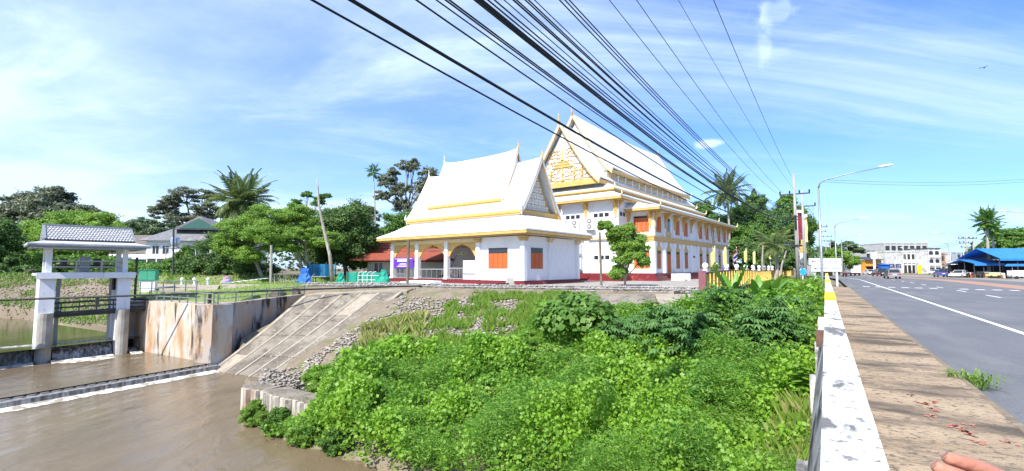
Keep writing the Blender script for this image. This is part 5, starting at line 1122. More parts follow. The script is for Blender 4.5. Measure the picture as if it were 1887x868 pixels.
# ---- palmate-leaved shrubs (each a thing with its foliage and stems)
def palmate_mesh(P, R, rng):
    V = []
    for p, r, az, tl in zip(P, R, rng.uniform(0, 6.28, len(P)), rng.uniform(-.25, .25, len(P))):
        for k in range(7):
            a = az + (k - 3) * .62; l = r * (1 - .10 * abs(k - 3)); d = np.array([math.cos(a), math.sin(a), -.28 + tl * math.cos(a - az)]); s = np.array([-math.sin(a), math.cos(a), 0]) * l * .15
            V += [p, p + d * l * .55 + s + [0, 0, .03 * r], p + d * l + [0, 0, -.22 * l], p + d * l * .55 - s + [0, 0, .03 * r]]
    return np.array(V)
def palmate(label, px, py, z, rx, rz, n, seed, leaf=.25):
    rng_ = np.random.default_rng(seed); c = hit(px, py, .8); k = c.y / FPX; g0 = hgt(c.x, c.y); t = thing('palmate_shrub', label, 'shrub', (c.x, c.y, g0))
    a = rng_.uniform(0, 2 * PI, n); rr = np.sqrt(rng_.random(n)); e = rng_.uniform(.55, 1.03, n)
    X_ = np.cos(a) * rr; Y_ = np.sin(a) * rr; Z_ = np.sqrt(np.clip(1 - rr ** 2, 0, 1)) ; base = np.stack([X_ * rx * k * e, Y_ * rx * k * e * .8, (c.z - g0) + (Z_ * e) * rz * k * (.75 + .35 * vnoise(X_ * 3, Y_ * 3, 1, seed)) - rz * k * .25], 1)
    V = palmate_mesh(base, leaf * rng_.uniform(.7, 1.25, n), rng_); m = len(V) // 4
    link('foliage', np_mesh('foliage', V, np.arange(m * 4).reshape(-1, 4), L_CASS, {'v': np.repeat(rng_.random(n), 7), 't': np.repeat(rng_.random(n), 7)}), t)
    mb = MB()
    for i in range(9): q = base[rng_.integers(n)]; mb.tube([(q[0] * .15, q[1] * .15, -.2), (q[0] * .5, q[1] * .5, q[2] * .5), tuple(q)], [.03, .022, .012], 5, False)
    mb.build('stem', TREEBARK, t)
palmate('broad dark palmate-leaved shrub in the middle of the bank', 1245, 628, -1.0, 105, 92, 640, 1, .34); palmate('palmate-leaved shrub tucked just below the near end of the yellow fence', 1335, 566, -.5, 72, 60, 400, 2, .34)
palmate('palmate-leaved shrub beside the parapet notch with brown earth under it', 1420, 632, -.8, 84, 104, 640, 3, .32); palmate('low palmate-leaved shrub left of the broad one, next to the heart-leaved bush', 1160, 618, -1.1, 62, 52, 280, 4, .28)
palmate('palmate-leaved shrub crowding the parapet side below the broad-leaved plants', 1462, 585, -.35, 44, 60, 280, 5, .26); palmate('small palmate-leaved shrub lowest on the bank, near the bright creeper', 1290, 700, -1.5, 52, 48, 170, 6, .26)
def heart(label, px, py, z, rx, rz, n, seed, leaf, mat, name='heart_leaved_bush', cat='bush', dz=.7):
    rng_ = np.random.default_rng(seed); c = hit(px, py, dz); k = c.y / FPX; g0 = hgt(c.x, c.y); t = thing(name, label, cat, (c.x, c.y, g0))
    a = rng_.uniform(0, 2 * PI, n); rr = np.sqrt(rng_.random(n)); Z_ = np.sqrt(1 - rr ** 2); P = np.stack([np.cos(a) * rr * rx * k, np.sin(a) * rr * rx * k * .8, (c.z - g0) + Z_ * rz * k * rng_.uniform(.6, 1.05, n)], 1)
    O = P - np.array([0, 0, c.z - g0 - .3]); O /= np.linalg.norm(O, axis=1)[:, None]
    leaf_obj('foliage', leaves_np(P, leaf * rng_.uniform(.7, 1.3, n), .3, .85, O * 1.6, .5, rng_), mat, rng_.random(n), t)
    mb = MB()
    for i in range(7): q = P[rng_.integers(n)]; mb.tube([(0, 0, -.2), (q[0] * .5, q[1] * .5, q[2] * .6), tuple(q)], [.03, .02, .01], 5, False)
    mb.build('stem', TREEBARK, t)
heart('bush of large heart-shaped leaves with a dark hollow beneath, left of the palmate shrubs', 1065, 606, -1.2, 82, 66, 700, 7, .28, L_MID); heart('small heart-leaved bush poking up before the light revetment', 1208, 578, -.55, 20, 22, 90, 8, .17, L_MID)
for i, (px, py, rx, rz, n, lb) in enumerate(((905, 735, 60, 34, 900, 'in the middle of the bank, left of centre'), (1120, 775, 75, 40, 1300, 'at the bottom centre of the bank'), (985, 825, 60, 36, 1000, 'at the very bottom, left of the largest mound'), (765, 690, 50, 30, 700, 'below the stony slope, nearest the stone heap'), (1345, 790, 62, 36, 1000, 'at the bottom right near the tall grass'), (1010, 660, 46, 26, 520, 'just below the heart-leaved bush'))):
    heart('mound of bright lime creeper leaves ' + lb, px, py, 0, rx, rz, n, 30 + i, .125, L_LIME, 'creeper_mound', 'creeper', .45)
for i, (px, py, lb) in enumerate(((785, 800, 'near the water at the bottom left of the bank'), (1165, 720, 'in the middle of the bank below the palmate shrubs'), (900, 835, 'at the very bottom of the bank'), (1440, 700, 'in the hollow beside the parapet'))):
    p = hit(px, py, .3); t = thing('dead_brush', 'tangle of bare brown stems ' + lb, 'brush', (p.x, p.y, hgt(p.x, p.y))); m = MB(); rr = random.Random(90 + i)
    for k in range(46):
        a = rr.uniform(0, 6.28); l = rr.uniform(.5, 1.35); b = Vector((rr.uniform(-.5, .5), rr.uniform(-.4, .4), -.1)); e = b + Vector((math.cos(a) * l * .6, math.sin(a) * l * .5, l)); m.tube([b, b.lerp(e, .5) + Vector((rr.uniform(-.12, .12), rr.uniform(-.12, .12), .05)), e], [.014, .010, .004], 4, False)
    m.build('stems', TREEBARK, t, kind='stuff')
# ---- broad-leaved banana-like plants: each leaf its own part
def big_leaf(L, w, arch, mat, tint):
    n = 8; V = []; F = []
    for i in range(n + 1):
        t = i / n; x = L * math.sin(arch * t) / arch * (1 if arch < 1.2 else .9); z = L * (.95 * t - .5 * arch * t * t * .8); ww = w * math.sin(min(1, t * .93 + .05) * PI) ** .65 * (1 - .15 * t)
        V += [(x, -ww, z - ww * .25), (x, 0, z - ww * .02), (x, ww, z - ww * .25)]
        if i: a = (i - 1) * 3; F += [(a, a + 3, a + 4, a + 1), (a + 1, a + 4, a + 5, a + 2)]
    return np_mesh('leaf', np.array(V), np.array(F), mat, {'v': np.full(len(F), RNG.random() * .7), 't': np.full(len(F), tint)}, True)
def banana(label, px, py, z, n, L, seed, lean=(-.25, .5)):
    rr = random.Random(seed); c = hit(px, py, .8); g0 = hgt(c.x, c.y); t = thing('broad_leaved_plant', label, 'plant', (c.x, c.y, min(g0, c.z)))
    for i in range(n):
        az = i * 2.4 + rr.uniform(-.4, .4); l = L * rr.uniform(.75, 1.15); me = big_leaf(l, l * .135, rr.uniform(.35, 1.2), L_BAN, rr.random())
        o = link('leaf', me, t, None, (rr.uniform(-.06, .06), rr.uniform(-.06, .06), c.z - min(g0, c.z) - .1)); o.rotation_euler = (rr.uniform(-.2, .2), -rr.uniform(*lean), az); 
        MB().tube([(0, 0, -.2), (0, 0, 0), (L * .1, 0, l * .12)], [.03, .028, .02], 6).build('stalk', L_BAN, o)
banana('clump of broad upright banana-like leaves in front of the yellow fence', 1402, 562, -.35, 15, 1.9, 3); banana('banana-like plant with yellow-green leaves against the near fence panels', 1350, 545, -.2, 11, 1.6, 5); banana('low banana-like plant with a big shiny drooping leaf, left of the upright clump', 1378, 566, -.4, 8, 1.9, 6, (-.45, .1))
# young yellow-green plant by the parapet
yp = thing('young_plant', 'young yellow-green leafy sapling beside the lower parapet wall', 'plant', RD(14.5, -.62, -1.75)); MB().tube([(0, 0, -.6), (.02, 0, .4), (.0, .03, .95)], [.015, .012, .006], 6).build('stem', L_LIME, yp)
for i in range(26):
    h = .15 + .8 * i / 26; me = big_leaf(.30, .07, .9, L_LIME, random.random()); o = link('leaf', me, yp, None, (0, 0, h), (0, .6, i * 2.4))
# ================================================================== SLUICE GATE TOWER
tx = nA.copy(); ty = eA.copy(); TR = math.atan2(ty.y, ty.x) - PI / 2        # local y upstream, local x follows
Pr = G(222, 652, WZ1); Pl = G(78, 667, WZ1)
gx_ = (Pl - Pr); span = gx_.length; gd = gx_.normalized(); gu = Vector((-gd.y, gd.x, 0))
if gu.dot(eA) < 0: gu = -gu
# local frame: x from the right pier to the left pier, y upstream
TRz = math.atan2(gd.y, gd.x); sy = 1 if (Matrix.Rotation(TRz, 3, 'Z') @ Vector((0, 1, 0))).dot(eA) > 0 else -1
tw_ = thing('gate_tower', 'white concrete sluice gate tower with a tiled roof over its railed platform', 'sluice tower', (Pr.x, Pr.y, 0), TRz)
def Y_(a, b): return (min(sy * a, sy * b), max(sy * a, sy * b))
def tb(nm, x0, x1, a, b, z0, z1, m, par=None, **k): y0, y1 = Y_(a, b); return MB().box(x0, y0, z0, x1, y1, z1).build(nm, m, par or tw_, **k)
DK = 1.36; s_ = span
for x in (0, s_):
    tb('pier', x - .33, x + .33, 0, 2.6, -5.4, DK - .12, PIERM)
    y0, y1 = Y_(-.25, 0); MB().tube([(x, sy * -.02, -5.4), (x, sy * -.02, -.9)], .32, 14).build('pier_nose', CONC, tw_)
    for yy in (.15, 2.45): tb('post', x - .13, x + .13, yy - .13, yy + .13, DK + .001, DK + 1.58, PIERM)
tb('platform', -.55, s_ + .55, -.15, 2.75, DK - .119, DK, PIERM); tb('platform_edge', -.5, s_ + .5, -.25, -.151, DK - .3, DK + .05, PIERM)
for z in (.42, .85):
    tb('handrail', .14, s_ - .14, .02, .10, DK + z * .8, DK + z * .8 + .07, CONC)
    tb('handrail', .14, s_ - .14, 2.5, 2.58, DK + z * .8, DK + z * .8 + .07, CONC)
    for x in (-.1, s_ + .02): tb('handrail', x, x + .08, .3, 2.3, DK + z * .8, DK + z * .8 + .07, CONC)
for x in (.33, .66): tb('rail_post', s_ * x - .05, s_ * x + .05, .0, .015, DK, DK + .75, CONC)
tb('hoist_box', s_ * .45, s_ * .45 + .5, 1.0, 1.5, DK + .001, DK + 1.0, GREYM); tb('hoist_frame', .4, s_ - .4, 1.15, 1.35, DK + .3, DK + .5, DMETAL); tb('gear_box', s_ * .3, s_ * .3 + .35, 1.0, 1.45, DK + .501, DK + .9, DMETAL); tb('gear_box', s_ * .75, s_ * .75 + .3, 1.0, 1.45, DK + .501, DK + .85, DMETAL)
# roof: low hipped skirt with a gabled tiled top
rz0 = DK + 1.62; x0, x1 = -1.05, s_ + .95
y0, y1 = Y_(-.9, 3.4)
TILEW = M_('pale_roof_tile', (.60, .61, .64), (.50, .51, .54), .55, 3); GAPT = M_('grey_tile_bed', (.10, .10, .115), rough=.7); 
skirt(tw_, x0, y0, x1, y1, rz0 + .10, x0 + .85, y0 + .95, x1 - .85, y1 - .95, rz0 + .32, TILEW, .14, GREYM, .03)
ym = (y0 + y1) / 2; hw = (y1 - y0) / 2 - .75
for s in (1, -1):
    def fn(u, v, s=s): return Vector((x0 + .7 + (x1 - x0 - 1.4) * u, ym + s * hw * (1 - v), rz0 + .34 + .85 * v))
    MB().grid(fn, 2, 2, (0, 0, -.06)).build('roof_slope', GAPT, tw_)
    ed = MB(); ed.bar(fn(0, 0) + Vector((0, 0, -.05)), fn(1, 0) + Vector((0, 0, -.05)), .08, .12); ed.build('eave_board', DMETAL, tw_)
    for e_ in (0, 1): MB().bar(fn(e_, 0), fn(e_, 1), .12, .16).build('bargeboard', GREYM, tw_)
# rows of diamond tiles, pale with grey ones between
tl = MB(); td = MB(); rr = random.Random(3)
for s in (1, -1):
    nx, nz = 26, 7
    for i in range(nx):
        for j in range(nz):
            u0 = (i + .5 * (j % 2)) / (nx + .5); v0 = j / nz; u1 = u0 + .90 / (nx + .5); v1 = v0 + .96 / nz
            def fp(u, v): return Vector((x0 + .7 + (x1 - x0 - 1.4) * u, ym + s * hw * (1 - v), rz0 + .34 + .85 * v))
            um = (u0 + u1) / 2; vm = (v0 + v1) / 2; n_ = Vector((0, s * .85, hw)).normalized() * .028
            q = [fp(u0, vm), fp(um, v0), fp(u1, vm), fp(um, v1)]; q = [p + n_ for p in q]; (td if rr.random() < .0 else tl).add(q + [p - n_ * .8 for p in q], [(0, 1, 2, 3), (0, 4, 5, 1), (1, 5, 6, 2), (2, 6, 7, 3), (3, 7, 4, 0), (3, 2, 1, 0)])
tl.build('roof_tiles', ROOFW, tw_, kind='stuff')
MB().bar((x0 + .65, ym, rz0 + 1.24), (x1 - .65, ym, rz0 + 1.24), .2, .14).build('ridge_cap', GREYM, tw_)
for x in (x0 + .82, x1 - .87):
    MB().prism([(x, ym - hw * .95, rz0 + .33), (x, ym + hw * .95, rz0 + .33), (x, ym, rz0 + 1.13)], (.05, 0, 0)).build('gable_panel', ROOFW, tw_)
# gates: a wide spilling gate between the piers, a dark one by the wall, a spill left of the tower
def fall(name, xa, xb, ztop, zbot, mat, par, back=.9):
    n = 14
    def fn(u, v): return Vector((xa + (xb - xa) * u, sy * (back - .75 * math.sin(v * PI / 2) * (1 - .0 * v)), ztop - (ztop - zbot) * (1 - math.cos(v * PI / 2)) ** .8))
    return MB().grid(fn, 2, n).build(name, mat, par, True)
gt = thing('sluice_gate', 'closed sluice gate between the tower piers with water sheeting over it', 'sluice gate', (Pr.x, Pr.y, 0), TRz)
def gb2(nm, x0, x1, a, b, z0, z1, m, par): y0, y1 = Y_(a, b); return MB().box(x0, y0, z0, x1, y1, z1).build(nm, m, par)
gb2('gate_leaf', .39, s_ - .39, .95, 1.15, -5, WZ2 - .02, DMETAL, gt); fall('water_sheet', .40, s_ - .40, WZ2 + .04, WZ1 - .05, FALL, gt); 
gb2('gate_stem', s_ * .82, s_ * .82 + .18, 1.0, 1.1, WZ2 - .1, DK - .13, GREYM, gt); gb2('gate_stem', .5, .62, .7, .82, WZ2 - 1, DK - .13, CONC, gt)
g2 = thing('weir_wall', 'low curved spill of dark water left of the tower, with a stick lodged on it', 'weir', (Pr.x, Pr.y, 0), TRz)
gb2('weir_crest', s_ + .39, s_ + 30, 1.0, 1.6, -5, WZ2 - .02, CONC, g2); fall('water_sheet', s_ + .40, s_ + 30, WZ2 + .05, WZ1 - .05, FALLD, g2, .98)
gw = -(W1 - Pr).dot(gd); xr = (W1 - Pr).dot(gd)
g3 = thing('sluice_gate', 'dark narrow sluice opening between the tower and the river wall', 'sluice gate', (Pr.x, Pr.y, 0), TRz)
gb2('gate_leaf', xr - .5, -.39, 1.3, 1.45, -2.9, -.9, CONC, g3); gb2('opening_void', xr - .5, -.39, 1.46, 1.6, -5, -2.4, DARK, g3); fall('water_sheet', xr + .05, -.40, WZ1 + .25, WZ1 - .03, FALL, g3, 1.2)
gb2('lintel', xr - .5, -.39, .3, 2.2, -.75, -.42, CONC, g3)
foam_strip('foam', Pr + gd * .4 + gu * .2, Pr + gd * (s_ - .3) + gu * .2, -gu, 1.5, WZ1, 5); foam_strip('foam', Pr + gd * (s_ + .4) + gu * .2, Pr + gd * (s_ + 22) + gu * .2, -gu, 1.6, WZ1, 6); foam_strip('foam', Pr + gd * (xr + .1) + gu * .2, Pr - gd * .4 + gu * .2, -gu, .9, WZ1, 7)
stk = thing('driftwood', 'forked dead branch leaning on the weir beside the left tower pier', 'branch', (Pr + gd * (s_ + 1.2) - gu * .6).to_3d() + Vector((0, 0, WZ1)), TRz)
MB().tube([(.9, sy * -1.1, -.2), (.5, sy * -.5, .5), (.1, sy * .1, 1.2), (-.1, sy * .2, 1.5)], [.10, .11, .09, .04], 7).tube([(.45, sy * -.4, .6), (-.25, sy * -.3, 1.35)], [.07, .03], 6).tube([(-.1, sy * 0, 1.1), (-.55, sy * -.3, .2)], [.06, .04], 6).build('wood', TREEBARK, stk)
# ladder and dark control cabinet on the right pier
ld = thing('ladder', 'thin steel ladder fixed to the right pier of the sluice tower', 'ladder', (Pr.x, Pr.y, 0), TRz); m = MB()
for yy in (.2, .6): m.bar((-.62, sy * yy, -.4), (-.62, sy * yy, DK + 1.0), .05)
m.build('stile', DMETAL, ld)
for k in range(12): MB().bar((-.62, sy * .2, -.2 + k * .28), (-.62, sy * .6, -.2 + k * .28), .035).build('rung', DMETAL, ld)
tb('recess', .381, .42, .6, 1.5, .3, 1.4, DARK); 
# walkway with twin pipe rails crossing before the tower
def WP(px, py, Y): return D(px, py, Y)
wk = thing('walkway', 'dark steel walkway with pipe rails running past the sluice tower to the wall', 'walkway', (0, 0, 0))
A0, A1 = WP(78, 560, 27.2), WP(268, 549, 30.5)
for dz, r in ((.0, .06), (-.28, .05), (-.62, .11)): MB().tube([A0 + Vector((0, 0, dz)), A1 + Vector((0, 0, dz))], r, 8).build('rail', DMETAL, wk)
for k in range(7): p = A0.lerp(A1, k / 6); MB().bar(p + Vector((0, 0, .03)), p + Vector((0, 0, -.62)), .06).build('post', DMETAL, wk)
off = gu * 1.0
MB().prism([A0 + Vector((0, 0, -.72)), A1 + Vector((0, 0, -.72)), A1 + off + Vector((0, 0, -.72)), A0 + off + Vector((0, 0, -.72))], (0, 0, -.12)).build('deck', DMETAL, wk)
# long thick pipe across the whole view to the concrete block
pipe = thing('pipe', 'long thick black pipe crossing from the left edge to the block by the pavilion', 'pipe', (0, 0, 0))
pp_ = [D(-60, 556, 24.5), D(0, 553, 25), D(180, 547, 26.5), D(387, 540, 28), D(560, 533.5, 31), D(750, 527.5, 34), D(850, 525, 36), D(938, 523, 37.6)]
MB().tube(pp_, .055, 8).build('pipe_run', BLACK, pipe, True)
for p, q in ((pp_[3], -.42), (pp_[2], -.4)): MB().bar(p, (p.x, p.y, q - .1), .16).build('support', DMETAL, pipe)
blk = thing('concrete_block', 'small tapered concrete block standing before the pavilion corner', 'block', D(940, 524, 37.9).xy.to_3d() + Vector((0, 0, .26)), .3)
MB().prism([(-.32, -.2, 0), (.32, -.2, 0), (.24, -.14, .62), (-.24, -.14, .62)], (0, .42, 0)).build('block', CONC, blk)
# railing along the river wall and the lawn edge
def railing(name, label, pts, n, h, m, rails=(1.0, .5), r=.03, cat='railing', pw=.07):
    t = thing(name, label, cat, pts[0]); o = pts[0].copy(); q = [p - o for p in pts]
    for f in rails: MB().tube([p + Vector((0, 0, h * f)) for p in q], r, 6).build('rail', m, t)
    for k in range(n): p = pl(q, k / (n - 1)); MB().bar(p - Vector((0, 0, .1)), p + Vector((0, 0, h)), pw).build('post', m, t)
    return t
e0 = W1 - nA * .25; e1 = W0 - nA * .25 + n2 * .25; e2_ = W2 + n2 * .25
for v in (e0, e1, e2_): v.z = -.42
e2_.z = -.28
railing('railing', 'grey steel railing along the top of the sunlit river wall', [e0, e1], 9, .62, GREYM); railing('railing', 'grey steel railing on the shaded wall, running up to the apron crest', [e1 + dw * .3, e2_], 7, .62, GREYM)
railing('railing', 'short grey railing beside the green cabinet behind the walkway', [G(236, 545, -.3) , G(300, 543, -.25), G(362, 541, -.2)], 7, .95, GREYM)
railing('timber_bridge', 'old dark timber footbridge rails at the left edge above the pool', [D(-40, 545, 52), D(30, 535, 53), D(60, 522, 55)], 5, 1.6, TREEBARK, (1.0, .55, .1), .10, 'footbridge', .18)
# pale slabs between lawn strips
for px0, px1, lb in ((262, 400, 'SL'), (402, 560, 'SL')):
    a, b, c, d = G(px0, 533, .0), G(px1, 535, .0), G(px1 + 4, 527, .22), G(px0 + 6, 525, .25)
    MB().add([a + Vector((0, 0, .05)), b + Vector((0, 0, .05)), c + Vector((0, 0, .08)), d + Vector((0, 0, .08)), a - Vector((0, 0, .3)), b - Vector((0, 0, .3)), c - Vector((0, 0, .3)), d - Vector((0, 0, .3))], [(0, 1, 2, 3), (0, 4, 5, 1), (1, 5, 6, 2), (2, 6, 7, 3), (3, 7, 4, 0)]).build('path_slab', SLABL, None, kind='structure')
PAVC = M_('temple_yard_concrete', (.33, .30, .27), (.26, .24, .21), .9, 1.0, c3=(.40, .37, .33), s3=2.5, bump=.15, bscale=10)
ya_ = [Vector((-18, 38.5, 0)), Vector((-7, 35.6, 0)), Vector((1, 32.4, 0)), Vector((10.5, 29.2, 0)), Vector((12.6, 29.6, 0)), RD(70, -6.5), RD(90, -40), Vector((-20, 70, 0))]
MB().add([(p.x, p.y, .296) for p in ya_] + [(p.x, p.y, -.2) for p in ya_], [tuple(range(8))] + [(i, i + 8, (i + 1) % 8 + 8, (i + 1) % 8) for i in range(8)]).build('yard', PAVC, None, kind='structure')
# small lawn lamps, cabinet, poles
cabn = thing('control_cabinet', 'green electrical cabinet on a whitish plinth by the sluice tower', 'cabinet', gnd(275, 37, -.25), .35)
MB().box(-.5, -.3, 0, .5, .3, .95).build('plinth', SIGNW, cabn); GRC = M_('green_cabinet_paint', (.05, .30, .18), (.08, .36, .24), .5, 3); MB().box(-.55, -.34, .951, .55, .34, 1.75).build('casing', GRC, cabn); MB().box(-.6, -.4, 1.751, .6, .4, 1.8).build('lid', GRC, cabn); MB().box(-.51, -.36, 1.0, -.01, -.341, 1.7).box(.01, -.36, 1.0, .51, -.341, 1.7).build('door', GRC, cabn)
for i, (px, lb) in enumerate(((336, 'leftmost'), (359, 'middle'), (384, 'rightmost'))):
    l = thing('garden_lamp', f'small white garden lamp on the pale slab edge, {lb} of three', 'lamp', gnd(px, 42, .1), 0, 'small garden lamps on the slab'); MB().lathe([(.16, 0), (.16, .12), (.08, .14), (.08, .42)], n=10).build('base', SIGNW, l); MB().lathe([(.03, .421), (.12, .48), (.16, .58), (.12, .68), (.03, .73)], n=10).build('globe', SIGNW, l)
def post(label, px, yb, yt, Y, z, r, m=POLEC, name='post', lean=0):
    b = gnd(px, Y, z); t = D(px + lean, yt, Y); return tag(MB().tube([(0, 0, -.3), t - b], [r * 1.1, r], 8).build(name, m, None, loc=b), label, 'post')
post('weathered round timber post left in front of the purple banner', 751, 527, 441, 36, .2, .105, TREEBARK, lean=2)
post('slim weathered post standing left of the small tree before the temple', 1108, 523, 428, 35, .2, .085, TREEBARK, lean=-3)
post('pale concrete post on the lawn right of the leaning trunk', 500, 522, 452, 44, .15, .11); post('thin grey post between the low bush and the dark bush', 320, 525, 420, 50, .2, .09, DMETAL)
# ================================================================== HOUSES ON THE LEFT
def gable_house(name, label, P, rz, lx, ly, h, rh, wm, rm, over=.6, wins=(), hip=False, extra=None, tile=None):
    t = thing(name, label, 'house', P, rz)
    MB().box(0, 0, -.5, lx, ly, h).build('wall', wm, t)
    if hip:
        a = min(lx, ly) * .5; 
        MB().add([(-over, -over, h), (lx + over, -over, h), (lx + over, ly + over, h), (-over, ly + over, h), (a, ly / 2, h + rh), (lx - a, ly / 2, h + rh)], [(0, 1, 5, 4), (1, 2, 5), (2, 3, 4, 5), (3, 0, 4), (3, 2, 1, 0)]).build('roof', rm, t)
    else:
        for s in (0, 1):
            ya, yb = (-over, ly / 2) if s == 0 else (ly + over, ly / 2); zb = h - .25
            vs = [Vector((-over, ya, zb)), Vector((lx + over, ya, zb)), Vector((lx + over, yb, h + rh)), Vector((-over, yb, h + rh))]
            MB().prism(vs, (0, 0, -.14)).build('roof_slope', rm, t)
            if tile:
                tm = MB()
                for k in range(tile): f = (k + .5) / tile; a_ = vs[0].lerp(vs[3], f); b_ = vs[1].lerp(vs[2], f); tm.bar(a_ + Vector((0, 0, .02)), b_ + Vector((0, 0, .02)), .10, .05)
                tm.build('tile_courses', rm, t, kind='stuff')
        for x in (-.0, lx): MB().prism([(x, 0, h - .01), (x, ly, h - .01), (x, ly / 2, h + rh - .15)], (.12 if x == 0 else -.12, 0, 0)).build('gable', wm if not extra else extra, t)
        for x in (-over - .02, lx + over - .06):
            for s in (0, 1): MB().bar((x + .04, -over if s == 0 else ly + over, h - .3), (x + .04, ly / 2, h + rh - .04), .1, .26).build('bargeboard', extra or SIGNW, t)
    for (face, u, z, w, hh) in wins:
        if face == 's': M = Matrix.Translation((u, 0, z))
        else: M = Matrix.Translation((0 if face == 'w' else lx, u, z)) @ Matrix.Rotation(-PI / 2 if face == 'w' else PI / 2, 4, 'Z')
        o = MB().box(-.07, -.06, -.07, w + .07, -.003, 0, M).box(-.07, -.06, hh, w + .07, -.003, hh + .07, M).box(-.07, -.06, 0, 0, -.003, hh, M).box(w, -.06, 0, w + .07, -.003, hh, M).box(w / 2 - .03, -.055, 0, w / 2 + .03, -.004, hh, M).build('window', SIGNW, t)
        MB().box(.003, -.02, .003, w / 2 - .033, -.005, hh - .003, M).build('pane', DARKG, o); MB().box(w / 2 + .033, -.02, .003, w - .003, -.005, hh - .003, M).build('pane', DARKG, o)
    return t
p = D(268, 480, 74)
h1 = gable_house('white_house', 'white two-storey house with a large grey hipped roof and green gable', (p.x, p.y, .6), R_(12), 14, 9, 5.4, 3.3, WHITE, GREYT, .9, [('s', .9, 3.3, .9, 1.3), ('s', 2.3, 3.3, .9, 1.3), ('s', 5.4, 3.1, 3.2, 1.5), ('s', 1.0, .6, 2.6, 1.4)], hip=True)
MB().prism([(3.2, .6, 7.3), (10.8, .6, 7.3), (7, .6, 9.5)], (0, 5, 0)).build('roof_gable', GREYT, h1); MB().prism([(4.2, .52, 7.45), (9.8, .52, 7.45), (7, .52, 9.15)], (0, .07, 0)).build('green_gable', M_('green_gable_board', (.05, .13, .11), rough=.5), h1)
MB().box(-.6, -1.5, 2.55, 5, -.01, 2.75).build('balcony_slab', WHITE, h1)
for k in range(5): MB().box(-.5 + k * 1.3, -1.45, -.3, -.36 + k * 1.3, -1.3, 2.549).build('balcony_post', WHITE, h1)
p = D(162, 490, 82)
h2 = gable_house('villa', 'low white villa with grey-brown hipped roof and long white awning left of the white house', (p.x, p.y, .6), R_(8), 13, 9, 3.6, 3.6, WHITE, M_('brown_grey_tile', (.17, .14, .13), (.13, .11, .10), .8, 3), .8, [('s', 5.5, 1.2, 2.4, 1.4), ('s', 9, 1.2, 2.0, 1.4)], hip=True)
MB().prism([(-1.5, -2.4, 2.6), (10.5, -2.4, 2.6), (10.5, -.0, 3.7), (-1.5, -.0, 3.5)], (0, 0, .16)).build('awning', ROOFW, h2); MB().box(2, -2.2, 1.5, 9.8, -2.0, 2.5).build('awning_board', GREENN, h2)
p = D(404, 440, 84); gable_house('outbuilding', 'small building with a rusty red roof seen over the bushes beside the coconut palm', (p.x, p.y, .4), R_(4), 6, 5, 4.9, .9, WHITE, REDT, .5)
wt = thing('water_tank', 'shiny steel water tank on a lattice stand before the grey roof', 'water tank', D(320, 498, 66).xy.to_3d() + Vector((0, 0, .5))); 
for a in (-.7, .7):
    for b in (-.7, .7): MB().bar((a, b, -.4), (a, b, 4.0), .08).build('leg', GALV, wt)
br_ = MB()
for k in range(4):
    for a, b, c, d in ((-.7, -.7, .7, -.7), (-.7, .7, .7, .7), (-.7, -.7, -.7, .7), (.7, -.7, .7, .7)): br_.bar((a, b, k), (c, d, k + 1), .05)
br_.build('brace', GALV, wt, kind='stuff'); MB().lathe([(.55, 4.02), (.6, 4.15), (.6, 5.3), (.5, 5.5), (.1, 5.6)], n=16).build('tank', M_('steel_tank', (.65, .66, .68), rough=.25, metal=.9), wt, True); MB().box(-.85, -.85, 3.95, .85, .85, 4.015).build('platform', GALV, wt)
# red-roofed house
p = D(668, 505, 57)
rh_ = gable_house('red_roofed_house', 'pale green house with dark red tiled roof beside the pavilion', (p.x + .6, p.y, .3), R_(4), 9.5, 6, 2.5, 2.9, M_('pale_green_wall', (.55, .60, .54), (.48, .53, .47), .8, 2), REDT, .7, [('s', .8, .8, 1.0, 1.2), ('s', 3.2, .8, 1.2, 1.2)], tile=9)
MB().prism([(-1.6, -2.2, 2.25), (10.5, -2.2, 2.25), (10.0, -.5, 3.05), (-.9, -.5, 3.05)], (0, 0, .12)).build('lower_roof', REDT, rh_)
# clutter on the far terrace
def crumple(name, label, cat, P, w, h, d, m, seed, n=10):
    rr = random.Random(seed); t = MB()
    def fn(u, v): 
        a = u * 2 * PI; hh = math.sin(v * PI / 2); r = (1 - .55 * hh) * (1 + .18 * rr.uniform(-1, 1)); return Vector((math.cos(a) * w / 2 * r, math.sin(a) * d / 2 * r, h * v * (1 + .08 * rr.uniform(-1, 1))))
    ring = [[fn(i / n, j / 6) for i in range(n)] for j in range(7)]; vs = [p for r in ring for p in r]; fs = [(j * n + i, j * n + (i + 1) % n, (j + 1) * n + (i + 1) % n, (j + 1) * n + i) for j in range(6) for i in range(n)] + [tuple(6 * n + i for i in range(n))]
    o = t.add(vs, fs).build(name, m, None, False, loc=P); tag(o, label, cat); return o
crumple('tarpaulin', 'crumpled bright blue tarpaulin hung over poles at the foot of the bare trunk', 'tarpaulin', gnd(562, 44, .25), 1.6, 1.35, .9, BLUET, 1, 16); crumple('netting_heap', 'heap of green netting right of the white frame by the pavilion', 'netting', gnd(708, 45, .25), 1.3, 1.25, 1.2, GREENN, 2, 14)
crumple('netting_heap', 'low heap of green netting left of the white frame', 'netting', gnd(628, 45, .25), 1.1, .95, 1.0, GREENN, 4, 14)
tp = thing('tarpaulin_screen', 'long dark blue tarpaulin screen stretched between posts behind the clutter', 'tarpaulin', gnd(565, 50, .3)); MB().grid(lambda u, v: Vector((3.0 * u, .18 * math.sin(u * 17), .45 + 1.35 * v)), 24, 3, (0, .02, 0)).build('sheet', M_('faded_blue_sheet', (.02, .10, .28), (.015, .16, .26), .6, 1.5), tp)
for k in range(4): MB().bar((k * 1.0, .15, -.2), (k * 1.0, .15, 2.0), .07).build('pole', TREEBARK, tp)
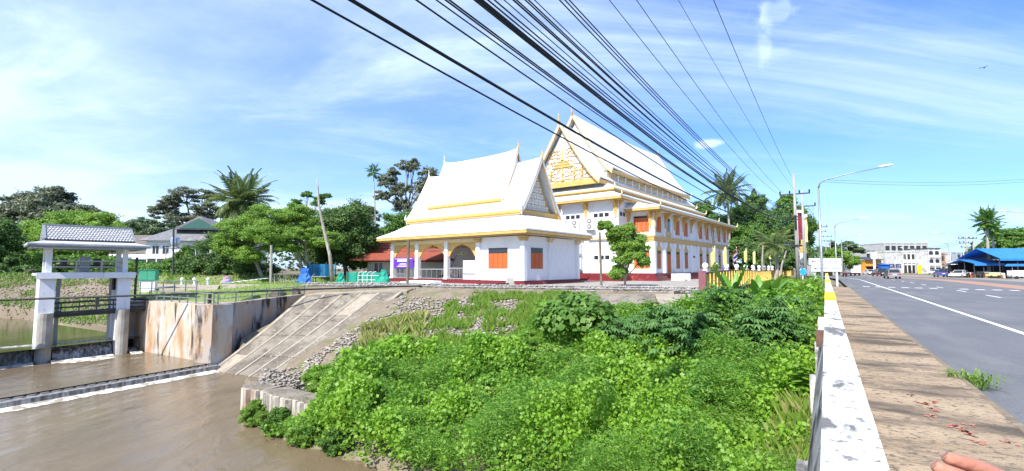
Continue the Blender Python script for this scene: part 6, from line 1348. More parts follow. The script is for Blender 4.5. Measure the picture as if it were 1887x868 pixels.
ns = thing('netting_fence', 'low fence of green netting beside the white metal frame', 'fence', gnd(640, 46.5, .25)); MB().grid(lambda u, v: Vector((3.6 * u, .1 * math.sin(u * 21), .05 + .95 * v)), 20, 2, (0, .02, 0)).build('net', GREENN, ns)
for k in range(4): MB().bar((k * 1.18, -.05, -.1), (k * 1.18, -.05, 1.1), .05).build('stake', GALV, ns)
fr = thing('metal_frame', 'white bent-pipe metal frame standing before the green netting', 'frame', gnd(660, 43.5, .25)); 
for k in range(4): MB().tube([(k * .42, 0, -.1), (k * .42, 0, .8), (k * .42 + .12, 0, 1.05), (k * .42 + .4, 0, 1.1)], .022, 6).build('hoop', SIGNW, fr)
MB().bar((0, 0, .35), (1.6, 0, .35), .035).build('cross_bar', SIGNW, fr); MB().bar((0, 0, .75), (1.9, 0, .75), .035).build('cross_bar', SIGNW, fr)
tbn = thing('table', 'small grey table between the blue tarpaulin and the green netting', 'table', gnd(590, 43.5, .25)); MB().box(-.6, -.35, .62, .65, .35, .67).build('table_top', GALV, tbn)
for a in (-.52, .55):
    for b in (-.28, .28): MB().bar((a, b, -.05), (a, b, .62), .05).build('leg', DMETAL, tbn)
rf_ = thing('sheet_pile_heap', 'sheets of pale roofing lying on the lawn left of the leaning trunk', 'sheet', gnd(440, 45, .12)); 
for k in range(4): MB().grid(lambda u, v: Vector((-1.6 + 2.9 * u + k * .3, k * .25 + v * .8, .08 + .35 * u + .03 * math.sin(u * 30) + k * .05)), 20, 2, (0, 0, -.02)).build('sheet', SIGNW, rf_)
crumple('clothes_heap', 'small heap of pink and blue cloth beside the pale roofing sheets', 'cloth heap', gnd(418, 45.5, .12), 1.3, .75, .9, M_('pink_blue_cloth', (.55, .25, .25), (.12, .25, .50), .8, 2.5, lo=.48, hi=.52), 6)
br2 = thing('brush_heap', 'heap of cut dry branches before the dark bushes', 'brush heap', gnd(540, 44, .2)); hb = MB(); rr = random.Random(8)
for k in range(60): a = rr.uniform(-1.6, 1.6); hb.tube([(a, rr.uniform(-.4, .4), 0), (a + rr.uniform(-.8, .8), rr.uniform(-.4, .4), rr.uniform(.3, .95))], [.025, .012], 5)
hb.build('branches', PALEBARK, br2, kind='stuff')
# ================================================================== YELLOW FENCE WALL
fn_ = thing('panel_fence', 'long yellow-orange panelled fence along the temple side of the road', 'fence', RD(0, 0, 0), ROADROT)
FX = 6.05; f0 = 29.6; f1 = 122.0; npan = 34
bpy.context.view_layer.update()
def zt(s): return 1.40 + .15 * math.sin(min(1, (s - f0) / 26) * PI) - .0 * s
pw = []; s = f0; k = 0
while s < f1:
    e = s + (1.15 if s < 70 else 2.2); z0 = .26; z1 = zt(s)
    M_f = MB().box(s + .05, FX - .02, z0, e - .05, FX + .04, z1 - .10); M_f.build('panel', YEL, fn_)
    MB().box(s - .06, FX - .20, z0 - .05, s + .045, FX - .021, z1 - .08).build('panel_post', YELP, fn_)
    if s < 50: MB().box(s + .06, FX - .10, z0 + .02, e - .07, FX - .021, z0 + .14).build('panel_foot', YELP, fn_)
    s = e
nseg = 24; tr_ = MB(); bt2 = MB(); bw = MB()
for i in range(nseg):
    a = f0 + (f1 - f0) * i / nseg; b = f0 + (f1 - f0) * (i + 1) / nseg
    tr_.prism([(a, FX - .16, zt(a) - .10), (b, FX - .16, zt(b) - .10), (b, FX - .16, zt(b)), (a, FX - .16, zt(a))], (0, .32, 0))
tr_.build('top_rail', BROWNP, fn_); MB().box(f0 - .1, FX - .16, .10, f1, FX + .16, .21).build('bottom_beam', BROWNP, fn_); MB().box(f0, FX - .02, -1.9, f1, FX + .06, .099).build('base_wall', BROWNP, fn_)
MB().box(f0 - .32, FX - .2, -2.2, f0 - .07, FX + .2, zt(f0) + .12).build('end_post', M_('purple_brown_paint', (.24, .10, .11), (.18, .07, .08), .6, 3), fn_)
for k in range(5): MB().box(f0 + 1.2 + k * 2.6, FX - .13, -2.0, f0 + 1.38 + k * 2.6, FX - .021, .098).build('base_post', BROWNP, fn_)
MB().box(f0 - 2.0, FX + 1.2, -1.2, f0 + 6, FX + 1.5, .35).build('back_wall', SLABL, fn_)
# lamps and flags behind the fence
gl_lab = 'white globe lamp behind the yellow fence, '
gpos = [('nearest the temple corner', 35), ('second from the temple corner, by the first flag', 39), ('left of the striped flag', 43.5), ('right of the striped flag', 49), ('right of the third yellow flag', 55), ('by the thin flagpoles', 61), ('between thin tree stems', 67), ('sixth from the far end', 73), ('fourth from the far end', 79), ('next to last', 85), ('farthest, by the utility pole', 91)]
for lb, s in gpos:
    p = RD(s * 1.0, -7.0, .3); g_ = thing('globe_lamp', gl_lab + lb, 'lamp', p, ROADROT, 'globe lamps behind the yellow fence'); MB().box(-.14, -.14, -.2, .14, .14, 1.30).build('pillar', WHITE, g_)
    MB().lathe([(.08, 1.301), (.17, 1.37), (.22, 1.52), (.17, 1.67), (.04, 1.74)], n=12).build('globe', SIGNW, g_, True)
YFL = M_('pale_yellow_cloth', (.80, .72, .28), (.72, .64, .24), .7, 3); FRED = M_('flag_red', (.55, .04, .06), rough=.7); FBLU = M_('flag_blue', (.04, .05, .25), rough=.7)
def flag(lb, px, s, H, L, col, side=-1, drop=.9, seed=0):
    p = RD(s, -6.7, .3); t = thing('flag', lb, 'flag', p, ROADROT, 'flags along the fence'); MB().tube([(0, 0, -.2), (0, 0, H)], .025, 6).build('pole', SIGNW, t)
    def strip(v0, v1, m, nm):
        MB().grid(lambda u, v: Vector((side * -1 * (-.04 - L * u), .12 * math.sin(u * 7 + seed), H - .05 - drop * (v0 + (v1 - v0) * v) * (1 - .25 * u) - .55 * u * L)), 9, 2, (0, .012, 0)).build(nm, m, t)
    if col == 'thai':
        for a, b, m in ((0, .17, FRED), (.17, .33, SIGNW), (.33, .67, FBLU), (.67, .83, SIGNW), (.83, 1, FRED)): strip(a, b, m, 'stripe')
    else: strip(0, 1, col, 'cloth')
flag('pale yellow flag hanging limp, nearest the temple corner', 0, 37, 3.0, 1.0, YFL, seed=1, drop=1.3); flag('pale yellow flag just left of the striped flag', 0, 41.5, 3.1, .7, YFL, seed=2, drop=1.4); flag('red, white and blue striped flag blown out to the left', 0, 47.2, 3.3, 2.0, 'thai', seed=3)
flag('pale yellow flag just right of the striped flag', 0, 53.3, 3.4, 1.0, YFL, seed=4, drop=1.2); flag('drooping pale yellow flag near the thin tree stems', 0, 60, 3.3, .4, YFL, seed=5, drop=1.5); flag('pale yellow flag among the last flags before the utility pole', 0, 70, 3.6, .9, YFL, seed=6, drop=1.2); flag('thin pale yellow flag, next to the last one', 0, 79, 4.2, .5, YFL, seed=7, drop=1.5); flag('farthest pale yellow flag beside the utility pole', 0, 88, 4.4, .9, YFL, seed=8, drop=1.5)
for i, (px, yt, lb) in enumerate(((1407, 452, 'pale slender tree stem behind the fence, left of the short palm'), (1436, 462, 'crooked pale slender stem right of the short palm'))):
    b = gnd(px, 58, .3); t = D(px - 1 + i * 14, yt, 58) - b; tag(MB().tube([(0, 0, -.2), t * .5 + Vector((-.15, 0, 0)), t], [.13, .11, .07], 7).build('slender_tree', PALEBARK, None, loc=b), lb, 'tree trunk')
# ================================================================== UTILITY POLES AND CABLES
def upole(label, px, Y, top, base=-.35, arms=(), rz=ROADROT + PI / 2, name='utility_pole', r=.15):
    b = gnd(px, Y, base); t = thing(name, label, 'utility pole', b, rz); H = top - base
    MB().tube([(0, 0, -.4), (0, 0, H)], [r * 1.25, r * .75], 8).build('shaft', POLEC, t, True)
    for z, half, n in arms:
        o = MB().box(-half, -.06, z - base - .06, half, .06, z - base + .06).build('crossarm', DMETAL, t)
        for k in range(n):
            x = -half + .06 + (2 * half - .12) * k / max(1, n - 1); MB().lathe([(.03, 0), (.09, .03), (.05, .08), (.10, .13), (.05, .18), (.09, .24), (.03, .32)], (x, 0, z - base + .061), 8).build('insulator', BLACK, o)
    return t
P1 = gnd(1470, 48, -.35)
up1 = upole('tall near utility pole with one wide crossarm left of the street lamp', 1470, 48, 11.3, arms=((9.25, 1.35, 4), (6.9, .5, 2)))
MB().box(-.5, .1, 4.2, .5, .22, 4.4).tube([(.0, .2, 6.0), (0, .2, 7.4)], .11, 8).build('cable_box', BLACK, up1)
upole('second utility pole right behind the nearest, its crossarm lower', 1484, 55, 10.8, arms=((8.9, 1.3, 3), (7.4, .9, 2)))
for i, (px, Y, tp_, lb) in enumerate(((1512, 98, 10.9, 'third utility pole down the road, crossarm seen beside the street lamp'), (1524, 128, 10.9, 'fourth utility pole down the road, thin in the distance'), (1532, 150, 10.9, 'fifth and most distant utility pole on the left of the road'))):
    upole(lb, px, Y, tp_, arms=((10.2, 1.5, 4), (9.2, 1.3, 3)), r=.13)
upole('utility pole with three crossarms beyond the road, before the fan palm', 1784, 100, 9.2, arms=((8.0, 1.8, 4), (7.0, 1.6, 4), (6.1, 1.3, 3)), rz=.1, r=.17); upole('leaning paler pole just left of the fan palm trunk', 1797, 104, 8.6, arms=((8.2, .9, 2),), rz=.1, r=.15); upole('thin distant pole above the shophouse roofs', 1667, 178, 9.6, arms=(), r=.16)
CABM = M_('black_cable', (.012, .012, .014), rough=.5, spec=.3)
bpy.context.view_layer.update()
def cable(label, px_t, XQ, XA, zA, c, r, group='telephone and power cables overhead', sA=None, yt=0, back=-26):
    sA = sA or (P1.x * dR.x + P1.y * dR.y); d = ray(px_t, yt); k = XQ / (d.x * pR.x + d.y * pR.y); Q = EYE + d * k; sQ = Q.x * dR.x + Q.y * dR.y; pts = []
    for i in range(49):
        s = back + (sA - back) * (i / 48); f = (s - sA) / (sQ - sA); X = XA + (XQ - XA) * min(f, 1.15); z = zA + (Q.z - zA) * f + c * (s - sA) * (s - sQ); pts.append(RD(s, X, z))
    o = MB().tube(pts, r * 1.25, 6).build('overhead_cable', CABM, None, True); tag(o, label, 'cable', group)
cable('lowest black cable, leftmost where it leaves the top of the picture', 575, -4.3, -2.9, 6.1, .00155, .011); cable('thick black cable, second from the left at the top of the picture', 647, -4.3, -2.9, 6.3, .0015, .019)
cable('single thin black cable, third from the left at the top of the picture', 767, -4.2, -2.9, 6.4, .0015, .010)
LB = 'black cable in the dense middle bundle fanning out over the pavilion and temple'
rc = random.Random(2)
for px, r, za in ((804, .008, 6.45), (821, .010, 6.5), (828, .010, 6.55), (874, .010, 6.6), (881, .017, 6.62), (888, .014, 6.66), (899, .010, 6.7), (911, .010, 6.74), (929, .007, 6.9), (946, .012, 6.9), (952, .010, 6.95), (968, .010, 7.0), (974, .010, 7.05), (985, .007, 7.2)):
    BL = {804: 'first thin', 821: 'second thin', 828: 'third thin', 874: 'fourth thin', 881: 'thickest', 888: 'medium', 899: 'second medium', 911: 'third medium', 929: 'very thin', 946: 'fourth medium', 952: 'fifth medium', 968: 'sixth medium', 974: 'seventh medium', 985: 'rightmost very thin'}
    cable(BL[px] + ' black cable of the dense middle bundle, counted from the left', px, -4.1 + rc.uniform(-.12, .12), -2.85, za + rc.uniform(-.05, .05), .0014 + rc.uniform(-.0001, .0001), r)
for px, w_ in ((1031, 'left'), (1041, 'middle'), (1049, 'right')): cable(w_ + ' black cable in the triple strand just right of the dense bundle', px, -3.9, -2.8, 7.3 + (px - 1031) * .01, .0013, .010)
cable('thin power line, fourth from the right at the top of the picture', 1123, -4.4, -3.95, 9.45, .0010, .008); cable('thin power line, third from the right at the top of the picture', 1173, -4.0, -3.4, 9.45, .0010, .008)
cable('faint thin power line, second from the right at the top of the picture', 1250, -3.3, -2.2, 9.45, .0010, .006); cable('power line running to the pole head, rightmost at the top of the picture', 1315, -2.7, -2.6, 11.2, .0008, .010)
def wire(label, a, b, sag, r=.012, group=None):
    a = Vector(a); b = Vector(b); o = MB().tube([a.lerp(b, i / 16) - Vector((0, 0, sag * 4 * (i / 16) * (1 - i / 16))) for i in range(17)], r, 5).build('overhead_cable', CABM, None, True); tag(o, label, 'cable', group)
a1 = D(1444, 354, 47.5); a2 = D(1494, 352, 48.5); 
for (pa, Ya, pb, pyb, Yb, sg) in ((1498, 55, 1500, 416, 98, 1.0), (1490, 55, 1524, 415, 98, 1.0), (1500, 98, 1520, 436, 128, .8), (1524, 98, 1532, 436, 128, .8)):
    wire({1498: 'left thin wire between the second and third utility poles', 1490: 'right thin wire between the second and third utility poles', 1500: 'thin wire between the third and fourth utility poles', 1524: 'thin wire between the two farthest utility poles'}[pa], D(pa, 381 if Ya == 55 else 414, Ya), D(pb, pyb, Yb), sg, .02, 'wires between distant poles')
wire('upper thin wire crossing the road to the right from the near street lamp', D(1518, 331, 38), D(1980, 322, 52), .5, .010); wire('lower thin wire crossing the road to the right from the near street lamp', D(1518, 335, 38), D(1980, 325, 52), .6, .010)
for k in range(3): wire(('top', 'middle', 'bottom')[k] + ' thin wire running left from the crossarms of the pole by the fan palm', D(1772, 440 + k * 4, 100), D(1655, 462 + k * 2, 170), .8, .03, 'wires by the fan palm pole')
# ---- street lamps
def slamp(label, px, Y, H, arm, side=1, base=-.15):
    b = gnd(px, Y, base); t = thing('street_lamp', label, 'street lamp', b, ROADROT, 'street lamps along the road'); y = -side
    MB().tube([(0, 0, -.3), (0, 0, .8), (0, 0, H - .6)], [.11, .09, .07], 10).build('pole', GREYM, t, True)
    MB().tube([(0, 0, H - .61), (0, y * .12, H - .2), (0, y * .45, H + .02), (0, y * arm * .5, H + .35), (0, y * arm, H + .62)], [.065, .06, .05, .04, .035], 8).build('arm', GREYM, t, True)
    m = MB(); 
    def fn(u, v): a = 2 * PI * v; w = math.sin(min(1, u * .92 + .08) * PI) ** .6; return Vector((math.cos(a) * .17 * w, y * (arm - .1 + .95 * u), H + .66 + .10 * u + math.sin(a) * .10 * w))
    m.grid(fn, 8, 10); m.build('lamp_head', SIGNW, t, True); return t
slamp('nearest street lamp, its tall grey pole passing before the white signs', 1515, 38, 8.9, 4.0); slamp('second street lamp down the left of the road', 1542, 72, 8.6, 3.2); slamp('third street lamp down the left of the road, above the bright tree', 1553, 108, 8.6, 3.2); slamp('fourth and farthest lamp on the left of the road', 1563, 140, 8.6, 3.2)
slamp('street lamp across the road with its pole outside the right edge', 1925, 58, 8.4, 3.0, -1); slamp('street lamp across the road beside the three-armed utility pole', 1778, 94, 8.4, 3.6, -1); slamp('distant street lamp across the road before the arched shophouse', 1750, 124, 8.4, 4.0, -1); slamp('lamp post far across the road above the round sign', 1690, 165, 8.4, 3.5, -1)
# ================================================================== SIGNS
b = gnd(1503, 56, -.35); e = gnd(1543, 56.5, -.35); sx = (e - b); SL_ = sx.length; ang = math.atan2(sx.y, sx.x)
sg = thing('direction_sign', 'two white direction boards with arrows and dark lettering on white posts', 'road sign', b, ang)
for x in (0, SL_): MB().box(x - .09, .03, -.4, x + .09, .15, 3.1).build('post', SIGNW, sg)
def glyphs(seed, x0, x1, z, h, y, mb):
    # rounded letter-like strokes, too small in the photograph to be read
    rr = random.Random(seed); x = x0
    while x < x1 - h * .5:
        if rr.random() < .14: x += h * .7; continue
        w = h * rr.uniform(.45, .62); t = h * .13
        mb.box(x, y, z, x + t, y + .006, z + h * rr.uniform(.8, 1)); mb.box(x + w - t, y, z, x + w, y + .006, z + h * rr.uniform(.75, 1))
        mb.box(x + t, y + .0005, z + h - t, x + w - t, y + .0065, z + h) if rr.random() < .7 else mb.box(x + t, y + .0005, z, x + w - t, y + .0065, z + t)
        if rr.random() < .3: mb.box(x + w * .3, y, z + h * 1.12, x + w, y + .006, z + h * 1.24)
        x += w + h * .2
for i, (x0, z0, z1) in enumerate(((-.85, 2.42, 3.2), (-.55, 1.6, 2.38))):
    o = MB().box(x0, -.03, z0, SL_ + .6, .025, z1).build('board', SIGNW, sg); m = MB(); zc = (z0 + z1) / 2; m.box(x0 + .5, -.042, zc - .03, x0 + .95, -.0305, zc + .03); m.prism([(x0 + .3, -.042, zc), (x0 + .55, -.042, zc - .12), (x0 + .55, -.042, zc + .12)], (0, .0115, 0)); m.build('arrow', LETTER, o)
    g = MB(); glyphs(i + 3, x0 + 1.1, SL_ + .4, zc - .12, .25, -.038, g); g.build('lettering', LETTER, o, kind='stuff')
    MB().box(x0 + .03, -.034, z0 + .03, SL_ + .57, -.0302, z0 + .05).box(x0 + .03, -.034, z1 - .05, SL_ + .57, -.0302, z1 - .03).build('border', GREYM, o, kind='stuff')
bs = thing('round_sign', 'small round bright blue sign on a post at the end of the yellow fence', 'road sign', gnd(1479, 52, -.35), 0); MB().tube([(0, 0, -.2), (0, 0, 2.0)], .05, 8).build('post', SIGNW, bs); MB().tube([(0, -.06, 1.62), (0, -.09, 1.62)], .36, 20).build('disc', M_('sign_blue', (.03, .38, .75), rough=.4), bs)
MB().tube([(0, -.05, 1.62), (0, -.059, 1.62)], .40, 20).build('rim', SIGNW, bs)
# temple gateway with red banner
gw_ = thing('temple_gateway', 'white and gold temple gateway pillars with small tiered gold tops behind the poles', 'gateway', gnd(1481, 66, -.3), ROADROT)
for x, hh in ((-1.1, 4.2), (1.3, 4.2)):
    MB().box(x - .32, -.32, -.2, x + .32, .32, hh).build('pillar', WHITE, gw_); MB().box(x - .45, -.45, hh * .6, x + .45, .45, hh * .6 + .2).box(x - .42, -.42, hh + .001, x + .42, .42, hh + .3).build('moulding', GOLD, gw_); MB().lathe([(.40, hh + .301), (.42, hh + .6), (.28, hh + .7), (.30, hh + 1.0), (.18, hh + 1.1), (.16, hh + 1.5), (.06, hh + 1.7), (.01, hh + 2.5)], (x, 0, 0), 8).build('spire', GOLD, gw_)
MB().box(-.78, -.2, 3.5, .98, .2, 3.9).build('lintel', GOLD, gw_)
for px, Y, y0, y1, w, m, lb, nm in ((1478, 60, 392, 441, .62, M_('crimson_cloth', (.30, .03, .05), (.24, .03, .04), .7, 3), 'tall crimson vertical banner hung between the utility poles', 'banner'), (1489.5, 62, 400, 446, .34, YFL, 'tall narrow cream and yellow banner right of the crimson one', 'banner')):
    b = gnd(px, Y, -.3); zt_ = D(px, y0, Y).z + .3; zb_ = D(px, y1, Y).z + .3; t = thing(nm, lb, 'banner', b, .2); MB().tube([(-w / 2 - .08, 0, -.2), (-w / 2 - .08, 0, zt_ + .3)], .05, 6).build('pole', SIGNW, t); MB().grid(lambda u, v: Vector((-w / 2 + w * u, .04 * math.sin(v * 9), zb_ + (zt_ - zb_) * v)), 2, 8, (0, .02, 0)).build('cloth', m, t); MB().box(-w / 2, -.06, zt_ + .001, w / 2, .06, zt_ + .35).build('top_panel', SIGNW, t)
# ================================================================== VEHICLES
def car(label, px, Y, rz, paint, L=4.5, Wd=1.8, H=1.48, kind='car', prof_='sedan', rear=True, z=-.15, cat='car', name='parked_car', pos=None):
    t = thing(name, label, cat, pos or gnd(px, Y, z), rz); hw = Wd / 2
    # local: x forward, wheels at z=0
    if prof_ == 'sedan': side = [(-L / 2, .35), (-L / 2 + .05, .85), (-L / 2 + .55, .95), (-L / 2 + 1.1, 1.0), (L / 2 - 1.5, .95), (L / 2 - .35, .80), (L / 2, .55), (L / 2, .30)]; cab = [(-L / 2 + .75, .96), (-L / 2 + 1.45, H - .03), (L / 2 - 2.25, H), (L / 2 - 1.35, .94)]
    elif prof_ == 'suv': side = [(-L / 2, .38), (-L / 2, .95), (-L / 2 + .1, 1.05), (L / 2 - 1.35, 1.05), (L / 2 - .3, .92), (L / 2, .6), (L / 2, .35)]; cab = [(-L / 2 + .12, 1.051), (-L / 2 + .45, H - .04), (L / 2 - 2.0, H), (L / 2 - 1.2, 1.04)]
    else: side = [(-L / 2, .4), (-L / 2, .9), (L / 2 - 1.6, .95), (L / 2 - 1.2, .95), (L / 2 - .2, .85), (L / 2, .6), (L / 2, .35)]; cab = [(-.25, .951), (-.1, H - .02), (L / 2 - 2.1, H), (L / 2 - 1.3, .94)]
    n = 6; mb = MB(); rings = []
    for k in range(n + 1):
        v = -1 + 2 * k / n; ins = .10 * abs(v) ** 4; rings.append([(x * (1 - ins * .25), v * hw, z_ - (ins * .6 if z_ > .5 else 0)) for x, z_ in side])
    m = len(side); vs = [p for r in rings for p in r]; fs = [(k * m + i, k * m + (i + 1) % m, (k + 1) * m + (i + 1) % m, (k + 1) * m + i) for k in range(n) for i in range(m)] + [tuple(range(m - 1, -1, -1)), tuple(n * m + i for i in range(m))]
    mb.add(vs, fs).build('body', paint, t)
    ch = hw * .88; ct = hw * .72; vs = [(x, s * (ch if i in (0, 3) else ct), z_) for s in (-1, 1) for i, (x, z_) in enumerate(cab)]
    MB().add(vs, [(3, 2, 1, 0), (4, 5, 6, 7), (0, 1, 5, 4), (2, 3, 7, 6)]).build('windows', DARKG, t)
    MB().box(cab[1][0] - .05, -ct - .02, H - .035, cab[2][0] + .08, ct + .02, H + .02).build('roof', paint, t)
    for s in (-1, 1):
        for i, (xx) in enumerate(((cab[0][0] + cab[1][0]) / 2, )): pass
        MB().bar((cab[0][0], s * ch, cab[0][1]), (cab[1][0], s * ct, cab[1][1]), .09).build('pillar', paint, t); MB().bar((cab[3][0], s * ch, cab[3][1]), (cab[2][0], s * ct, cab[2][1]), .07).build('pillar', paint, t); mx = (cab[0][0] + cab[3][0]) / 2; MB().bar((mx, s * ch, 1.0), (mx - .05, s * ct, H - .02), .07).build('pillar', paint, t)
        MB().cbox((L / 2 - 1.35 - .1, s * (hw + .08), 1.02), .12, .16, .12).build('mirror', paint, t)
        MB().cbox((-L / 2 + .0, s * (hw - .26), .80), .05, .34, .17).build('tail_light', REDL, t); MB().cbox((L / 2 - .06, s * (hw - .3), .66), .14, .36, .14).build('headlight', SIGNW, t)
        for xx in (-L / 2 + .85, L / 2 - .85):
            w = MB().tube([(xx, s * (hw - .20), .31), (xx, s * (hw + .015), .31)], .32, 16).build('wheel', BLACK, t); MB().tube([(xx, s * (hw + .016), .31), (xx, s * (hw + .03), .31)], .19, 12).build('rim', GALV, w)
    MB().cbox((-L / 2 - .02, 0, .46), .12, Wd * .9, .18).build('bumper', paint if prof_ != 'truck' else BLACK, t); MB().cbox((-L / 2 - .03, 0, .72), .03, .42, .13).build('number_plate', SIGNW, t)
    return t
RA = math.atan2(dR.y, dR.x)
car('silver hatchback driving away in the middle lane, its rear towards the viewer', 1643, 84, RA + .10, CARS, 4.3, 1.85, 1.62, prof_='suv', name='driving_car'); car('black car driving away ahead of the silver one', 1620, 108, RA + .22, CARK, 4.6, 1.85, 1.72, prof_='suv', name='driving_car'); car('small white car far ahead beside the white truck', 1601, 132, RA + .35, CARW, 4.4, 1.8, 1.5, name='driving_car')
car('white saloon parked sideways across the road, nearest of the parked cars', 1768, 93, RA + PI - .55, CARW, 4.6, 1.8, 1.45); car('white pickup parked right behind the white saloon', 1794, 99, RA + PI - .6, CARW, 5.0, 1.85, 1.75, prof_='pickup', name='parked_pickup', cat='pickup')
car('blue car parked left of the white saloon', 1733, 98, RA + .1, CARB, 3.8, 1.7, 1.45, prof_='suv'); car('black parked car behind the blue one', 1741, 112, RA + .2, CARK, 4.6, 1.85, 1.8, prof_='suv'); car('small white parked car before the arched shophouse', 1722, 142, RA + PI - .6, CARW, 4.0, 1.7, 1.5, prof_='suv')
tk = thing('truck', 'white box truck with tall white body on the left side of the road', 'truck', gnd(1572, 118, -.15), RA + .18); MB().box(-2.6, -1.0, .75, 1.5, 1.0, 2.75).build('cargo_box', SIGNW, tk); MB().prism([(1.55, -.95, .5), (3.1, -.95, .5), (3.1, -.95, 1.3), (2.7, -.95, 2.1), (1.55, -.95, 2.15)], (0, 1.9, 0)).build('cab', CARW, tk); MB().box(-2.5, -.8, .45, 3, .8, .74).build('chassis', BLACK, tk)
for s in (-1, 1):
    for xx in (-1.6, 2.3): MB().tube([(xx, s * .75, .4), (xx, s * 1.0, .4)], .4, 14).build('wheel', BLACK, tk)
    MB().cbox((-2.62, s * .8, .62), .04, .25, .12).build('tail_light', REDL, tk)
MB().box(-2.62, -.94, .85, -2.601, -.01, 2.65).box(-2.62, .01, .85, -2.601, .94, 2.65).build('rear_door', CARW, tk)
def bike(label, px, Y, rz, m):
    t = thing('motorbike', label, 'motorbike', gnd(px, Y, -.15), rz, 'motorbikes by the market'); 
    for xx in (-.62, .62): MB().tube([(xx, -.05, .29), (xx, .05, .29)], .29, 14).build('wheel', BLACK, t)
    MB().prism([(-.75, -.13, .55), (.1, -.13, .45), (.35, -.13, .55), (.55, -.13, .95), (.4, -.13, .98), (.1, -.13, .68), (-.3, -.13, .72), (-.8, -.13, .82)], (0, .26, 0)).build('body', m, t); MB().prism([(-.75, -.15, .83), (.08, -.15, .73), (.1, -.15, .80), (-.75, -.15, .90)], (0, .30, 0)).build('seat', BLACK, t)
    MB().bar((.45, 0, .9), (.64, 0, .3), .06).bar((.42, -.33, 1.05), (.42, .33, 1.05), .04).build('fork', DMETAL, t); return t
bike('dark motorbike beside the nose of the white saloon', 1784, 89, RA - .4, CARK); bike('dark red motorbike parked next to the dark one', 1791, 88, RA - .2, MAROON); bike('motorbike nearest the yellow cart', 1806, 88, RA + .2, CARK); bike('motorbike parked on the left verge beyond the signs', 1556, 100, RA + .4, MAROON)
# ================================================================== FAR SHOPS
def shop(label, px0, px1, ytop, Z, dep, wall_m, floors, cols, name='shophouse', roof=None, arches=False, base=-.2, rz=None, pane=DARKG, skip0=True, rail_=True):
    a = gnd(px0, Z, base); b = gnd(px1, Z, base); w = (b - a).length; H = 1.65 + (494.5 - ytop) * Z / FPX - base; t = thing(name, label, 'building', a, rz or 0)
    MB().box(0, 0, -.3, w, dep, H).build('wall', wall_m, t); MB().box(-.1, -.25, H + .001, w + .1, dep + .1, H + .35).build('parapet', roof or wall_m, t); fh = H / floors; cw = w / cols
    for f in range(floors):
        if f: MB().box(0, -.35, f * fh - .14, w, -.002, f * fh + .14).build('floor_band', wall_m, t)
        for c in range(cols):
            x0, x1 = c * cw + cw * .16, (c + 1) * cw - cw * .16; z0 = f * fh + (.1 if f == 0 else fh * .30); z1 = (f + 1) * fh - fh * (.22 if f else .25)
            if f == 0: MB().box(c * cw + cw * .07, -.06, .02, (c + 1) * cw - cw * .07, -.003, z1).build('shop_front', DARK, t); continue
            if arches: 
                r_ = (x1 - x0) / 2; pts = [(x0, -.06, z0), (x1, -.06, z0)] + [((x0 + x1) / 2 + r_ * math.cos(q), -.06, z1 - r_ * .8 + r_ * .8 * math.sin(q)) for q in [PI * k / 8 for k in range(9)]]; MB().prism(pts, (0, .055, 0)).build('window', pane, t)
            else: MB().box(x0, -.06, z0, x1, -.003, z1).build('window', pane, t)
            if rail_: MB().box(c * cw + .1, -.40, f * fh + .141, (c + 1) * cw - .1, -.36, f * fh + fh * .27).build('balustrade', wall_m, t)
    for c in range(cols + 1): MB().box(c * cw - .12, -.3, 0, c * cw + .12, -.0035, H - .001).build('pilaster', wall_m, t)
    return t
OLDW = M_('aged_white_wall', (.72, .71, .68), (.58, .57, .54), .85, .8, c3=(.28, .26, .24), s3=.5, lo3=.52, hi3=.7); GRW = M_('grey_block_wall', (.50, .50, .49), (.40, .40, .39), .85, .5); BRK = M_('brick_wall_far', (.34, .22, .16), (.27, .17, .13), .85, 1)
shop('long flat grey three-storey block behind the shophouses', 1632, 1712, 449, 200, 14, GRW, 3, 7, rail_=False); shop('aged white shophouse row with square windows at the road bend', 1664, 1711, 464, 178, 12, OLDW, 2, 6); shop('grey shophouse with two large arched windows and a dark rooftop', 1712, 1734, 459, 172, 12, OLDW, 3, 2, arches=True, roof=DMETAL)
shop('brown brick shophouse right of the arched one', 1735, 1752, 468, 172, 11, BRK, 2, 3); shop('narrow white shophouse right of the brick one', 1752, 1764, 468, 170, 11, OLDW, 2, 2); shop('pale blue-grey shophouse at the right end of the row', 1764, 1781, 466, 168, 11, M_('blue_grey_wall', (.40, .46, .52), rough=.8), 3, 2)
shop('low grey warehouse left of the long block', 1597, 1632, 463, 205, 14, GRW, 2, 4, rail_=False, roof=GREYT)
osh = thing('orange_shop', 'orange shop building with dark roof left of the blue one', 'building', gnd(1595, 160, -.2)); w = 30 * 160 / FPX; MB().box(0, 0, 0, w, 7, 4.6).build('wall', M_('orange_wall', (.75, .34, .05), (.68, .28, .05), .7, 1), osh); MB().prism([(-.4, -1, 4.6), (w + .4, -1, 4.6), (w + .4, 7, 5.7), (-.4, 7, 5.7)], (0, 0, .15)).build('roof', DMETAL, osh); MB().box(.4, -.05, 0, w - .4, -.002, 2.3).build('shop_front', DARK, osh); MB().box(0, -.9, 2.5, w, -.003, 2.62).build('awning', REDT, osh)
bsh = thing('blue_shop', 'small bright blue building between the orange shop and dark signboards', 'building', gnd(1624, 158, -.2)); w = 16 * 158 / FPX; MB().box(0, 0, 0, w, 6, 3.0).build('wall', BLUET, bsh); MB().prism([(-.2, -.4, 3.0), (w + .2, -.4, 3.0), (w + .2, 6, 3.8), (-.2, 6, 3.8)], (0, 0, .12)).build('roof', BLUET, bsh)
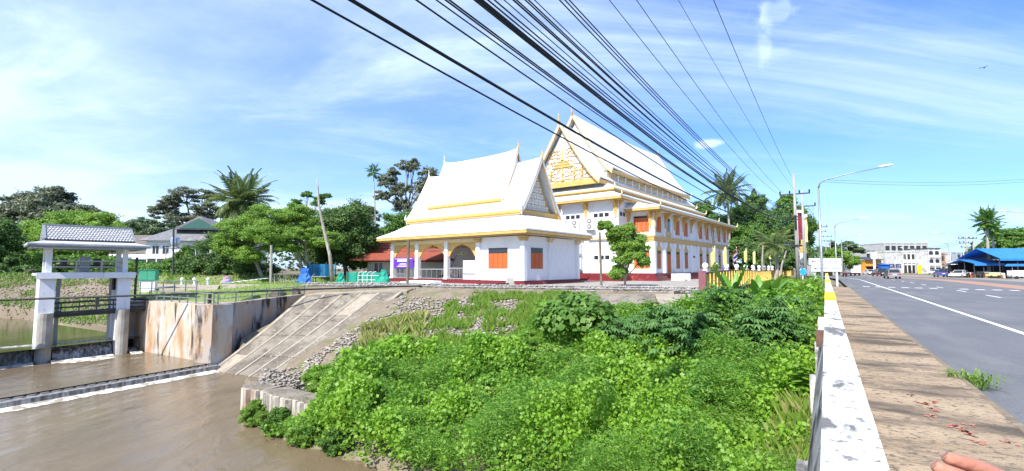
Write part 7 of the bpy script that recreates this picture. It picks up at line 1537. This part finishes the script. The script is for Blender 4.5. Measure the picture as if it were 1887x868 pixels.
for px0, px1, lb in ((1640, 1649, 'left of two dark blue shop signboards with pale marks'), (1651, 1661, 'right of two dark blue shop signboards with pale marks')):
    t = thing('signboard', lb, 'sign', gnd(px0, 150, -.2)); w = (px1 - px0) * 150 / FPX
    for x in (.1, w - .1): MB().bar((x, .06, -.2), (x, .06, 3.1), .08).build('post', GALV, t)
    MB().box(0, -.03, 1.9, w, .03, 3.2).build('board', M_('navy_board', (.02, .03, .12), rough=.5), t); g = MB(); glyphs(px0, .15, w - .2, 2.5, .4, -.04, g); glyphs(px0 + 1, .2, w - .3, 2.1, .2, -.04, g); g.build('lettering', SIGNW, t, kind='stuff')
ys = thing('yellow_signboard', 'tall yellow signboard standing before the white shophouse row', 'sign', gnd(1692, 150, -.2)); MB().box(0, 0, .2, 1.25, .12, 2.9).build('board', YELPAINT, ys); MB().box(0, .02, -.2, .1, .1, .199).box(1.15, .02, -.2, 1.25, .1, .199).build('leg', GALV, ys)
rs_ = thing('pole_sign', 'round white sign with dark ring on a thick white pole', 'sign', gnd(1612, 140, -.2)); MB().tube([(0, 0, -.2), (0, 0, 4.6)], .30, 10).build('pole', SIGNW, rs_); MB().box(-.8, -.15, 4.7, .8, .15, 6.7).build('cabinet', SIGNW, rs_)
m = MB(); [m.bar((.45 * math.cos(q), -.17, 5.8 + .5 * math.sin(q)), (.45 * math.cos(q + .35), -.17, 5.8 + .5 * math.sin(q + .35)), .12, .04) for q in [2.5 + k * .35 for k in range(12)]]; m.build('ring_mark', LETTER, rs_, kind='stuff')
wa = thing('white_canopy', 'white tent canopy above the box truck at the road bend', 'canopy', gnd(1562, 128, -.2)); w = 23 * 128 / FPX; MB().add([(0, 0, 2.9), (w, 0, 2.9), (w, 5, 2.9), (0, 5, 2.9), (w * .3, 2.5, 4.3), (w * .7, 2.5, 4.3)], [(0, 1, 5, 4), (1, 2, 5), (2, 3, 4, 5), (3, 0, 4), (3, 2, 1, 0)]).build('cloth', SIGNW, wa)
for x in (0.1, w - .1):
    for y in (.1, 4.9): MB().bar((x, y, -.2), (x, y, 2.9), .1).build('leg', GALV, wa)
for px, Z, w_, h_, lb in ((1500, 120, 5, 3.0, 'grey roofed shed behind the white signs'), (1590, 170, 6, 3.2, 'small white roadside shop beyond the canopy')):
    t = thing('shed', lb, 'building', gnd(px, Z, -.2)); MB().box(0, 0, 0, w_, 5, h_).build('wall', GRW if px < 1550 else OLDW, t); MB().prism([(-.4, -.8, h_), (w_ + .4, -.8, h_), (w_ + .4, 5, h_ + 1), (-.4, 5, h_ + 1)], (0, 0, .14)).build('roof', GREYT, t); MB().box(.3, -.03, 0, w_ - .3, -.002, h_ - .7).build('shop_front', DARK, t)
# ---- market with blue roofs at the right edge
BLR = M_('blue_sheet_roof', (.04, .22, .62), (.03, .17, .50), .4, .6, stretch=(6, 1, 1))
def stall(label, px0, px1, Z, dep, z0, z1, m, posts=3, rise=.6, name='market_stall', back=True):
    a = gnd(px0, Z, -.2); w = (px1 - px0) * Z / FPX; t = thing(name, label, 'market stall', a, -.12)
    for k in range(8): u0, u1 = w * k / 8 + .01, w * (k + 1) / 8 - .01; MB().prism([(u0, -.5, z0), (u1, -.5, z0), (u1, dep * .5, z1), (u0, dep * .5, z1)], (0, 0, .05)).build('roof_sheet', m, t); MB().prism([(u0, dep + .3, z0), (u1, dep + .3, z0), (u1, dep * .5 + .01, z1), (u0, dep * .5 + .01, z1)], (0, 0, .05)).build('roof_sheet', m, t)
    MB().box(-.05, -.55, z0 - .35, w + .05, -.51, z0 + .05).build('valance', m, t)
    for k in range(posts):
        for y in (-.2, dep): x = .1 + (w - .2) * k / (posts - 1); MB().bar((x, y, -.2), (x, y, z0 - .02), .12).build('post', DMETAL, t)
    if back: MB().box(0, dep - .2, 0, w, dep - .1, z0 - .1).build('back_wall', DARK, t)
    for k in range(posts * 2): x = w * (k + .5) / posts / 2; MB().box(x - .5, .4 + (k % 2), 0, x + .4, 1.1 + (k % 2), .75 + .3 * (k % 3)).build('counter', (SHUTB, SIGNW, DMETAL, GREYM)[k % 4], t)
    return t
stall('market hall with large bright blue gabled roof at the right edge', 1840, 1960, 86, 9, 3.6, 5.6, BLR, 5); stall('low blue awning stall left of the large blue roof', 1793, 1842, 90, 6, 2.7, 3.5, BLR, 4); stall('small pale stall with white shade left of the blue awning', 1757, 1772, 104, 3, 2.2, 3.1, SIGNW, 2, back=False)
crt = thing('food_cart', 'pale yellow food cart before the blue awning stall', 'cart', gnd(1829, 86, -.2), -.1); MB().box(-.9, -.4, .45, .9, .4, 1.05).build('body', YFL, crt); MB().box(-1.0, -.5, 1.051, 1.0, .5, 1.12).build('counter_top', SIGNW, crt)
for x in (-.6, .6): MB().tube([(x, -.45, .3), (x, -.41, .3)], .3, 12).build('wheel', BLACK, crt)
ct2 = thing('food_cart', 'white and blue food cart with blue shade at the right edge', 'cart', gnd(1876, 80, -.2), -.1); MB().box(-1.3, -.5, .5, 1.3, .5, 1.5).build('body', SIGNW, ct2); MB().prism([(-1.4, -.7, 2.2), (1.4, -.7, 2.2), (1.1, -.7, 2.6), (-1.1, -.7, 2.6)], (0, 1.4, 0)).build('shade', BLR, ct2)
for x in (-1.2, 1.2): MB().bar((x, -.4, 0), (x, -.4, 2.2), .05).build('post', GALV, ct2)
for k in range(2): MB().tube([(-.7 + 1.4 * k, -.55, .3), (-.7 + 1.4 * k, -.51, .3)], .3, 12).build('wheel', BLACK, ct2)
for i, (px, Y) in enumerate(((1846, 80), (1856, 79), (1864, 83))):
    t = thing('stool_table', ('leftmost', 'middle', 'rightmost')[i] + ' of three small tables before the market hall', 'table', gnd(px, Y, -.2), .3 * i); MB().box(-.5, -.35, .68, .5, .35, .73).build('table_top', (GREYM, SHUTB, SIGNW)[i], t)
    for a in (-.42, .42):
        for b_ in (-.28, .28): MB().bar((a, b_, 0), (a, b_, .68), .05).build('leg', DMETAL, t)
wp = thing('marker_post', 'thick white post at the far roadside before the parked cars', 'post', gnd(1750, 96, -.2)); MB().box(-.16, -.16, -.2, .16, .16, 2.1).build('post', SIGNW, wp); MB().box(-.19, -.19, 2.101, .19, .19, 2.2).build('cap', GALV, wp)
# ================================================================== BIRD AND HAND
bd = thing('bird', 'small dark bird gliding high in the sky at the upper right', 'bird', D(1813, 125, 60), .5)
MB().tube([(-.22, 0, 0), (-.1, 0, .02), (.08, 0, .03), (.2, 0, .02), (.26, 0, .0)], [.02, .06, .075, .045, .01], 8).build('body', BLACK, bd, True)
for s in (-1, 1): MB().add([(.10, s * .04, .03), (-.06, s * .04, .03), (-.10, s * .25, .12), (-.14, s * .46, .04), (.0, s * .44, .05), (.08, s * .24, .13), (.10, s * .04, .045), (-.06, s * .04, .045), (-.10, s * .25, .135), (-.14, s * .46, .055), (.0, s * .44, .065), (.08, s * .24, .145)], [(0, 5, 2, 1), (5, 4, 3, 2), (6, 7, 8, 11), (11, 8, 9, 10), (0, 6, 11, 5), (5, 11, 10, 4), (1, 2, 8, 7), (2, 3, 9, 8), (3, 4, 10, 9), (0, 1, 7, 6)]).build('wing', BLACK, bd)
SKIN = M_('skin', (.46, .20, .13), (.38, .15, .10), .5, 18, c3=(.52, .25, .18), s3=40, bump=.15, bscale=120)
def HP(px, py, d): return EYE + ray(px, py) * d
hand = thing('person', 'bare brown hand with spread fingers and dark sleeve at the bottom right corner', 'person', HP(1960, 960, .60))
ho = hand.location.copy()
def skin_body(name, chains, mat, par):
    vs, es, rs = [], [], []; idx = {}
    for ch in chains:
        prev = None
        for (key, p, r) in ch:
            if key in idx: i = idx[key]
            else: i = len(vs); vs.append(tuple(Vector(p) - ho)); rs.append(r); idx[key] = i
            if prev is not None: es.append((prev, i))
            prev = i
    me = bpy.data.meshes.new(name); me.from_pydata(vs, es, []); me.materials.append(mat); o = link(name, me, par); md = o.modifiers.new('skin', 'SKIN'); me.skin_vertices
    for i, r in enumerate(rs): me.skin_vertices[0].data[i].radius = (r, r)
    me.skin_vertices[0].data[0].use_root = True; md.use_smooth_shade = True; sb = o.modifiers.new('sub', 'SUBSURF'); sb.levels = 2; sb.render_levels = 2
    dg = bpy.context.evaluated_depsgraph_get(); ev = o.evaluated_get(dg); m2 = bpy.data.meshes.new_from_object(ev); o.modifiers.clear(); o.data = m2; return o
wr_ = ('w', HP(2010, 985, .60), .026); pm = ('p', HP(1940, 945, .585), .030)
fing = [('i', [(1868, 893, .568, .0125), (1815, 867, .560, .0100), (1772, 851, .556, .0090), (1738, 843, .556, .0070)]), ('m', [(1858, 915, .560, .0125), (1800, 892, .548, .0100), (1752, 872, .543, .0090), (1718, 858, .545, .0070)]),
        ('r', [(1862, 942, .556, .0120), (1800, 930, .540, .0098), (1752, 916, .534, .0085), (1716, 905, .536, .0068)]), ('l', [(1880, 966, .556, .0105), (1830, 965, .542, .0085), (1790, 958, .538, .0074), (1762, 952, .538, .0060)])]
ch = [[('f', HP(2090, 1030, .62), .030), wr_, pm]] + [[pm] + [(k + str(i), HP(x, y, d), r) for i, (x, y, d, r) in enumerate(l)] for k, l in fing]
ch.append([wr_, ('t0', HP(1975, 925, .575), .017), ('t1', HP(1940, 895, .560), .0125), ('t2', HP(1915, 880, .552), .0095)])
skin_body('hand', ch, SKIN, hand)
NAIL = M_('fingernail', (.75, .48, .40), rough=.3)
for x, y, d in ((1741, 838, .5485), (1722, 853, .5375)):
    c = HP(x, y, d) - ho; MB().lathe([(.0001, .0), (.004, .0006), (.005, .0)], (0, 0, 0), 10).build('fingernail', NAIL, hand, loc=c, rot=(R_(-60), 0, R_(20)))
sl = MB(); sl.tube([HP(1975, 950, .59) - ho, HP(2030, 985, .60) - ho, HP(2150, 1050, .63) - ho], [.040, .046, .055], 18); sl.build('sleeve', BLACK, hand, True)
